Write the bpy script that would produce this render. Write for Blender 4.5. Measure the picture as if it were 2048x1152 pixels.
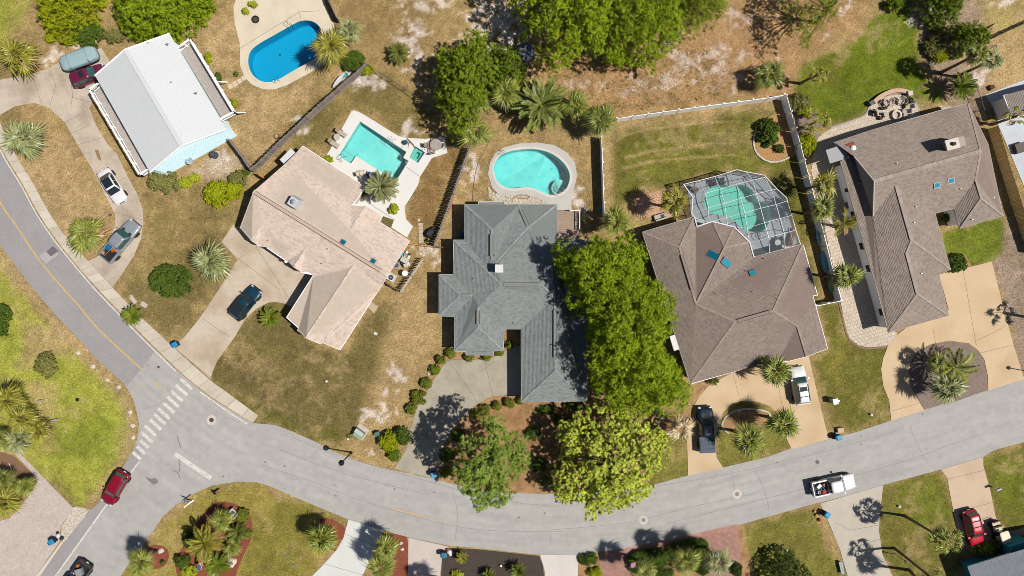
import bpy, math, random
import numpy as np
from mathutils import Vector, Matrix
from mathutils.geometry import tessellate_polygon

RND = random.Random(11)
NR = np.random.default_rng(11)
SC = bpy.context.scene
COL = SC.collection
for _o in list(bpy.data.objects):
    bpy.data.objects.remove(_o)

# ---------------------------------------------------------------- camera, sky, sun, exposure
GSD = 0.064                       # metres on the ground per photo pixel (2048 wide)
ALT = GSD * 2048 * 24 / 36        # flying height of the drone
cam_d = bpy.data.cameras.new('camera'); cam_d.lens = 24; cam_d.sensor_width = 36
cam_d.clip_start = 1; cam_d.clip_end = 2000
cam = bpy.data.objects.new('camera', cam_d); COL.objects.link(cam)
cam.location = (0, 0, ALT); cam.rotation_euler = (0, 0, 0)
SC.camera = cam
SUN_EL = math.radians(57); SUN_AZ = math.radians(100.4)      # azimuth clockwise from +Y
world = bpy.data.worlds.new('World'); SC.world = world; world.use_nodes = True
_nt = world.node_tree; _nt.nodes.clear()
_sky = _nt.nodes.new('ShaderNodeTexSky'); _sky.sky_type = 'NISHITA'; _sky.sun_disc = False
_sky.sun_elevation = SUN_EL; _sky.sun_rotation = SUN_AZ
_bg = _nt.nodes.new('ShaderNodeBackground'); _bg.inputs[1].default_value = 0.05
_wo = _nt.nodes.new('ShaderNodeOutputWorld')
_nt.links.new(_sky.outputs[0], _bg.inputs[0]); _nt.links.new(_bg.outputs[0], _wo.inputs[0])
sun_d = bpy.data.lights.new('sun', 'SUN'); sun_d.energy = 5.0; sun_d.angle = math.radians(0.5)
sun_d.color = (1.0, 0.95, 0.87)
sun = bpy.data.objects.new('sun', sun_d); COL.objects.link(sun)
_d = Vector((math.sin(SUN_AZ) * math.cos(SUN_EL), math.cos(SUN_AZ) * math.cos(SUN_EL), math.sin(SUN_EL)))
sun.rotation_euler = _d.to_track_quat('Z', 'Y').to_euler(); sun.location = _d * 150
SC.view_settings.view_transform = 'Standard'; SC.view_settings.look = 'None'
SC.view_settings.exposure = 0.45; SC.view_settings.gamma = 1; SC.view_settings.use_curve_mapping = False
SC.cycles.filter_width = 0.9; SC.cycles.max_bounces = 8; SC.cycles.transparent_max_bounces = 16
SC.cycles.caustics_reflective = False; SC.cycles.caustics_refractive = False

# ---------------------------------------------------------------- helpers
KGAIN = 1.85

def W(px, py, z=0.0):
    """Point at height z that stands over this spot of the site plan (plan units: photo pixels)."""
    f = (ALT - z) / ALT * GSD
    return Vector(((px - 1024) * f, (576 - py) * f, z))

def A(r, g, b, k=1.0):
    def l(c):
        c /= 255.0
        return c / 12.92 if c < 0.04045 else ((c + 0.055) / 1.055) ** 2.4
    return tuple(min(0.85, l(c) / KGAIN * k) for c in (r, g, b))

MATS = {}

def M(name, col, rough=0.85, var=0.12, scale=1.2, col2=None, f2=0.5, scale2=0.25, bump=0.0, bscale=14.0,
      metal=0.0, spec=0.25, island=0.0, coat=0.0, trans=0.0, col3=None, fine=0.0, fscale=7.0):
    if name in MATS:
        return MATS[name]
    m = bpy.data.materials.new(name); m.use_nodes = True
    nt = m.node_tree; N = nt.nodes; L = nt.links
    b = N['Principled BSDF']
    b.inputs['Roughness'].default_value = rough; b.inputs['Metallic'].default_value = metal
    b.inputs['Specular IOR Level'].default_value = spec; b.inputs['Coat Weight'].default_value = coat
    b.inputs['Coat Roughness'].default_value = 0.06
    geo = N.new('ShaderNodeNewGeometry')
    def noise(sc, det=4.0, rg=0.6):
        n = N.new('ShaderNodeTexNoise'); n.inputs['Scale'].default_value = sc
        n.inputs['Detail'].default_value = det; n.inputs['Roughness'].default_value = rg
        L.new(geo.outputs['Position'], n.inputs['Vector']); return n
    def rng(sock, a0, a1, b0, b1):
        r = N.new('ShaderNodeMapRange')
        for k, v in zip(('From Min', 'From Max', 'To Min', 'To Max'), (a0, a1, b0, b1)):
            r.inputs[k].default_value = v
        L.new(sock, r.inputs['Value']); return r.outputs[0]
    def mix(fac, c1, c2, typ='MIX'):
        x = N.new('ShaderNodeMix'); x.data_type = 'RGBA'; x.blend_type = typ
        if hasattr(fac, 'node'): L.new(fac, x.inputs[0])
        else: x.inputs[0].default_value = fac
        for s, c in ((x.inputs[6], c1), (x.inputs[7], c2)):
            if hasattr(c, 'node'): L.new(c, s)
            else: s.default_value = (*c, 1)
        return x.outputs[2]
    if col == 'ATTR':
        at = N.new('ShaderNodeAttribute'); at.attribute_name = 'zone'; cur = at.outputs['Color']
    else:
        rgb = N.new('ShaderNodeRGB'); rgb.outputs[0].default_value = (*col, 1); cur = rgb.outputs[0]
    if col2 is not None:
        cur = mix(rng(noise(scale2).outputs[0], 0.42, 0.68, 0, f2), cur, col2)
    if col3 is not None:
        cur = mix(rng(geo.outputs['Random Per Island'], 0.55, 1.0, 0, 0.9), cur, col3)
    if var:
        v = rng(noise(scale, 6, 0.7).outputs[0], 0.25, 0.75, 1 - var, 1 + var)
        if fine:
            w = rng(noise(fscale, 3, .75).outputs[0], 0.3, 0.7, 1 - fine, 1 + fine)
            mu = N.new('ShaderNodeMath'); mu.operation = 'MULTIPLY'; L.new(v, mu.inputs[0]); L.new(w, mu.inputs[1]); v = mu.outputs[0]
        if island:
            w = rng(geo.outputs['Random Per Island'], 0, 1, 1 - island, 1 + island)
            mu = N.new('ShaderNodeMath'); mu.operation = 'MULTIPLY'; L.new(v, mu.inputs[0]); L.new(w, mu.inputs[1]); v = mu.outputs[0]
        sc = N.new('ShaderNodeVectorMath'); sc.operation = 'SCALE'
        L.new(cur, sc.inputs[0]); L.new(v, sc.inputs['Scale']); cur = sc.outputs[0]
    L.new(cur, b.inputs['Base Color'])
    if bump:
        bp = N.new('ShaderNodeBump'); bp.inputs['Strength'].default_value = bump; bp.inputs['Distance'].default_value = 0.05
        L.new(noise(bscale, 5).outputs[0], bp.inputs['Height']); L.new(bp.outputs[0], b.inputs['Normal'])
    if trans:
        tr = N.new('ShaderNodeBsdfTranslucent'); L.new(cur, tr.inputs[0])
        ms = N.new('ShaderNodeMixShader'); ms.inputs[0].default_value = trans
        L.new(b.outputs[0], ms.inputs[1]); L.new(tr.outputs[0], ms.inputs[2])
        L.new(ms.outputs[0], N['Material Output'].inputs[0])
    MATS[name] = m
    return m

def see_through(name, tint, amount, gloss=0.04, rough=0.05, bump=0.0, bscale=3.0):
    """Thin see-through surface: tinted transparency with a weak mirror of the sky (water, screen mesh)."""
    m = bpy.data.materials.new(name); m.use_nodes = True
    N = m.node_tree.nodes; L = m.node_tree.links
    b = N['Principled BSDF']; b.inputs['Base Color'].default_value = (*tint, 1); b.inputs['Roughness'].default_value = 0.6
    t = N.new('ShaderNodeBsdfTransparent'); g = N.new('ShaderNodeBsdfGlossy'); g.inputs['Roughness'].default_value = rough
    if bump:
        geo = N.new('ShaderNodeNewGeometry'); n = N.new('ShaderNodeTexNoise'); n.inputs['Scale'].default_value = bscale
        n.inputs['Detail'].default_value = 3; n.inputs['Distortion'].default_value = 1.2
        L.new(geo.outputs['Position'], n.inputs['Vector'])
        bp = N.new('ShaderNodeBump'); bp.inputs['Strength'].default_value = bump; bp.inputs['Distance'].default_value = 0.1
        L.new(n.outputs[0], bp.inputs['Height']); L.new(bp.outputs[0], g.inputs['Normal'])
    if amount >= 1:
        t.inputs[0].default_value = (*tint, 1)
        m1 = t.outputs[0]
    else:
        x = N.new('ShaderNodeMixShader'); x.inputs[0].default_value = amount
        L.new(b.outputs[0], x.inputs[1]); L.new(t.outputs[0], x.inputs[2]); m1 = x.outputs[0]
    y = N.new('ShaderNodeMixShader'); y.inputs[0].default_value = gloss
    L.new(m1, y.inputs[1]); L.new(g.outputs[0], y.inputs[2]); L.new(y.outputs[0], N['Material Output'].inputs[0])
    MATS[name] = m
    return m

def rot2(x, y, a):
    c, s = math.cos(a), math.sin(a)
    return x * c - y * s, x * s + y * c

class MB:
    """Collects faces for ONE mesh object."""
    def __init__(self): self.v = []; self.f = []
    def face(self, pts):
        n = len(self.v); self.v += [tuple(p) for p in pts]; self.f.append(tuple(range(n, n + len(pts)))); return self
    def box(self, c, s, rz=0.0, top=1.0):
        n = len(self.v); hx, hy, hz = s[0] / 2, s[1] / 2, s[2] / 2
        for dz, k in ((-hz, 1.0), (hz, top)):
            for dx, dy in ((-hx, -hy), (hx, -hy), (hx, hy), (-hx, hy)):
                x, y = rot2(dx * k, dy * k, rz); self.v.append((c[0] + x, c[1] + y, c[2] + dz))
        self.f += [(n + 3, n + 2, n + 1, n), (n + 4, n + 5, n + 6, n + 7)] + [(n + i, n + (i + 1) % 4, n + 4 + (i + 1) % 4, n + 4 + i) for i in range(4)]
        return self
    def beam(self, p0, p1, w, h):
        p0, p1 = Vector(p0), Vector(p1); d = (p1 - p0)
        if d.length < 1e-6: return self
        d.normalize(); s = d.cross(Vector((0, 0, 1)))
        s = Vector((1, 0, 0)) if s.length < 1e-4 else s.normalized(); u = s.cross(d)
        n = len(self.v)
        for p in (p0, p1):
            for a, b in ((-1, -1), (1, -1), (1, 1), (-1, 1)): self.v.append(tuple(p + s * a * w / 2 + u * b * h / 2))
        self.f += [(n, n + 1, n + 2, n + 3), (n + 7, n + 6, n + 5, n + 4)] + [(n + 4 + i, n + 4 + (i + 1) % 4, n + (i + 1) % 4, n + i) for i in range(4)]
        return self
    def tube(self, pts, r, n=7, cap=True):
        pts = [Vector(p) for p in pts]; k = len(pts); rs = [r] * k if not hasattr(r, '__len__') else r
        b = len(self.v); ref = Vector((0.31, 0.17, 0.94))
        for i, p in enumerate(pts):
            d = (pts[min(i + 1, k - 1)] - pts[max(i - 1, 0)]); d.normalize()
            s = d.cross(ref); s = d.cross(Vector((1, 0, 0))) if s.length < 0.1 else s
            s.normalize(); u = d.cross(s)
            for j in range(n):
                a = 2 * math.pi * j / n; self.v.append(tuple(p + (s * math.cos(a) + u * math.sin(a)) * rs[i]))
        for i in range(k - 1):
            for j in range(n):
                self.f.append((b + i * n + j, b + i * n + (j + 1) % n, b + (i + 1) * n + (j + 1) % n, b + (i + 1) * n + j))
        if cap:
            self.f.append(tuple(b + j for j in reversed(range(n)))); self.f.append(tuple(b + (k - 1) * n + j for j in range(n)))
        return self
    def lathe(self, prof, c=(0, 0, 0), n=12, cap=True):
        b = len(self.v); k = len(prof)
        for r, z in prof:
            for j in range(n):
                a = 2 * math.pi * j / n; self.v.append((c[0] + r * math.cos(a), c[1] + r * math.sin(a), c[2] + z))
        for i in range(k - 1):
            for j in range(n):
                self.f.append((b + i * n + j, b + i * n + (j + 1) % n, b + (i + 1) * n + (j + 1) % n, b + (i + 1) * n + j))
        if cap:
            self.f.append(tuple(b + j for j in reversed(range(n)))); self.f.append(tuple(b + (k - 1) * n + j for j in range(n)))
        return self
    def prism(self, poly, z0, z1):
        if area2(poly) < 0: poly = poly[::-1]
        n = len(self.v); k = len(poly)
        self.v += [(p[0], p[1], z0) for p in poly] + [(p[0], p[1], z1) for p in poly]
        self.f.append(tuple(range(n + k, n + 2 * k)))
        self.f += [(n + i, n + (i + 1) % k, n + k + (i + 1) % k, n + k + i) for i in range(k)]
        return self
    def ribbon(self, pts, w, z=None):
        """flat strip along a line of points"""
        pts = [Vector(p) for p in pts]; l = []; r = []
        for i, p in enumerate(pts):
            d = pts[min(i + 1, len(pts) - 1)] - pts[max(i - 1, 0)]; d.z = 0; d.normalize()
            s = Vector((-d.y, d.x, 0)) * w / 2; q = p if z is None else Vector((p.x, p.y, z))
            l.append(q + s); r.append(q - s)
        for i in range(len(pts) - 1): self.face((r[i], r[i + 1], l[i + 1], l[i]))
        return self

def area2(poly):
    return sum(poly[i][0] * poly[(i + 1) % len(poly)][1] - poly[(i + 1) % len(poly)][0] * poly[i][1] for i in range(len(poly))) / 2

def wloc(o):
    l = Vector((0, 0, 0))
    while o: l += o.location; o = o.parent
    return l

def obj(name, mb, mat, parent=None, world=True, smooth=False, **tags):
    """One mesh object. world=True: its points are site coordinates, otherwise they are its parent's own."""
    v, f = (mb.v, mb.f) if isinstance(mb, MB) else mb
    me = bpy.data.meshes.new(name)
    if world and len(v):
        if parent is not None: org = wloc(parent)
        else:
            a = np.array([tuple(p) for p in v]); org = Vector(((a[:, 0].min() + a[:, 0].max()) / 2, (a[:, 1].min() + a[:, 1].max()) / 2, a[:, 2].min()))
        v = [(p[0] - org[0], p[1] - org[1], p[2] - org[2]) for p in v]
    me.from_pydata(v, [], f); me.materials.append(mat)
    if smooth: me.polygons.foreach_set('use_smooth', [True] * len(me.polygons))
    o = bpy.data.objects.new(name, me); COL.objects.link(o)
    if parent is not None: o.parent = parent
    elif world and len(v): o.location = org
    for k, t in tags.items(): o[k] = t
    return o

def npmesh(name, V, F, mat, parent=None, smooth=False, org=None, **tags):
    """Mesh from numpy arrays; F is (n, k)."""
    me = bpy.data.meshes.new(name); V = np.asarray(V, dtype=np.float32); F = np.asarray(F, dtype=np.int32)
    if org is None: org = wloc(parent) if parent is not None else Vector((0, 0, 0))
    V = V - np.array(org, dtype=np.float32)
    k = F.shape[1]
    me.vertices.add(len(V)); me.vertices.foreach_set('co', V.ravel())
    me.loops.add(F.size); me.loops.foreach_set('vertex_index', F.ravel())
    me.polygons.add(len(F)); me.polygons.foreach_set('loop_start', np.arange(0, F.size, k, dtype=np.int32))
    me.update(calc_edges=True); me.materials.append(mat)
    if smooth: me.polygons.foreach_set('use_smooth', [True] * len(me.polygons))
    o = bpy.data.objects.new(name, me); COL.objects.link(o)
    if parent is not None: o.parent = parent
    else: o.location = org
    for kk, t in tags.items(): o[kk] = t
    return o

def thing(name, label, cat, loc, rz=0.0, group=None):
    o = bpy.data.objects.new(name, None); COL.objects.link(o); o.empty_display_size = 0.3
    o.location = loc; o.rotation_euler = (0, 0, rz); o['label'] = label; o['category'] = cat
    if group: o['group'] = group
    return o

def tag(o, label, cat, group=None):
    o['label'] = label; o['category'] = cat
    if group: o['group'] = group
    return o

def struct(name, mb, mat, **k):
    return obj(name, mb, mat, kind='structure', **k)

def dup_tree(o, parent=None):
    c = o.copy(); COL.objects.link(c)
    if parent is not None: c.parent = parent
    for ch in o.children: dup_tree(ch, c)
    return c

def again(o, loc, rz, label, group=None, scale=None):
    c = dup_tree(o); c.location = loc; c.rotation_euler = (0, 0, rz); c['label'] = label
    if group: c['group'] = group
    if scale: c.scale = (scale,) * 3
    return c

def share(name, mesh, parent, loc, rot=(0, 0, 0), scale=(1, 1, 1)):
    o = bpy.data.objects.new(name, mesh); COL.objects.link(o); o.parent = parent
    o.location = loc; o.rotation_euler = rot; o.scale = scale; return o

def PX(pts, z=0.0): return [W(p[0], p[1], z if len(p) < 3 else p[2]) for p in pts]

def smooth_px(pts, closed=True, n=5):
    """Catmull-Rom through plan points"""
    out = []; k = len(pts)
    for i in range(k if closed else k - 1):
        p = [pts[(i + j) % k] if closed else pts[min(max(i + j, 0), k - 1)] for j in (-1, 0, 1, 2)]
        for s in range(n):
            t = s / n
            out.append(tuple(0.5 * (2 * p[1][a] + (p[2][a] - p[0][a]) * t + (2 * p[0][a] - 5 * p[1][a] + 4 * p[2][a] - p[3][a]) * t * t
                             + (3 * p[1][a] - p[0][a] - 3 * p[2][a] + p[3][a]) * t ** 3) for a in (0, 1)))
    if not closed: out.append(tuple(pts[-1][:2]))
    return out

def inside(pts, poly):
    x, y = pts[:, 0], pts[:, 1]; r = np.zeros(len(pts), bool); k = len(poly)
    for i in range(k):
        x0, y0 = poly[i][0], poly[i][1]; x1, y1 = poly[(i + 1) % k][0], poly[(i + 1) % k][1]
        if y0 == y1: continue
        r ^= ((y0 > y) != (y1 > y)) & (x < (x1 - x0) * (y - y0) / (y1 - y0) + x0)
    return r

def edge_dist(pts, poly):
    d = np.full(len(pts), 1e9); k = len(poly)
    for i in range(k):
        a = np.array(poly[i][:2], float); b = np.array(poly[(i + 1) % k][:2], float); e = b - a
        t = np.clip(((pts - a) @ e) / max(e @ e, 1e-9), 0, 1); q = pts - (a + t[:, None] * e)
        d = np.minimum(d, np.sqrt((q * q).sum(1)))
    return d

def clip_half(poly, ax, v, keep_less):
    out = []
    for i in range(len(poly)):
        p, q = poly[i], poly[(i + 1) % len(poly)]
        a = (p[ax] <= v) if keep_less else (p[ax] >= v); b = (q[ax] <= v) if keep_less else (q[ax] >= v)
        if a: out.append(p)
        if a != b:
            t = (v - p[ax]) / (q[ax] - p[ax]); out.append((p[0] + (q[0] - p[0]) * t, p[1] + (q[1] - p[1]) * t))
    return out

def cells(poly, cw, ch, gap=0.0, stagger=0.5, off=(0, 0)):
    """Rectangular pieces laid in courses over a polygon, cut to its edge. Yields (corner list, whole?)."""
    P = np.array(poly, float); x0, y0 = P.min(0); x1, y1 = P.max(0)
    ny = int((y1 - y0) / ch) + 2; nx = int((x1 - x0) / cw) + 3; out = []
    j0 = math.floor((y0 - off[1]) / ch); i0 = math.floor((x0 - off[0]) / cw) - 1
    I, J = np.meshgrid(np.arange(nx + 1), np.arange(ny)); I = I.ravel(); J = J.ravel()
    X = off[0] + (i0 + I + ((j0 + J) % 2) * stagger) * cw; Y = off[1] + (j0 + J) * ch
    c = [inside(np.stack([X + a * cw, Y + b * ch], 1), poly) for a, b in ((0, 0), (1, 0), (1, 1), (0, 1), (.5, .5))]
    s = sum(x.astype(int) for x in c)
    for x, y, k in zip(X, Y, s):
        r = [(x + gap, y + gap), (x + cw - gap, y + gap), (x + cw - gap, y + ch - gap), (x + gap, y + ch - gap)]
        if k == 5: out.append(r)
        elif k > 0:
            q = poly
            for ax, v, l in ((0, x + gap, False), (0, x + cw - gap, True), (1, y + gap, False), (1, y + ch - gap, True)):
                q = clip_half(q, ax, v, l)
                if len(q) < 3: break
            if len(q) >= 3: out.append(q)
    return out

def offset_poly(poly, d):
    """Inset (d > 0) of a polygon"""
    if area2(poly) < 0: poly = poly[::-1]
    k = len(poly); out = []
    for i in range(k):
        p0, p1, p2 = (Vector(poly[(i + j) % k][:2]) for j in (-1, 0, 1))
        e0 = (p1 - p0).normalized(); e1 = (p2 - p1).normalized()
        n0 = Vector((-e0.y, e0.x)); n1 = Vector((-e1.y, e1.x)); b = n0 + n1
        if b.length < 0.2: b = n0; s = d
        else: b.normalize(); s = d / max(b.dot(n0), 0.35)
        q = p1 + b * s; out.append((q.x, q.y))
    return out
# ---------------------------------------------------------------- ground sheet with its kinds of cover
def vnoise(X, Y, cell, seed):
    g = np.random.default_rng(seed); nx = int((X.max() - X.min()) / cell) + 4; ny = int((Y.max() - Y.min()) / cell) + 4
    t = g.random((ny, nx)); fx = (X - X.min()) / cell; fy = (Y - Y.min()) / cell
    ix = fx.astype(int); iy = fy.astype(int); fx = fx - ix; fy = fy - iy
    fx = fx * fx * (3 - 2 * fx); fy = fy * fy * (3 - 2 * fy)
    return (t[iy, ix] * (1 - fx) + t[iy, ix + 1] * fx) * (1 - fy) + (t[iy + 1, ix] * (1 - fx) + t[iy + 1, ix + 1] * fx) * fy - 0.5

C_DRY = A(168, 143, 98); C_TAN = A(184, 157, 114); C_OLIVE = A(130, 116, 68); C_DOLIVE = A(116, 105, 64)
C_LAWN = A(122, 121, 52); C_VIVID = A(104, 120, 30); C_LIME = A(160, 163, 68); C_SAND = A(222, 210, 202)
C_LEAF = A(192, 155, 110); C_GREY = A(158, 138, 124); C_CORNER = A(150, 138, 66); C_BROWN = A(136, 108, 68); C_DKL = A(104, 105, 42)
ZONES = [  # colour, feather (plan px), strength, outline
 (C_LIME, 22, .9, [(-40, -30), (60, -30), (48, 40), (25, 80), (-40, 120)]),
 (C_OLIVE, 14, .6, [(-40, 100), (10, 120), (5, 158), (-40, 170)]),
 (C_DRY, 18, .8, [(25, 60), (60, 60), (210, 90), (240, 100), (140, 120), (60, 130), (20, 120)]),
 (C_TAN, 25, .9, [(300, 60), (470, 30), (490, 160), (560, 190), (640, 150), (520, 330), (440, 250), (390, 70)]),
 (C_TAN, 18, .9, [(30, 290), (140, 260), (230, 420), (230, 470), (180, 515), (60, 400)]),
 (C_OLIVE, 25, .55, [(300, 395), (480, 350), (480, 440), (440, 490), (420, 560), (330, 620), (290, 600), (240, 570), (290, 490)]),
 (C_DOLIVE, 16, .65, [(240, 580), (330, 540), (400, 590), (390, 640), (345, 685), (280, 640)]),
 (C_DOLIVE, 15, .7, [(350, 520), (400, 470), (430, 440), (460, 470), (440, 560), (400, 610), (360, 590)]),
 (C_SAND, 16, .5, [(380, 345), (440, 310), (480, 330), (460, 350), (400, 352)]),
 (C_DOLIVE, 16, .95, [(410, 740), (470, 655), (530, 605), (580, 610), (620, 680), (690, 700), (770, 610), (800, 600), (770, 690), (740, 780), (700, 890), (600, 880), (500, 830)]),
 (C_DKL, 14, .7, [(430, 760), (480, 790), (600, 850), (680, 870), (640, 900), (500, 840)]),
 (C_OLIVE, 14, .5, [(470, 690), (540, 660), (600, 720), (560, 770), (490, 740)]),
 (C_TAN, 20, .5, [(790, 600), (880, 560), (880, 690), (830, 760), (760, 850), (720, 880), (760, 760)]),
 (C_OLIVE, 22, .85, [(560, 260), (640, 205), (710, 165), (790, 150), (850, 230), (850, 280), (790, 265), (700, 218), (660, 300), (580, 330)]),
 (C_DOLIVE, 16, .55, [(590, 290), (640, 220), (690, 215), (650, 300)]),
 (C_DOLIVE, 14, .5, [(700, 190), (770, 170), (800, 215), (760, 240), (720, 215)]),
 (C_BROWN, 12, .85, [(820, 400), (845, 355), (900, 280), (925, 300), (890, 400), (862, 480), (820, 460), (812, 430)]),
 (C_DKL, 14, .9, [(1222, 262), (1260, 240), (1545, 205), (1570, 240), (1600, 330), (1620, 470), (1640, 610), (1620, 600), (1590, 470), (1540, 350), (1460, 340), (1370, 370), (1260, 390), (1222, 420)]),
 (C_LAWN, 18, .7, [(1240, 300), (1500, 240), (1560, 330), (1420, 330), (1260, 370)]),
 (C_TAN, 12, .55, [(1212, 250), (1250, 236), (1560, 200), (1566, 218), (1260, 262), (1228, 300), (1222, 400), (1212, 420)]),
 (C_TAN, 22, .4, [(1420, 262), (1510, 250), (1530, 300), (1440, 300)]),
 (C_LEAF, 30, .9, [(1060, 95), (1240, 105), (1400, 60), (1460, 0), (1740, -20), (1700, 60), (1600, 130), (1590, 190), (1400, 215), (1232, 236), (1100, 180), (1040, 160)]),
 (C_DRY, 28, .7, [(660, -20), (900, -20), (900, 80), (860, 170), (790, 140), (720, 60)]),
 (C_GREY, 16, .75, [(1800, -20), (1990, -20), (1970, 60), (1960, 140), (1990, 240), (1900, 215), (1886, 200), (1850, 140), (1836, 50)]),
 (C_TAN, 20, .8, [(1960, -20), (2100, -20), (2100, 170), (1985, 190), (1970, 100)]),
 (C_LIME, 25, .28, [(1960, 0), (2048, -10), (2048, 50), (1970, 70)]),
 (C_VIVID, 9, .95, [(1742, 38), (1775, 18), (1812, 26), (1836, 55), (1839, 125), (1848, 142), (1886, 192), (1880, 210), (1845, 212), (1815, 196), (1760, 188), (1730, 226), (1670, 249), (1612, 246), (1590, 200), (1588, 165), (1610, 125), (1690, 95), (1730, 70)]),
 (C_LAWN, 18, .6, [(1600, 140), (1650, 110), (1700, 90), (1690, 150), (1620, 190)]),
 (C_VIVID, 5, .9, [(1888, 470), (1915, 455), (2000, 432), (2008, 455), (2011, 495), (1990, 520), (1940, 532), (1905, 518), (1886, 500)]),
 (C_GREY, 10, .9, [(1985, 350), (2015, 440), (2014, 500), (1985, 523), (2030, 690), (2052, 760), (2110, 740), (2110, 440), (2040, 480), (2000, 400)]),
 (C_DKL, 12, .9, [(1634, 610), (1676, 606), (1692, 668), (1716, 694), (1776, 694), (1762, 740), (1782, 842), (1700, 864), (1662, 850), (1618, 716), (1652, 700)]),
 (C_CORNER, 20, .6, [(1650, 690), (1690, 680), (1690, 780), (1670, 800)]),
 (C_LAWN, 12, .85, [(1430, 930), (1432, 870), (1445, 822), (1490, 800), (1545, 812), (1590, 890), (1450, 940)]),
 (C_LAWN, 12, .85, [(1300, 850), (1378, 840), (1378, 952), (1300, 970)]),
 (C_LIME, 18, .95, [(-40, 500), (0, 520), (60, 600), (185, 740), (245, 790), (262, 850), (255, 905), (170, 1020), (147, 1012), (30, 895), (-40, 900)]),
 (C_TAN, 10, .75, [(-20, 478), (62, 576), (155, 676), (248, 766), (275, 850), (266, 900), (240, 940), (180, 1025), (168, 1014), (245, 905), (258, 860), (235, 790), (150, 700), (60, 600), (-20, 510)]),
 (C_TAN, 18, .75, [(30, 640), (110, 650), (145, 700), (50, 730)]),
 (C_TAN, 18, .6, [(60, 780), (120, 760), (110, 900), (80, 880)]),
 (C_VIVID, 20, .45, [(90, 850), (200, 830), (260, 860), (220, 930), (110, 920)]),
 (C_CORNER, 14, .9, [(240, 1152), (310, 1070), (350, 1020), (430, 978), (512, 970), (620, 1012), (695, 1044), (630, 1160), (250, 1200)]),
 (C_DKL, 22, .5, [(500, 1040), (600, 1010), (640, 1080), (600, 1150), (480, 1170)]),
 (C_LAWN, 10, .9, [(1480, 1056), (1630, 1014), (1640, 1060), (1700, 1170), (1500, 1170)]),
 (C_DKL, 10, .85, [(1766, 972), (1880, 942), (1905, 1020), (1935, 1120), (1900, 1170), (1785, 1170), (1757, 1060)]),
 (C_VIVID, 14, .5, [(1800, 980), (1870, 960), (1890, 1040), (1820, 1080)]),
 (C_DKL, 10, .9, [(1966, 916), (2048, 890), (2110, 870), (2110, 1060), (1995, 1070)]),
 (C_VIVID, 18, .5, [(1990, 930), (2060, 910), (2060, 1040), (2000, 1020)]),
 (C_OLIVE, 10, .8, [(900, 1180), (1480, 1160), (1480, 1220), (900, 1220)]),
 (C_TAN, 1.6, .6, [(1244, 268), (1300, 256), (1400, 244), (1492, 240), (1492, 243), (1400, 248), (1300, 261), (1246, 274)]), (C_TAN, 1.6, .6, [(1248, 312), (1300, 300), (1420, 286), (1500, 282), (1500, 286), (1420, 290), (1300, 306), (1249, 320)]),
 (C_TAN, 1.6, .6, [(1246, 334), (1300, 320), (1400, 312), (1480, 308), (1480, 311), (1400, 316), (1300, 326), (1248, 340)]),
]
SANDS = [(845, 8, 34, 14), (815, 75, 26, 14), (825, 95, 18, 20), (730, 160, 30, 14), (700, 155, 14, 9), (836, 120, 20, 30), (1000, 50, 50, 60), (1010, 90, 30, 20),
         (1432, 94, 16, 10), (1370, 125, 22, 16), (1420, 112, 20, 12), (1470, 120, 24, 16), (1450, 160, 26, 22), (1410, 140, 12, 10), (1480, 40, 20, 20), (1340, 95, 16, 14),
         (1275, 170, 20, 14), (1250, 185, 14, 10), (1160, 170, 30, 8), (1325, 165, 20, 10), (1690, 12, 14, 14), (1655, 75, 9, 6), (1616, 85, 10, 7), (1560, 122, 10, 6),
         (790, 750, 14, 22), (776, 780, 8, 10), (755, 825, 22, 16), (745, 895, 16, 10), (735, 870, 16, 8), (1855, 20, 20, 10), (1850, 45, 22, 10), (1960, 150, 16, 22), (1900, 215, 12, 5),
         (85, 118, 14, 9), (115, 98, 12, 12), (150, 90, 10, 5), (870, 520, 12, 10), (850, 500, 18, 8), (940, 340, 14, 20), (830, 60, 16, 16), (575, 50, 1, 1), (2010, 5, 16, 8),
         (1150, 375, 8, 30), (1160, 400, 12, 20), (460, 310, 22, 10), (1400, 160, 10, 8), (800, 265, 0.1, .1), (825, 258, 18, 12), (980, 160, 1, 1), (90, 50, 1, 1), (600, 250, 14, 10)]

STEP = 0.25
gx = np.arange(-74, 74.01, STEP); gy = np.arange(-44, 44.01, STEP)
GX, GY = np.meshgrid(gx, gy)
n1 = vnoise(GX, GY, 2.6, 1) + .6 * vnoise(GX, GY, 1.1, 2) + .4 * vnoise(GX, GY, 0.5, 3)
n2 = vnoise(GX, GY, 5.5, 4) + .5 * vnoise(GX, GY, 2.0, 5)
n3 = vnoise(GX, GY, 0.9, 6) + .8 * vnoise(GX, GY, 0.4, 7)
n4 = vnoise(GX, GY, 3.5, 8) + .7 * vnoise(GX, GY, 1.3, 9) + .5 * vnoise(GX, GY, .5, 10)
PXY = np.stack([GX.ravel() / GSD + 1024, 576 - GY.ravel() / GSD], 1)
zone = np.tile(np.array(C_DRY), (len(PXY), 1))
N1, N2, N3, N4 = (a.ravel() for a in (n1, n2, n3, n4))
for c, f, k, poly in ZONES:
    if k == 0: continue
    P = np.array(poly, float); lo = P.min(0) - f * 2.5; hi = P.max(0) + f * 2.5
    idx = np.nonzero((PXY[:, 0] > lo[0]) & (PXY[:, 0] < hi[0]) & (PXY[:, 1] > lo[1]) & (PXY[:, 1] < hi[1]))[0]
    q = PXY[idx]; d = edge_dist(q, poly) * np.where(inside(q, poly), 1, -1)
    t = np.clip((d + N1[idx] * f * 1.6) / (2 * f) + .5, 0, 1); t = t * t * (3 - 2 * t) * k
    zone[idx] = zone[idx] * (1 - t[:, None]) + np.array(c) * t[:, None]
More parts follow.
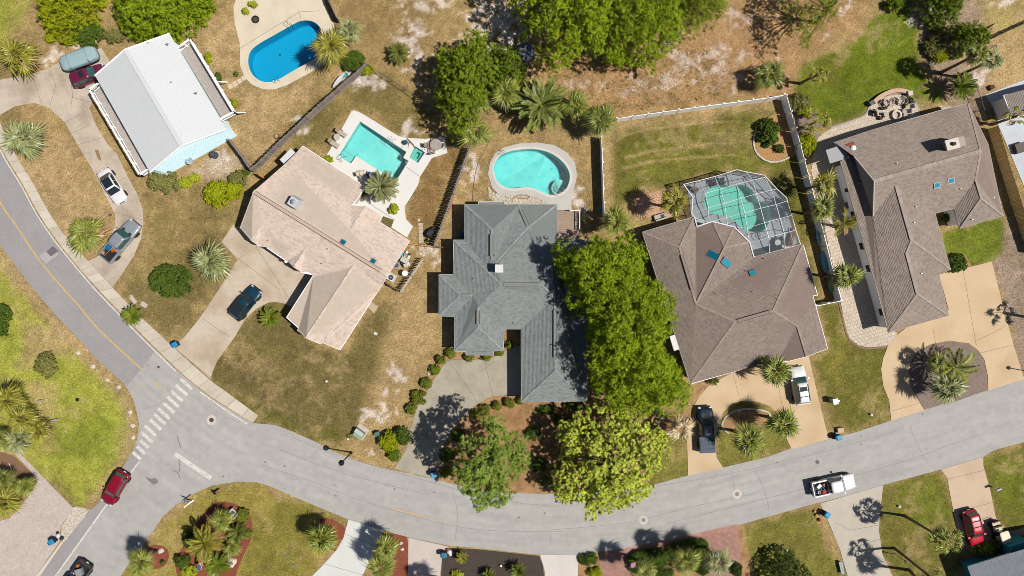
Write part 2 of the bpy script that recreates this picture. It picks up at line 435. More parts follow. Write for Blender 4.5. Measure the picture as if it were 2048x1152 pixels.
# thin spots, worn patches and pale sand showing through the turf
t = np.clip((N4 - .2) * 1.6, 0, .4); zone = zone * (1 - t[:, None]) + np.array(C_TAN) * t[:, None]
t = np.clip((-N4 - .3) * 1.6, 0, .3); zone = zone * (1 - t[:, None]) + np.array(C_DOLIVE) * t[:, None]
for x, y, a, b in SANDS:
    d = ((PXY[:, 0] - x) / a) ** 2 + ((PXY[:, 1] - y) / b) ** 2
    idx = np.nonzero(d < 6)[0]
    t = np.clip(.72 - d[idx] * .42 + N3[idx] * 2.4 + N1[idx] * .5 - .08, 0, 1) * .66
    zone[idx] = zone[idx] * (1 - t[:, None]) + np.array(C_SAND) * t[:, None]
zone *= (1.04 + .16 * N2 + .36 * N3)[:, None]
zone = np.clip(zone, 0.004, .85)

m_ground = M('ground_cover', 'ATTR', rough=1.0, var=.3, scale=2.2, spec=.05, bump=1, bscale=9, fine=.52, fscale=5.2)
POOL_A = smooth_px([(497, 118), (503, 101), (520, 87), (550, 70), (580, 53), (600, 43), (620, 42), (636, 50), (644, 66), (641, 95), (633, 115), (612, 128), (585, 143), (560, 158), (543, 164), (524, 163), (508, 152), (499, 136)])
POOL_B = [(720.5, 243), (813, 304), (806.5, 315.5), (817.5, 322), (792, 362.5), (712.6, 312), (702, 327), (677, 312)]
SPA_B = [(830.5, 292.5), (850, 305), (836, 326), (819, 315)]
POOL_C = smooth_px([(988, 340), (991, 325), (1001, 312), (1020, 303), (1046, 299), (1072, 299), (1097, 305), (1116, 316), (1131, 331), (1139, 348), (1138, 364), (1131, 379), (1118, 387), (1104, 390), (1090, 387), (1074, 379), (1052, 374), (1030, 377), (1010, 374), (995, 362)])
_z = [(415, 420), (440, 330), (520, 265), (640, 245), (730, 262), (830, 240), (930, 262), (1010, 335), (1060, 425), (1180, 480), (1215, 560), (1200, 690), (1130, 790), (1030, 810), (930, 795), (850, 745), (760, 665), (640, 612), (480, 580), (425, 505)]
POOL_D = smooth_px([(1340 + x / 6.064, 330 + y / 6.064) for x, y in _z])
holes = np.zeros(GX.shape, bool)
for pl in (POOL_A, POOL_B, SPA_B, POOL_C, POOL_D):
    q = offset_poly([W(*p)[:2] for p in pl], -0.3)
    holes |= inside(np.stack([GX.ravel(), GY.ravel()], 1), q).reshape(GX.shape)
ny, nx = GX.shape
I = (np.arange(ny - 1)[:, None] * nx + np.arange(nx - 1)[None, :])
keep = ~(holes[:-1, :-1] | holes[1:, :-1] | holes[:-1, 1:] | holes[1:, 1:])
I = I[keep]
F = np.stack([I, I + 1, I + nx + 1, I + nx], 1)
ground = npmesh('ground', np.stack([GX.ravel(), GY.ravel(), np.zeros(GX.size)], 1), F, m_ground, kind='structure')
ca = ground.data.color_attributes.new('zone', 'FLOAT_COLOR', 'POINT')
ca.data.foreach_set('color', np.concatenate([zone, np.ones((len(zone), 1))], 1).astype(np.float32).ravel())
_m = MB(); B_, b0, b1 = 420, (gx[0], gy[0]), (gx[-1], gy[-1])
for x0, y0, x1, y1 in ((-B_, -B_, B_, b0[1]), (-B_, b1[1], B_, B_), (-B_, b0[1], b0[0], b1[1]), (b1[0], b0[1], B_, b1[1])):
    _m.face([(x0, y0, 0), (x1, y0, 0), (x1, y1, 0), (x0, y1, 0)])
struct('terrain', _m, M('far_turf', C_DRY, rough=1, var=.3, scale=.6, col2=C_OLIVE, f2=.8, scale2=.08, spec=.05))

# ---------------------------------------------------------------- carriageway and its paint
m_asph = M('asphalt', A(186, 183, 179), rough=.95, fine=.07, fscale=9, var=.09, scale=.9, col2=A(172, 170, 169), f2=.55, scale2=.35, spec=.15, bump=.3, bscale=25)
m_asph2 = M('newer_asphalt', A(164, 160, 161), rough=.95, fine=.08, fscale=9, var=.07, scale=1.5, col2=A(174, 171, 172), f2=.6, scale2=.3, spec=.15, bump=.3, bscale=25)
R_UP = [(-160, -60), (-70, 150), (0, 297), (42, 368), (74, 427), (109, 479), (152, 532), (189, 574), (242, 629), (289, 677), (354, 741), (404, 782), (424, 797), (503, 846), (550, 850),
        (584, 863), (632, 884), (662, 901), (724, 925), (779, 939), (876, 960), (897, 966), (960, 980), (1029, 986), (1091, 988), (1180, 985), (1250, 979), (1309, 969), (1376, 951), (1446, 935), (1536, 914),
        (1583, 896), (1651, 881), (1716, 863), (1783, 841), (1848, 820), (1976, 781), (2048, 758), (2260, 690)]
R_LO = [(2260, 815), (2048, 884), (1986, 901), (1966, 914), (1881, 939), (1766, 970), (1696, 991), (1623, 1009), (1534, 1034), (1474, 1051), (1401, 1068), (1346, 1082), (1264, 1099), (1199, 1105), (1159, 1110),
        (1076, 1109), (1024, 1104), (949, 1095), (899, 1091), (819, 1075), (767, 1061), (697, 1039), (612, 1004), (544, 974), (512, 964), (475, 963), (425, 971), (390, 986), (350, 1011), (325, 1034), (305, 1064), (292, 1081),
        (250, 1139), (170, 1260), (10, 1260), (80, 1152), (127, 1086), (160, 1044), (180, 1021), (200, 1004), (245, 936), (267, 899), (277, 866), (278, 848), (272, 816), (262, 788), (247, 766),
        (197, 721), (155, 676), (112, 631), (65, 576), (32, 533), (0, 490), (-80, 380), (-260, -60)]
def sheet(name, pts, mat, z, **k):
    return struct(name, MB().face(PX(pts, z)), mat, **k)
def prism_px(name, pts, mat, z1, z0=-.15, **k):
    return struct(name, MB().prism([W(*p)[:2] for p in pts], z0, z1), mat, **k)
sheet('road', R_UP + R_LO, m_asph, .018)
# traffic polish and darker joints running with the lanes
_rp = np.array([W(*p)[:2] for p in R_UP + R_LO]); _q = offset_poly([tuple(p) for p in _rp], .35)
_gp = np.stack([GX.ravel(), GY.ravel()], 1); _in = inside(_gp, _q); _d = np.zeros(len(_gp)); _ii = np.nonzero(_in)[0]
_lane = [W(*p)[:2] for p in smooth_px([(-60, 150), (0, 297), (74, 427), (152, 532), (242, 629), (354, 741), (424, 797), (503, 846), (632, 884), (779, 937), (897, 966), (1029, 986), (1180, 987), (1309, 971), (1446, 937), (1583, 898), (1783, 842), (2048, 760), (2200, 708)], False, 3)]
_dl = np.full(len(_ii), 1e9); _s = np.zeros(len(_ii)); _acc = 0
for _a, _b in zip(_lane, _lane[1:]):
    _e = np.array(_b) - np.array(_a); _L = float(np.hypot(*_e)); _t = np.clip(((_gp[_ii] - np.array(_a)) @ _e) / (_L * _L), 0, 1); _r = _gp[_ii] - (np.array(_a) + _t[:, None] * _e); _dd = np.sqrt((_r ** 2).sum(1)); _m = _dd < _dl
    _s[_m] = (_acc + _t * _L)[_m]; _dl = np.minimum(_dl, _dd); _acc += _L
_v = .6 * vnoise(_s / 14, _dl, .5, 31) + .5 * vnoise(_s / 5, _dl, .25, 32) + .45 * vnoise(_gp[_ii, 0], _gp[_ii, 1], .5, 33) + .15 * vnoise(_gp[_ii, 0], _gp[_ii, 1], 4.2, 34)
_ed = np.clip(edge_dist(_gp[_ii], [tuple(p) for p in _rp]) / 1.0, 0, 1); _rc = np.zeros((len(_gp), 3)); _rc[_ii] = np.array(A(184, 181, 177)) * (1 + .24 * _v * _ed)[:, None]
_g = _in.reshape(GX.shape); _kp = _g[:-1, :-1] & _g[1:, :-1] & _g[:-1, 1:] & _g[1:, 1:]; _I = (np.arange(ny - 1)[:, None] * nx + np.arange(nx - 1)[None, :])[_kp]
road_surface = npmesh('road_surface', np.stack([GX.ravel(), GY.ravel(), np.full(GX.size, .021)], 1), np.stack([_I, _I + 1, _I + nx + 1, _I + nx], 1), M('asphalt_worn', 'ATTR', rough=.95, fine=.06, fscale=9, var=.06, scale=1.1, spec=.15, bump=.3, bscale=25), kind='structure')
_ca = road_surface.data.color_attributes.new('zone', 'FLOAT_COLOR', 'POINT'); _ca.data.foreach_set('color', np.concatenate([_rc, np.ones((len(_rc), 1))], 1).astype(np.float32).ravel())
sheet('road_overlay', [(-160, -60), (-70, 150), (0, 297), (42, 368), (74, 427), (109, 479), (152, 532), (189, 574), (242, 629), (289, 677), (312, 700), (285, 735), (255, 771), (247, 766),
                       (197, 721), (155, 676), (112, 631), (65, 576), (32, 533), (0, 490), (-80, 380), (-260, -60)], m_asph2, .024)
sheet('side_lane', [(279, 851), (272, 885), (280, 905), (284, 918), (212, 1012), (112, 1151), (50, 1240), (10, 1260), (80, 1152), (127, 1086), (160, 1044), (180, 1021), (200, 1004), (245, 936), (267, 899), (277, 866)], m_asph2, .024)
sheet('road_patch', [(78, 512), (100, 496), (118, 508), (92, 528)], M('patch', A(186, 180, 182), var=.06), .028)
sheet('road_patch', [(92, 503), (106, 492), (117, 502), (102, 513)], M('patch_dark', A(120, 112, 116), var=.1), .032)
m_crack = M('tar_crack', A(158, 154, 153), rough=.7, var=.3, scale=2)
for c in ([(584, 874), (660, 905), (760, 935), (900, 975), (1000, 1000), (1100, 1012)], [(525, 930), (620, 962), (720, 1000), (800, 1024), (900, 1050), (1000, 1062), (1150, 1062)],
          [(1100, 1060), (1250, 1045), (1400, 1010), (1520, 985)], [(247, 768), (275, 742), (300, 728)], [(285, 818), (310, 812), (345, 795)], [(640, 878), (645, 890)],
          [(1469, 980), (1465, 950), (1464, 940)], [(1255, 980), (1420, 955), (1536, 930), (1660, 900), (1800, 860)], [(1102, 1064), (1100, 1090)], [(480, 846), (452, 835), (440, 846)], [(560, 900), (700, 950), (860, 990)], [(1330, 1048), (1480, 1010), (1620, 975), (1800, 925), (1960, 868)], [(1510, 940), (1530, 985), (1538, 1020)], [(1820, 850), (1835, 890), (1858, 930)], [(60, 540), (90, 528), (130, 545)], [(150, 640), (190, 612), (215, 604)], [(905, 980), (915, 1030), (910, 1080)]):
    struct('road_crack', MB().ribbon(PX(smooth_px(c, False, 4)), .06, .031), m_crack)
m_white = M('road_paint', A(232, 226, 218), rough=.7, var=.12, scale=4, col2=A(190, 186, 184), f2=.8, scale2=2.5)
m_yel = M('yellow_paint', A(222, 184, 108), rough=.7, var=.12, scale=4, col2=A(190, 170, 140), f2=.7, scale2=1.6)
EDGE = [(-70, 152), (0, 299), (42, 370), (74, 429), (109, 481), (152, 534), (188, 576), (240, 631), (287, 679), (352, 743)]
struct('edge_line', MB().ribbon(PX(smooth_px(EDGE, False)), .17, .034), m_white)
struct('edge_line', MB().ribbon(PX([(401, 784), (423, 800)]), .17, .034), m_white)
struct('edge_line', MB().ribbon(PX([(425, 801), (460, 826), (495, 848)]), .17, .034), m_white)
struct('edge_line', MB().ribbon(PX([(279, 923), (246, 966), (210, 1014), (160, 1084), (112, 1151), (60, 1226)]), .2, .034), m_white)
YEL = [(-60, 280), (0, 403), (32, 450), (77, 518), (125, 575), (155, 608), (195, 656), (250, 708), (285, 740)]
struct('centre_line', MB().ribbon(PX(smooth_px(YEL, False)), .2, .034), m_yel)
struct('centre_line', MB().ribbon(PX([(308, 762), (322, 775)]), .15, .034), m_yel)
struct('centre_line', MB().ribbon(PX([(784, 1017), (818, 1026), (852, 1034)]), .15, .034), m_yel)
struct('centre_line', MB().ribbon(PX([(868, 1037), (905, 1043)]), .1, .034), M('worn_yellow', A(196, 176, 150), var=.2, scale=4))
for x, y in ((372.5, 768), (363, 780), (354, 792), (346, 803.5), (337.5, 815), (328, 827), (320, 838), (311, 849), (301, 861), (293.5, 874), (289, 888), (282, 900), (274, 911.5)):
    k = 1 if y < 880 else .72
    struct('crosswalk_stripe', MB().ribbon(PX([(x - 11.5 * k, y - 10.2 * k), (x + 11.5 * k, y + 10.2 * k)]), .42, .034), m_white)
struct('stop_line', MB().ribbon(PX([(350, 908), (422, 956)]), .58, .034), m_white)
m_conc = M('concrete', A(216, 202, 184), rough=.9, var=.08, scale=1.2, col2=A(188, 174, 158), f2=.6, scale2=.4, bump=.15)
m_iron = M('cast_iron', A(92, 82, 82), rough=.6, metal=.3, var=.2)
for i, (x, y, r, l) in enumerate(((423, 840, .64, 'round manhole in a pale concrete collar beside the crosswalk'),
                                  (1287, 1040, .58, 'round manhole in a pale concrete collar at the edge of the light green tree'),
                                  (1474, 988, .62, 'round manhole in a pale concrete collar below the tan driveway apron'))):
    t = thing('manhole', l, 'manhole', W(x, y, .03), group='manholes in the road')
    c = W(x, y, .03)
    obj('collar', MB().lathe([(r, 0), (r, .012), (r * .45, .012), (r * .45, 0)], n=28, cap=False), M('manhole_collar', A(214, 204, 192), var=.1), t, world=False)
    obj('lid', MB().lathe([(r * .44, 0), (r * .44, .012), (r * .3, .016), (0.02, .016)], n=24, cap=False), m_iron if i == 0 else M('dusty_iron', A(150, 142, 140), var=.2), t, world=False)
tag(obj('valve_cover', MB().lathe([(.16, 0), (.16, .012), (.02, .014)], W(317, 734, .03), 12), m_iron), 'small dark valve cover set in the asphalt above the crosswalk', 'valve cover')
tag(obj('drain_cover', MB().lathe([(.26, 0), (.26, .012), (.02, .014)], W(1635, 924, .03), 14), M('drain_iron', A(120, 112, 112), var=.2)), 'small dark round cover in the road above the white pickup', 'valve cover')
for i_ in range(26):
    x_ = RND.uniform(420, 1900); y_ = 930 + 95 * math.sin((x_ - 420) / 1480 * 3.14) ** 1.2 - (x_ - 1100 if x_ > 1100 else 0) * .13 + RND.uniform(-24, 24); r_ = RND.uniform(1.0, 2.6)
    struct('oil_spot', MB().face(PX([(x_ + r_ * RND.uniform(.6, 1.2) * math.cos(a), y_ + r_ * .8 * math.sin(a)) for a in np.linspace(0, 5.5, 8)], .0285)), M('oil_spot', A(128, 124, 124), var=.2))
m_stain = M('oil_stain', A(140, 132, 130), rough=.6, var=.2, scale=3)
struct('road_stain', MB().face(PX(smooth_px([(290, 953), (300, 957), (312, 957), (316, 964), (308, 969), (300, 964)]), .031)), m_stain)
for pts in ([(357, 915), (360, 932), (358, 945)], [(346, 940), (356, 946), (361, 958)], [(362, 895), (354, 872)]):
    struct('skid_mark', MB().ribbon(PX(smooth_px(pts, False)), .12, .031), m_stain)

# ---------------------------------------------------------------- sidewalk: slabs between the white line and the lawns
sw_in = smooth_px([(-65, 150), (4, 297), (46, 368), (78, 427), (113, 479), (156, 532), (193, 574), (246, 629), (293, 677), (358, 741), (408, 782), (428, 797), (506, 846)], False, 10)
sw_out = smooth_px([(-44, 150), (24, 295), (66, 366), (98, 424), (133, 474), (178, 523), (218, 567), (272, 624), (318, 667), (382, 726), (428, 766), (448, 780), (517, 831)], False, 10)
def arc_pts(line, step):
    P = PX(line); out = [P[0]]; acc = 0
    for a, b in zip(P, P[1:]):
        l = (b - a).length
        while acc + l >= step:
            t = (step - acc) / l; a = a + (b - a) * t; out.append(a); l = (b - a).length; acc = 0
        acc += l
    return out
mid = [((a[0] + b[0]) / 2, (a[1] + b[1]) / 2) for a, b in zip(sw_in, sw_out)]
def strip_pt(u, side):
    n = len(sw_in) - 1; i = min(int(u * n), n - 1); t = u * n - i
    p = [(l[i][0] + (l[i + 1][0] - l[i][0]) * t, l[i][1] + (l[i + 1][1] - l[i][1]) * t) for l in (sw_in, sw_out)]
    return (p[0][0] + (p[1][0] - p[0][0]) * side, p[0][1] + (p[1][1] - p[0][1]) * side)
Lsw = sum((Vector(b) - Vector(a)).length for a, b in zip(mid, mid[1:])) * GSD
base = struct('sidewalk', MB().prism([tuple(W(*strip_pt(i / 90, .02))[:2]) for i in range(91)] + [tuple(W(*strip_pt(i / 90, .98))[:2]) for i in range(90, -1, -1)], -.1, .055), M('joint_dark', A(150, 138, 122), var=.2))
nsl = int(Lsw / 1.55)
m_slab = M('sidewalk_slab', A(214, 203, 186), rough=.9, var=.06, scale=1.5, col2=A(192, 178, 158), f2=.6, scale2=.5, island=.06)
for i in range(nsl):
    u0, u1 = (i + .012) / nsl, (i + .988) / nsl; um = (u0 + u1) / 2
    obj('slab', MB().prism([tuple(W(*strip_pt(a, b))[:2]) for a, b in ((u0, 0), (um, 0), (u1, 0), (u1, 1), (um, 1), (u0, 1))], -.1, .07 + RND.uniform(0, .008)),
        m_slab if RND.random() < .7 else M('sidewalk_slab_pale', A(222, 212, 196), rough=.9, var=.06, col2=A(196, 182, 162), f2=.6, scale2=.6), base)

# ---------------------------------------------------------------- driveways
m_drv = M('old_concrete', A(210, 196, 178), rough=.9, fine=.06, var=.1, scale=1.1, col2=A(170, 154, 136), f2=.85, scale2=.28, bump=.15)
m_drv2 = M('beige_concrete', A(212, 197, 178), rough=.9, fine=.05, var=.09, scale=1.1, col2=A(184, 162, 136), f2=.75, scale2=.3, bump=.15)
m_drv3 = M('grey_concrete', A(184, 176, 158), rough=.9, fine=.06, var=.12, scale=.9, col2=A(156, 146, 128), f2=.7, scale2=.35, bump=.15)
m_tan = M('tan_concrete', A(222, 196, 160), rough=.9, fine=.05, var=.08, scale=1.0, col2=A(202, 170, 132), f2=.7, scale2=.25, bump=.1)
m_whitec = M('white_concrete', A(226, 226, 222), rough=.8, var=.03, scale=.8, col2=A(214, 212, 206), f2=.5, scale2=.3)
m_palec = M('pale_concrete', A(212, 200, 192), rough=.85, var=.05, scale=.9, col2=A(196, 182, 174), f2=.5, scale2=.4)
m_joint = M('joint', A(140, 126, 112), rough=1, var=.25, scale=2)
def joints(lines, w=.05, z=.052, mat=None):
    for l in lines: struct('driveway_joint', MB().ribbon(PX(l), w, z), mat or m_joint)
prism_px('driveway', [(-60, 176), (0, 160), (62, 148), (98, 137), (106, 131), (130, 121), (203, 96), (236, 150), (200, 175), (187, 200), (179, 216), (192, 250), (215, 288), (235, 310), (255, 353), (275, 388), (285, 418), (287, 443), (282, 478),
                      (267, 513), (246, 545), (225, 574), (177, 522), (205, 508), (221, 473), (231, 448), (230, 428), (220, 408), (185, 338), (155, 288), (130, 245), (100, 217), (70, 206), (32, 212), (0, 230), (-60, 262)], m_drv, .048)
joints([[(130, 245), (152, 233), (180, 217)], [(64, 145), (72, 170), (78, 190), (84, 208)], [(140, 268), (180, 250)], [(140, 150), (146, 190), (142, 215)], [(145, 195), (185, 205)], [(100, 140), (112, 170), (100, 215)],
        [(155, 290), (205, 275)], [(208, 380), (250, 355)], [(230, 425), (286, 440)]], .045)
struct('driveway_stain', MB().face(PX(smooth_px([(190, 300), (197, 301), (201, 314), (202, 321), (196, 318), (192, 308)]), .051)), M('rust_stain', A(160, 130, 92), var=.2, scale=3))
prism_px('driveway', [(443, 484), (467, 449), (530, 490), (640, 555), (655, 600), (600, 622), (569, 607), (553, 604), (537, 605), (512, 618), (490, 639), (470, 673), (450, 701), (435, 721), (426, 742), (421, 757), (345, 691), (358, 683), (370, 673), (400, 636), (442, 573), (476, 518)], m_drv2, .05)
joints([[(476, 518), (512, 493), (580, 600)], [(512, 493), (540, 500)], [(404, 636), (459, 674)], [(352, 698), (424, 757)], [(478, 518), (560, 580)]], .05, .055)
prism_px('driveway', [(897, 721), (915, 719), (937, 721), (982, 716), (1004, 706), (1017, 698), (1045, 690), (1060, 790), (1017, 789), (982, 793), (949, 811), (922, 838), (902, 863), (890, 885), (882, 905), (876, 960), (789, 937), (803, 915), (813, 897), (819, 864), (834, 816), (846, 795),
                      (862, 768), (874, 748), (884, 733)], m_drv3, .05)
joints([[(896, 722), (912, 742), (940, 780), (955, 806)], [(819, 862), (890, 885)], [(970, 720), (978, 760), (985, 792)]], .05, .055)
prism_px('driveway', [(1376, 951), (1374, 880), (1384, 830), (1388, 812), (1396, 796), (1414, 774), (1440, 758), (1470, 742), (1570, 722), (1617, 712), (1635, 790), (1652, 858), (1659, 878), (1583, 898), (1574, 880), (1556, 830), (1540, 812), (1515, 803), (1482, 802), (1462, 808),
                      (1446, 825), (1436, 850), (1430, 880), (1433, 915), (1446, 935)], m_tan, .05)
joints([[(1466, 748), (1477, 790)], [(1555, 765), (1566, 822)], [(1380, 880), (1431, 880)]], .04, .055)
prism_px('driveway', [(1782, 841), (1778, 801), (1766, 771), (1762, 738), (1766, 716), (1776, 691), (1793, 671), (1811, 656), (1850, 636), (1897, 620), (1878, 549), (1983, 523), (1996, 575), (2011, 633), (2026, 688), (2048, 758), (1976, 781), (1975, 750), (1968, 718), (1955, 700), (1936, 686),
                      (1898, 681), (1861, 688), (1836, 701), (1821, 723), (1817, 746), (1821, 773), (1836, 801), (1848, 820)], m_tan, .05)
joints([[(1925, 537), (1952, 690)], [(1952, 681), (1990, 664), (2011, 650)], [(1952, 708), (2026, 690)], [(1783, 822), (1838, 806)], [(1865, 655), (1871, 688)]], .04, .055)
prism_px('driveway', [(697, 1039), (767, 1061), (745, 1112), (724, 1152), (700, 1200), (600, 1200), (624, 1152), (647, 1129), (672, 1101), (687, 1076)], m_whitec, .05)
joints([[(690, 1068), (752, 1092)], [(650, 1128), (735, 1152)]], .04, .055)
prism_px('driveway', [(817, 1075), (897, 1093), (884, 1114), (880, 1152), (880, 1200), (814, 1200), (816, 1152)], m_palec, .05)
prism_px('driveway', [(1080, 1109), (1159, 1110), (1156, 1130), (1154, 1200), (1094, 1200), (1089, 1140)], M('white_concrete2', A(226, 218, 212), var=.04, col2=A(206, 196, 190), f2=.4), .05)
prism_px('driveway', [(1640, 1007), (1766, 970), (1760, 1022), (1757, 1060), (1765, 1110), (1785, 1152), (1800, 1200), (1700, 1200), (1695, 1152), (1680, 1100), (1655, 1040)], M('grey_pale_concrete', A(204, 194, 180), var=.06, col2=A(188, 178, 164), f2=.5), .05)
joints([[(1700, 1095), (1760, 1078)], [(1672, 1045), (1700, 1060), (1757, 1050)]], .04, .055)
prism_px('driveway', [(1881, 939), (1966, 914), (1966, 930), (1980, 980), (1990, 1030), (2002, 1075), (1945, 1105), (1925, 1090), (1912, 1050), (1900, 990), (1894, 955)], M('sand_concrete', A(214, 190, 164), var=.06, col2=A(190, 160, 132), f2=.5), .05)
joints([[(1895, 958), (1970, 940)], [(1906, 1026), (1986, 1004)]], .04, .055)
sheet('gutter_apron', [(1250, 1096), (1346, 1078), (1401, 1064), (1474, 1048), (1478, 1056), (1400, 1076), (1346, 1090), (1252, 1106)], M('brick_pink', A(196, 150, 136), var=.12, scale=2), .03)

# ---------------------------------------------------------------- paved areas laid stone by stone
def pavers(name, pts, cw, ch, ang, mat, z=.05, bed=None, edge=None):
    base = prism_px(name, pts, bed or m_joint, z - .022)
    poly = [rot2(p[0], p[1], -ang) for p in (W(*q)[:2] for q in pts)]
    mb = MB()
    for c in cells(poly, cw, ch, .012):
        if abs(area2(c)) < cw * ch * .05: continue
        h = z + RND.uniform(-.006, .006); mb.face([(*rot2(p[0], p[1], ang), h) for p in (c if area2(c) > 0 else c[::-1])])
    obj('pavers', mb, mat, base, kind='stuff')
    return base
m_trav = M('travertine', A(222, 208, 190), rough=.85, var=.08, scale=1.2, island=.10, col3=A(196, 178, 160), col2=A(214, 186, 152), f2=.35, scale2=.5)
pavers('paved_patio', [(1636, 274), (1661, 257), (1711, 240), (1731, 230), (1741, 212), (1761, 196), (1786, 189), (1808, 190), (1826, 200), (1838, 222), (1850, 260), (1750, 330), (1690, 345), (1700, 420), (1745, 560), (1775, 650), (1795, 668),
                       (1776, 691), (1736, 695), (1716, 690), (1700, 678), (1691, 658), (1684, 620), (1672, 560), (1652, 470), (1632, 390), (1622, 340), (1628, 305)], .46, .46, .3, m_trav)
struct('patio_kerb', MB().ribbon(PX(smooth_px([(1661, 256), (1711, 239), (1731, 229), (1741, 211), (1761, 194), (1786, 187), (1808, 188), (1827, 199), (1839, 222)], False)), .22, .065), M('kerb_grey', A(178, 170, 164), var=.1))
struct('patio_kerb', MB().ribbon(PX(smooth_px([(1678, 604), (1691, 660), (1700, 680), (1716, 692), (1736, 697), (1776, 692)], False)), .22, .065), M('kerb_brown', A(150, 120, 98), var=.1))
m_pinkp = M('pale_paver', A(212, 198, 190), rough=.9, var=.06, island=.09, col2=A(196, 180, 172), f2=.5, scale2=.4)
pavers('paver_driveway', [(15, 891), (30, 896), (147, 1016), (122, 1052), (118, 1085), (72, 1152), (30, 1220), (-60, 1220), (-60, 1030), (0, 1042), (20, 1036), (55, 996), (75, 964), (62, 942)], .3, .2, .8, m_pinkp, bed=M('paver_sand', A(190, 176, 166), var=.1))
m_redp = M('red_paver', A(190, 146, 132), rough=.9, var=.08, island=.12, col2=A(170, 124, 112), f2=.5, scale2=.5)
pavers('brick_driveway', [(1199, 1103), (1264, 1096), (1269, 1125), (1268, 1200), (1203, 1200)], .3, .15, .1, m_redp)
pavers('brick_driveway', [(1401, 1066), (1474, 1049), (1480, 1100), (1484, 1200), (1425, 1200), (1412, 1110)], .3, .15, .1, m_redp)
m_terra = M('terracotta', A(216, 172, 140), rough=.9, var=.08, island=.08, col2=A(196, 146, 116), f2=.5, scale2=.6)
pavers('terracotta_patio', [(1268, 398), (1320, 380), (1345, 376), (1372, 430), (1330, 436), (1318, 430), (1300, 434), (1275, 434)], .4, .4, .3, m_terra, .04)
sheet('terracotta_path', [(2012, 1066), (2070, 1048), (2075, 1062), (2014, 1080)], m_terra, .03)
tb = prism_px('boardwalk', [(1114, 420), (1158, 420), (1160, 470), (1150, 500), (1114, 500)], M('boardwalk_bed', A(120, 100, 86), var=.1), .03)
m_plank = M('weathered_plank', A(172, 150, 132), rough=.95, var=.14, scale=2, island=.12)
for i in range(18):
    y = 421 + i * 4.2
    obj('plank', MB().box(W(1136.5, y + 2, .05), (2.8, .25, .04)), m_plank, tb)

# ---------------------------------------------------------------- beds of mulch, soil and stone with crisp edges
m_redm = M('red_mulch', A(150, 84, 62), rough=1, var=.35, scale=5, col2=A(120, 70, 54), f2=.6, scale2=1.5, bump=1, bscale=16)
m_orm = M('pine_straw', A(186, 148, 106), rough=1, var=.3, scale=4, col2=A(140, 104, 70), f2=.8, scale2=.8, bump=1, bscale=16)
m_dkm = M('dark_mulch', A(84, 74, 66), rough=1, var=.3, scale=5, col2=A(66, 60, 54), f2=.6, scale2=1.5, bump=1, bscale=16)
m_grm = M('grey_mulch', A(150, 132, 124), rough=1, var=.28, scale=4, col2=A(132, 112, 98), f2=.6, scale2=.8, bump=1, bscale=16)
def bed(name, pts, mat, z=.012, sm=True, n=5): return sheet(name, smooth_px(pts, True, n) if sm else pts, mat, z)
bed('mulch_bed', [(430, 1006), (460, 1005), (490, 1020), (503, 1040), (503, 1075), (490, 1105), (475, 1140), (455, 1200), (380, 1200), (350, 1130), (365, 1095), (385, 1060), (405, 1030)], m_redm)
bed('mulch_bed', [(296, 1096), (315, 1090), (332, 1096), (338, 1112), (330, 1130), (312, 1138), (298, 1132)], m_redm)
bed('mulch_bed', [(640, 1040), (660, 1038), (684, 1050), (690, 1062), (676, 1100), (655, 1090)], m_redm)
bed('mulch_bed', [(770, 1064), (812, 1072), (818, 1090), (816, 1200), (740, 1200), (756, 1110)], m_redm, .012, False)
bed('dark_bed', [(899, 1096), (950, 1098), (1024, 1106), (1078, 1112), (1086, 1130), (1092, 1200), (880, 1200), (884, 1116)], m_dkm, .012, False)
bed('straw_bed', [(1164, 1112), (1198, 1108), (1202, 1200), (1156, 1200), (1157, 1128)], m_orm, .012, False)
bed('straw_bed', [(1268, 1104), (1404, 1074), (1412, 1110), (1426, 1200), (1268, 1200)], m_orm, .012, False)
bed('straw_bed', [(1476, 1054), (1482, 1056), (1500, 1110), (1510, 1152), (1484, 1160), (1479, 1100)], m_orm, .014, False)
bed('straw_bed', [(884, 705), (910, 704), (932, 712), (987, 710), (1010, 660), (1040, 660), (1040, 690), (1017, 697), (982, 714), (937, 719), (897, 719), (884, 732), (860, 765), (836, 812), (828, 806), (850, 760)], m_orm, .012, False)
bed('straw_bed', [(1044, 800), (1180, 800), (1240, 840), (1180, 990), (1029, 984), (900, 966), (880, 960), (884, 905), (902, 866), (924, 840), (950, 813), (983, 795), (1017, 791)], m_orm, .012, False)
bed('straw_bed', [(1380, 772), (1440, 752), (1462, 744), (1436, 758), (1410, 774), (1394, 794), (1386, 815)], m_orm, .014, False)
bed('straw_bed', [(1444, 850), (1452, 832), (1475, 820), (1505, 818), (1532, 822), (1540, 832), (1528, 846), (1500, 850), (1475, 866), (1458, 866)], m_orm)
bed('straw_bed', [(1318, 846), (1335, 830), (1372, 820), (1378, 860), (1350, 868), (1322, 864)], m_orm)
bed('grey_bed', [(1819, 746), (1824, 722), (1838, 702), (1861, 690), (1898, 683), (1936, 688), (1955, 701), (1966, 718), (1973, 746), (1974, 780), (1920, 800), (1850, 818), (1838, 801), (1823, 773)], m_grm, .03, False)
bed('straw_bed', [(1512, 262), (1530, 240), (1560, 226), (1578, 250), (1590, 300), (1588, 312), (1560, 322), (1530, 318), (1514, 300)], M('tan_bark', A(190, 146, 98), rough=1, var=.3, scale=4, bump=1), .012)
bed('straw_bed', [(1902, 512), (1925, 508), (1938, 522), (1940, 534), (1900, 545)], m_orm, .014)
bed('sand_bed', [(1575, 205), (1600, 200), (1640, 245), (1630, 300), (1612, 320), (1600, 260)], m_grm, .012)
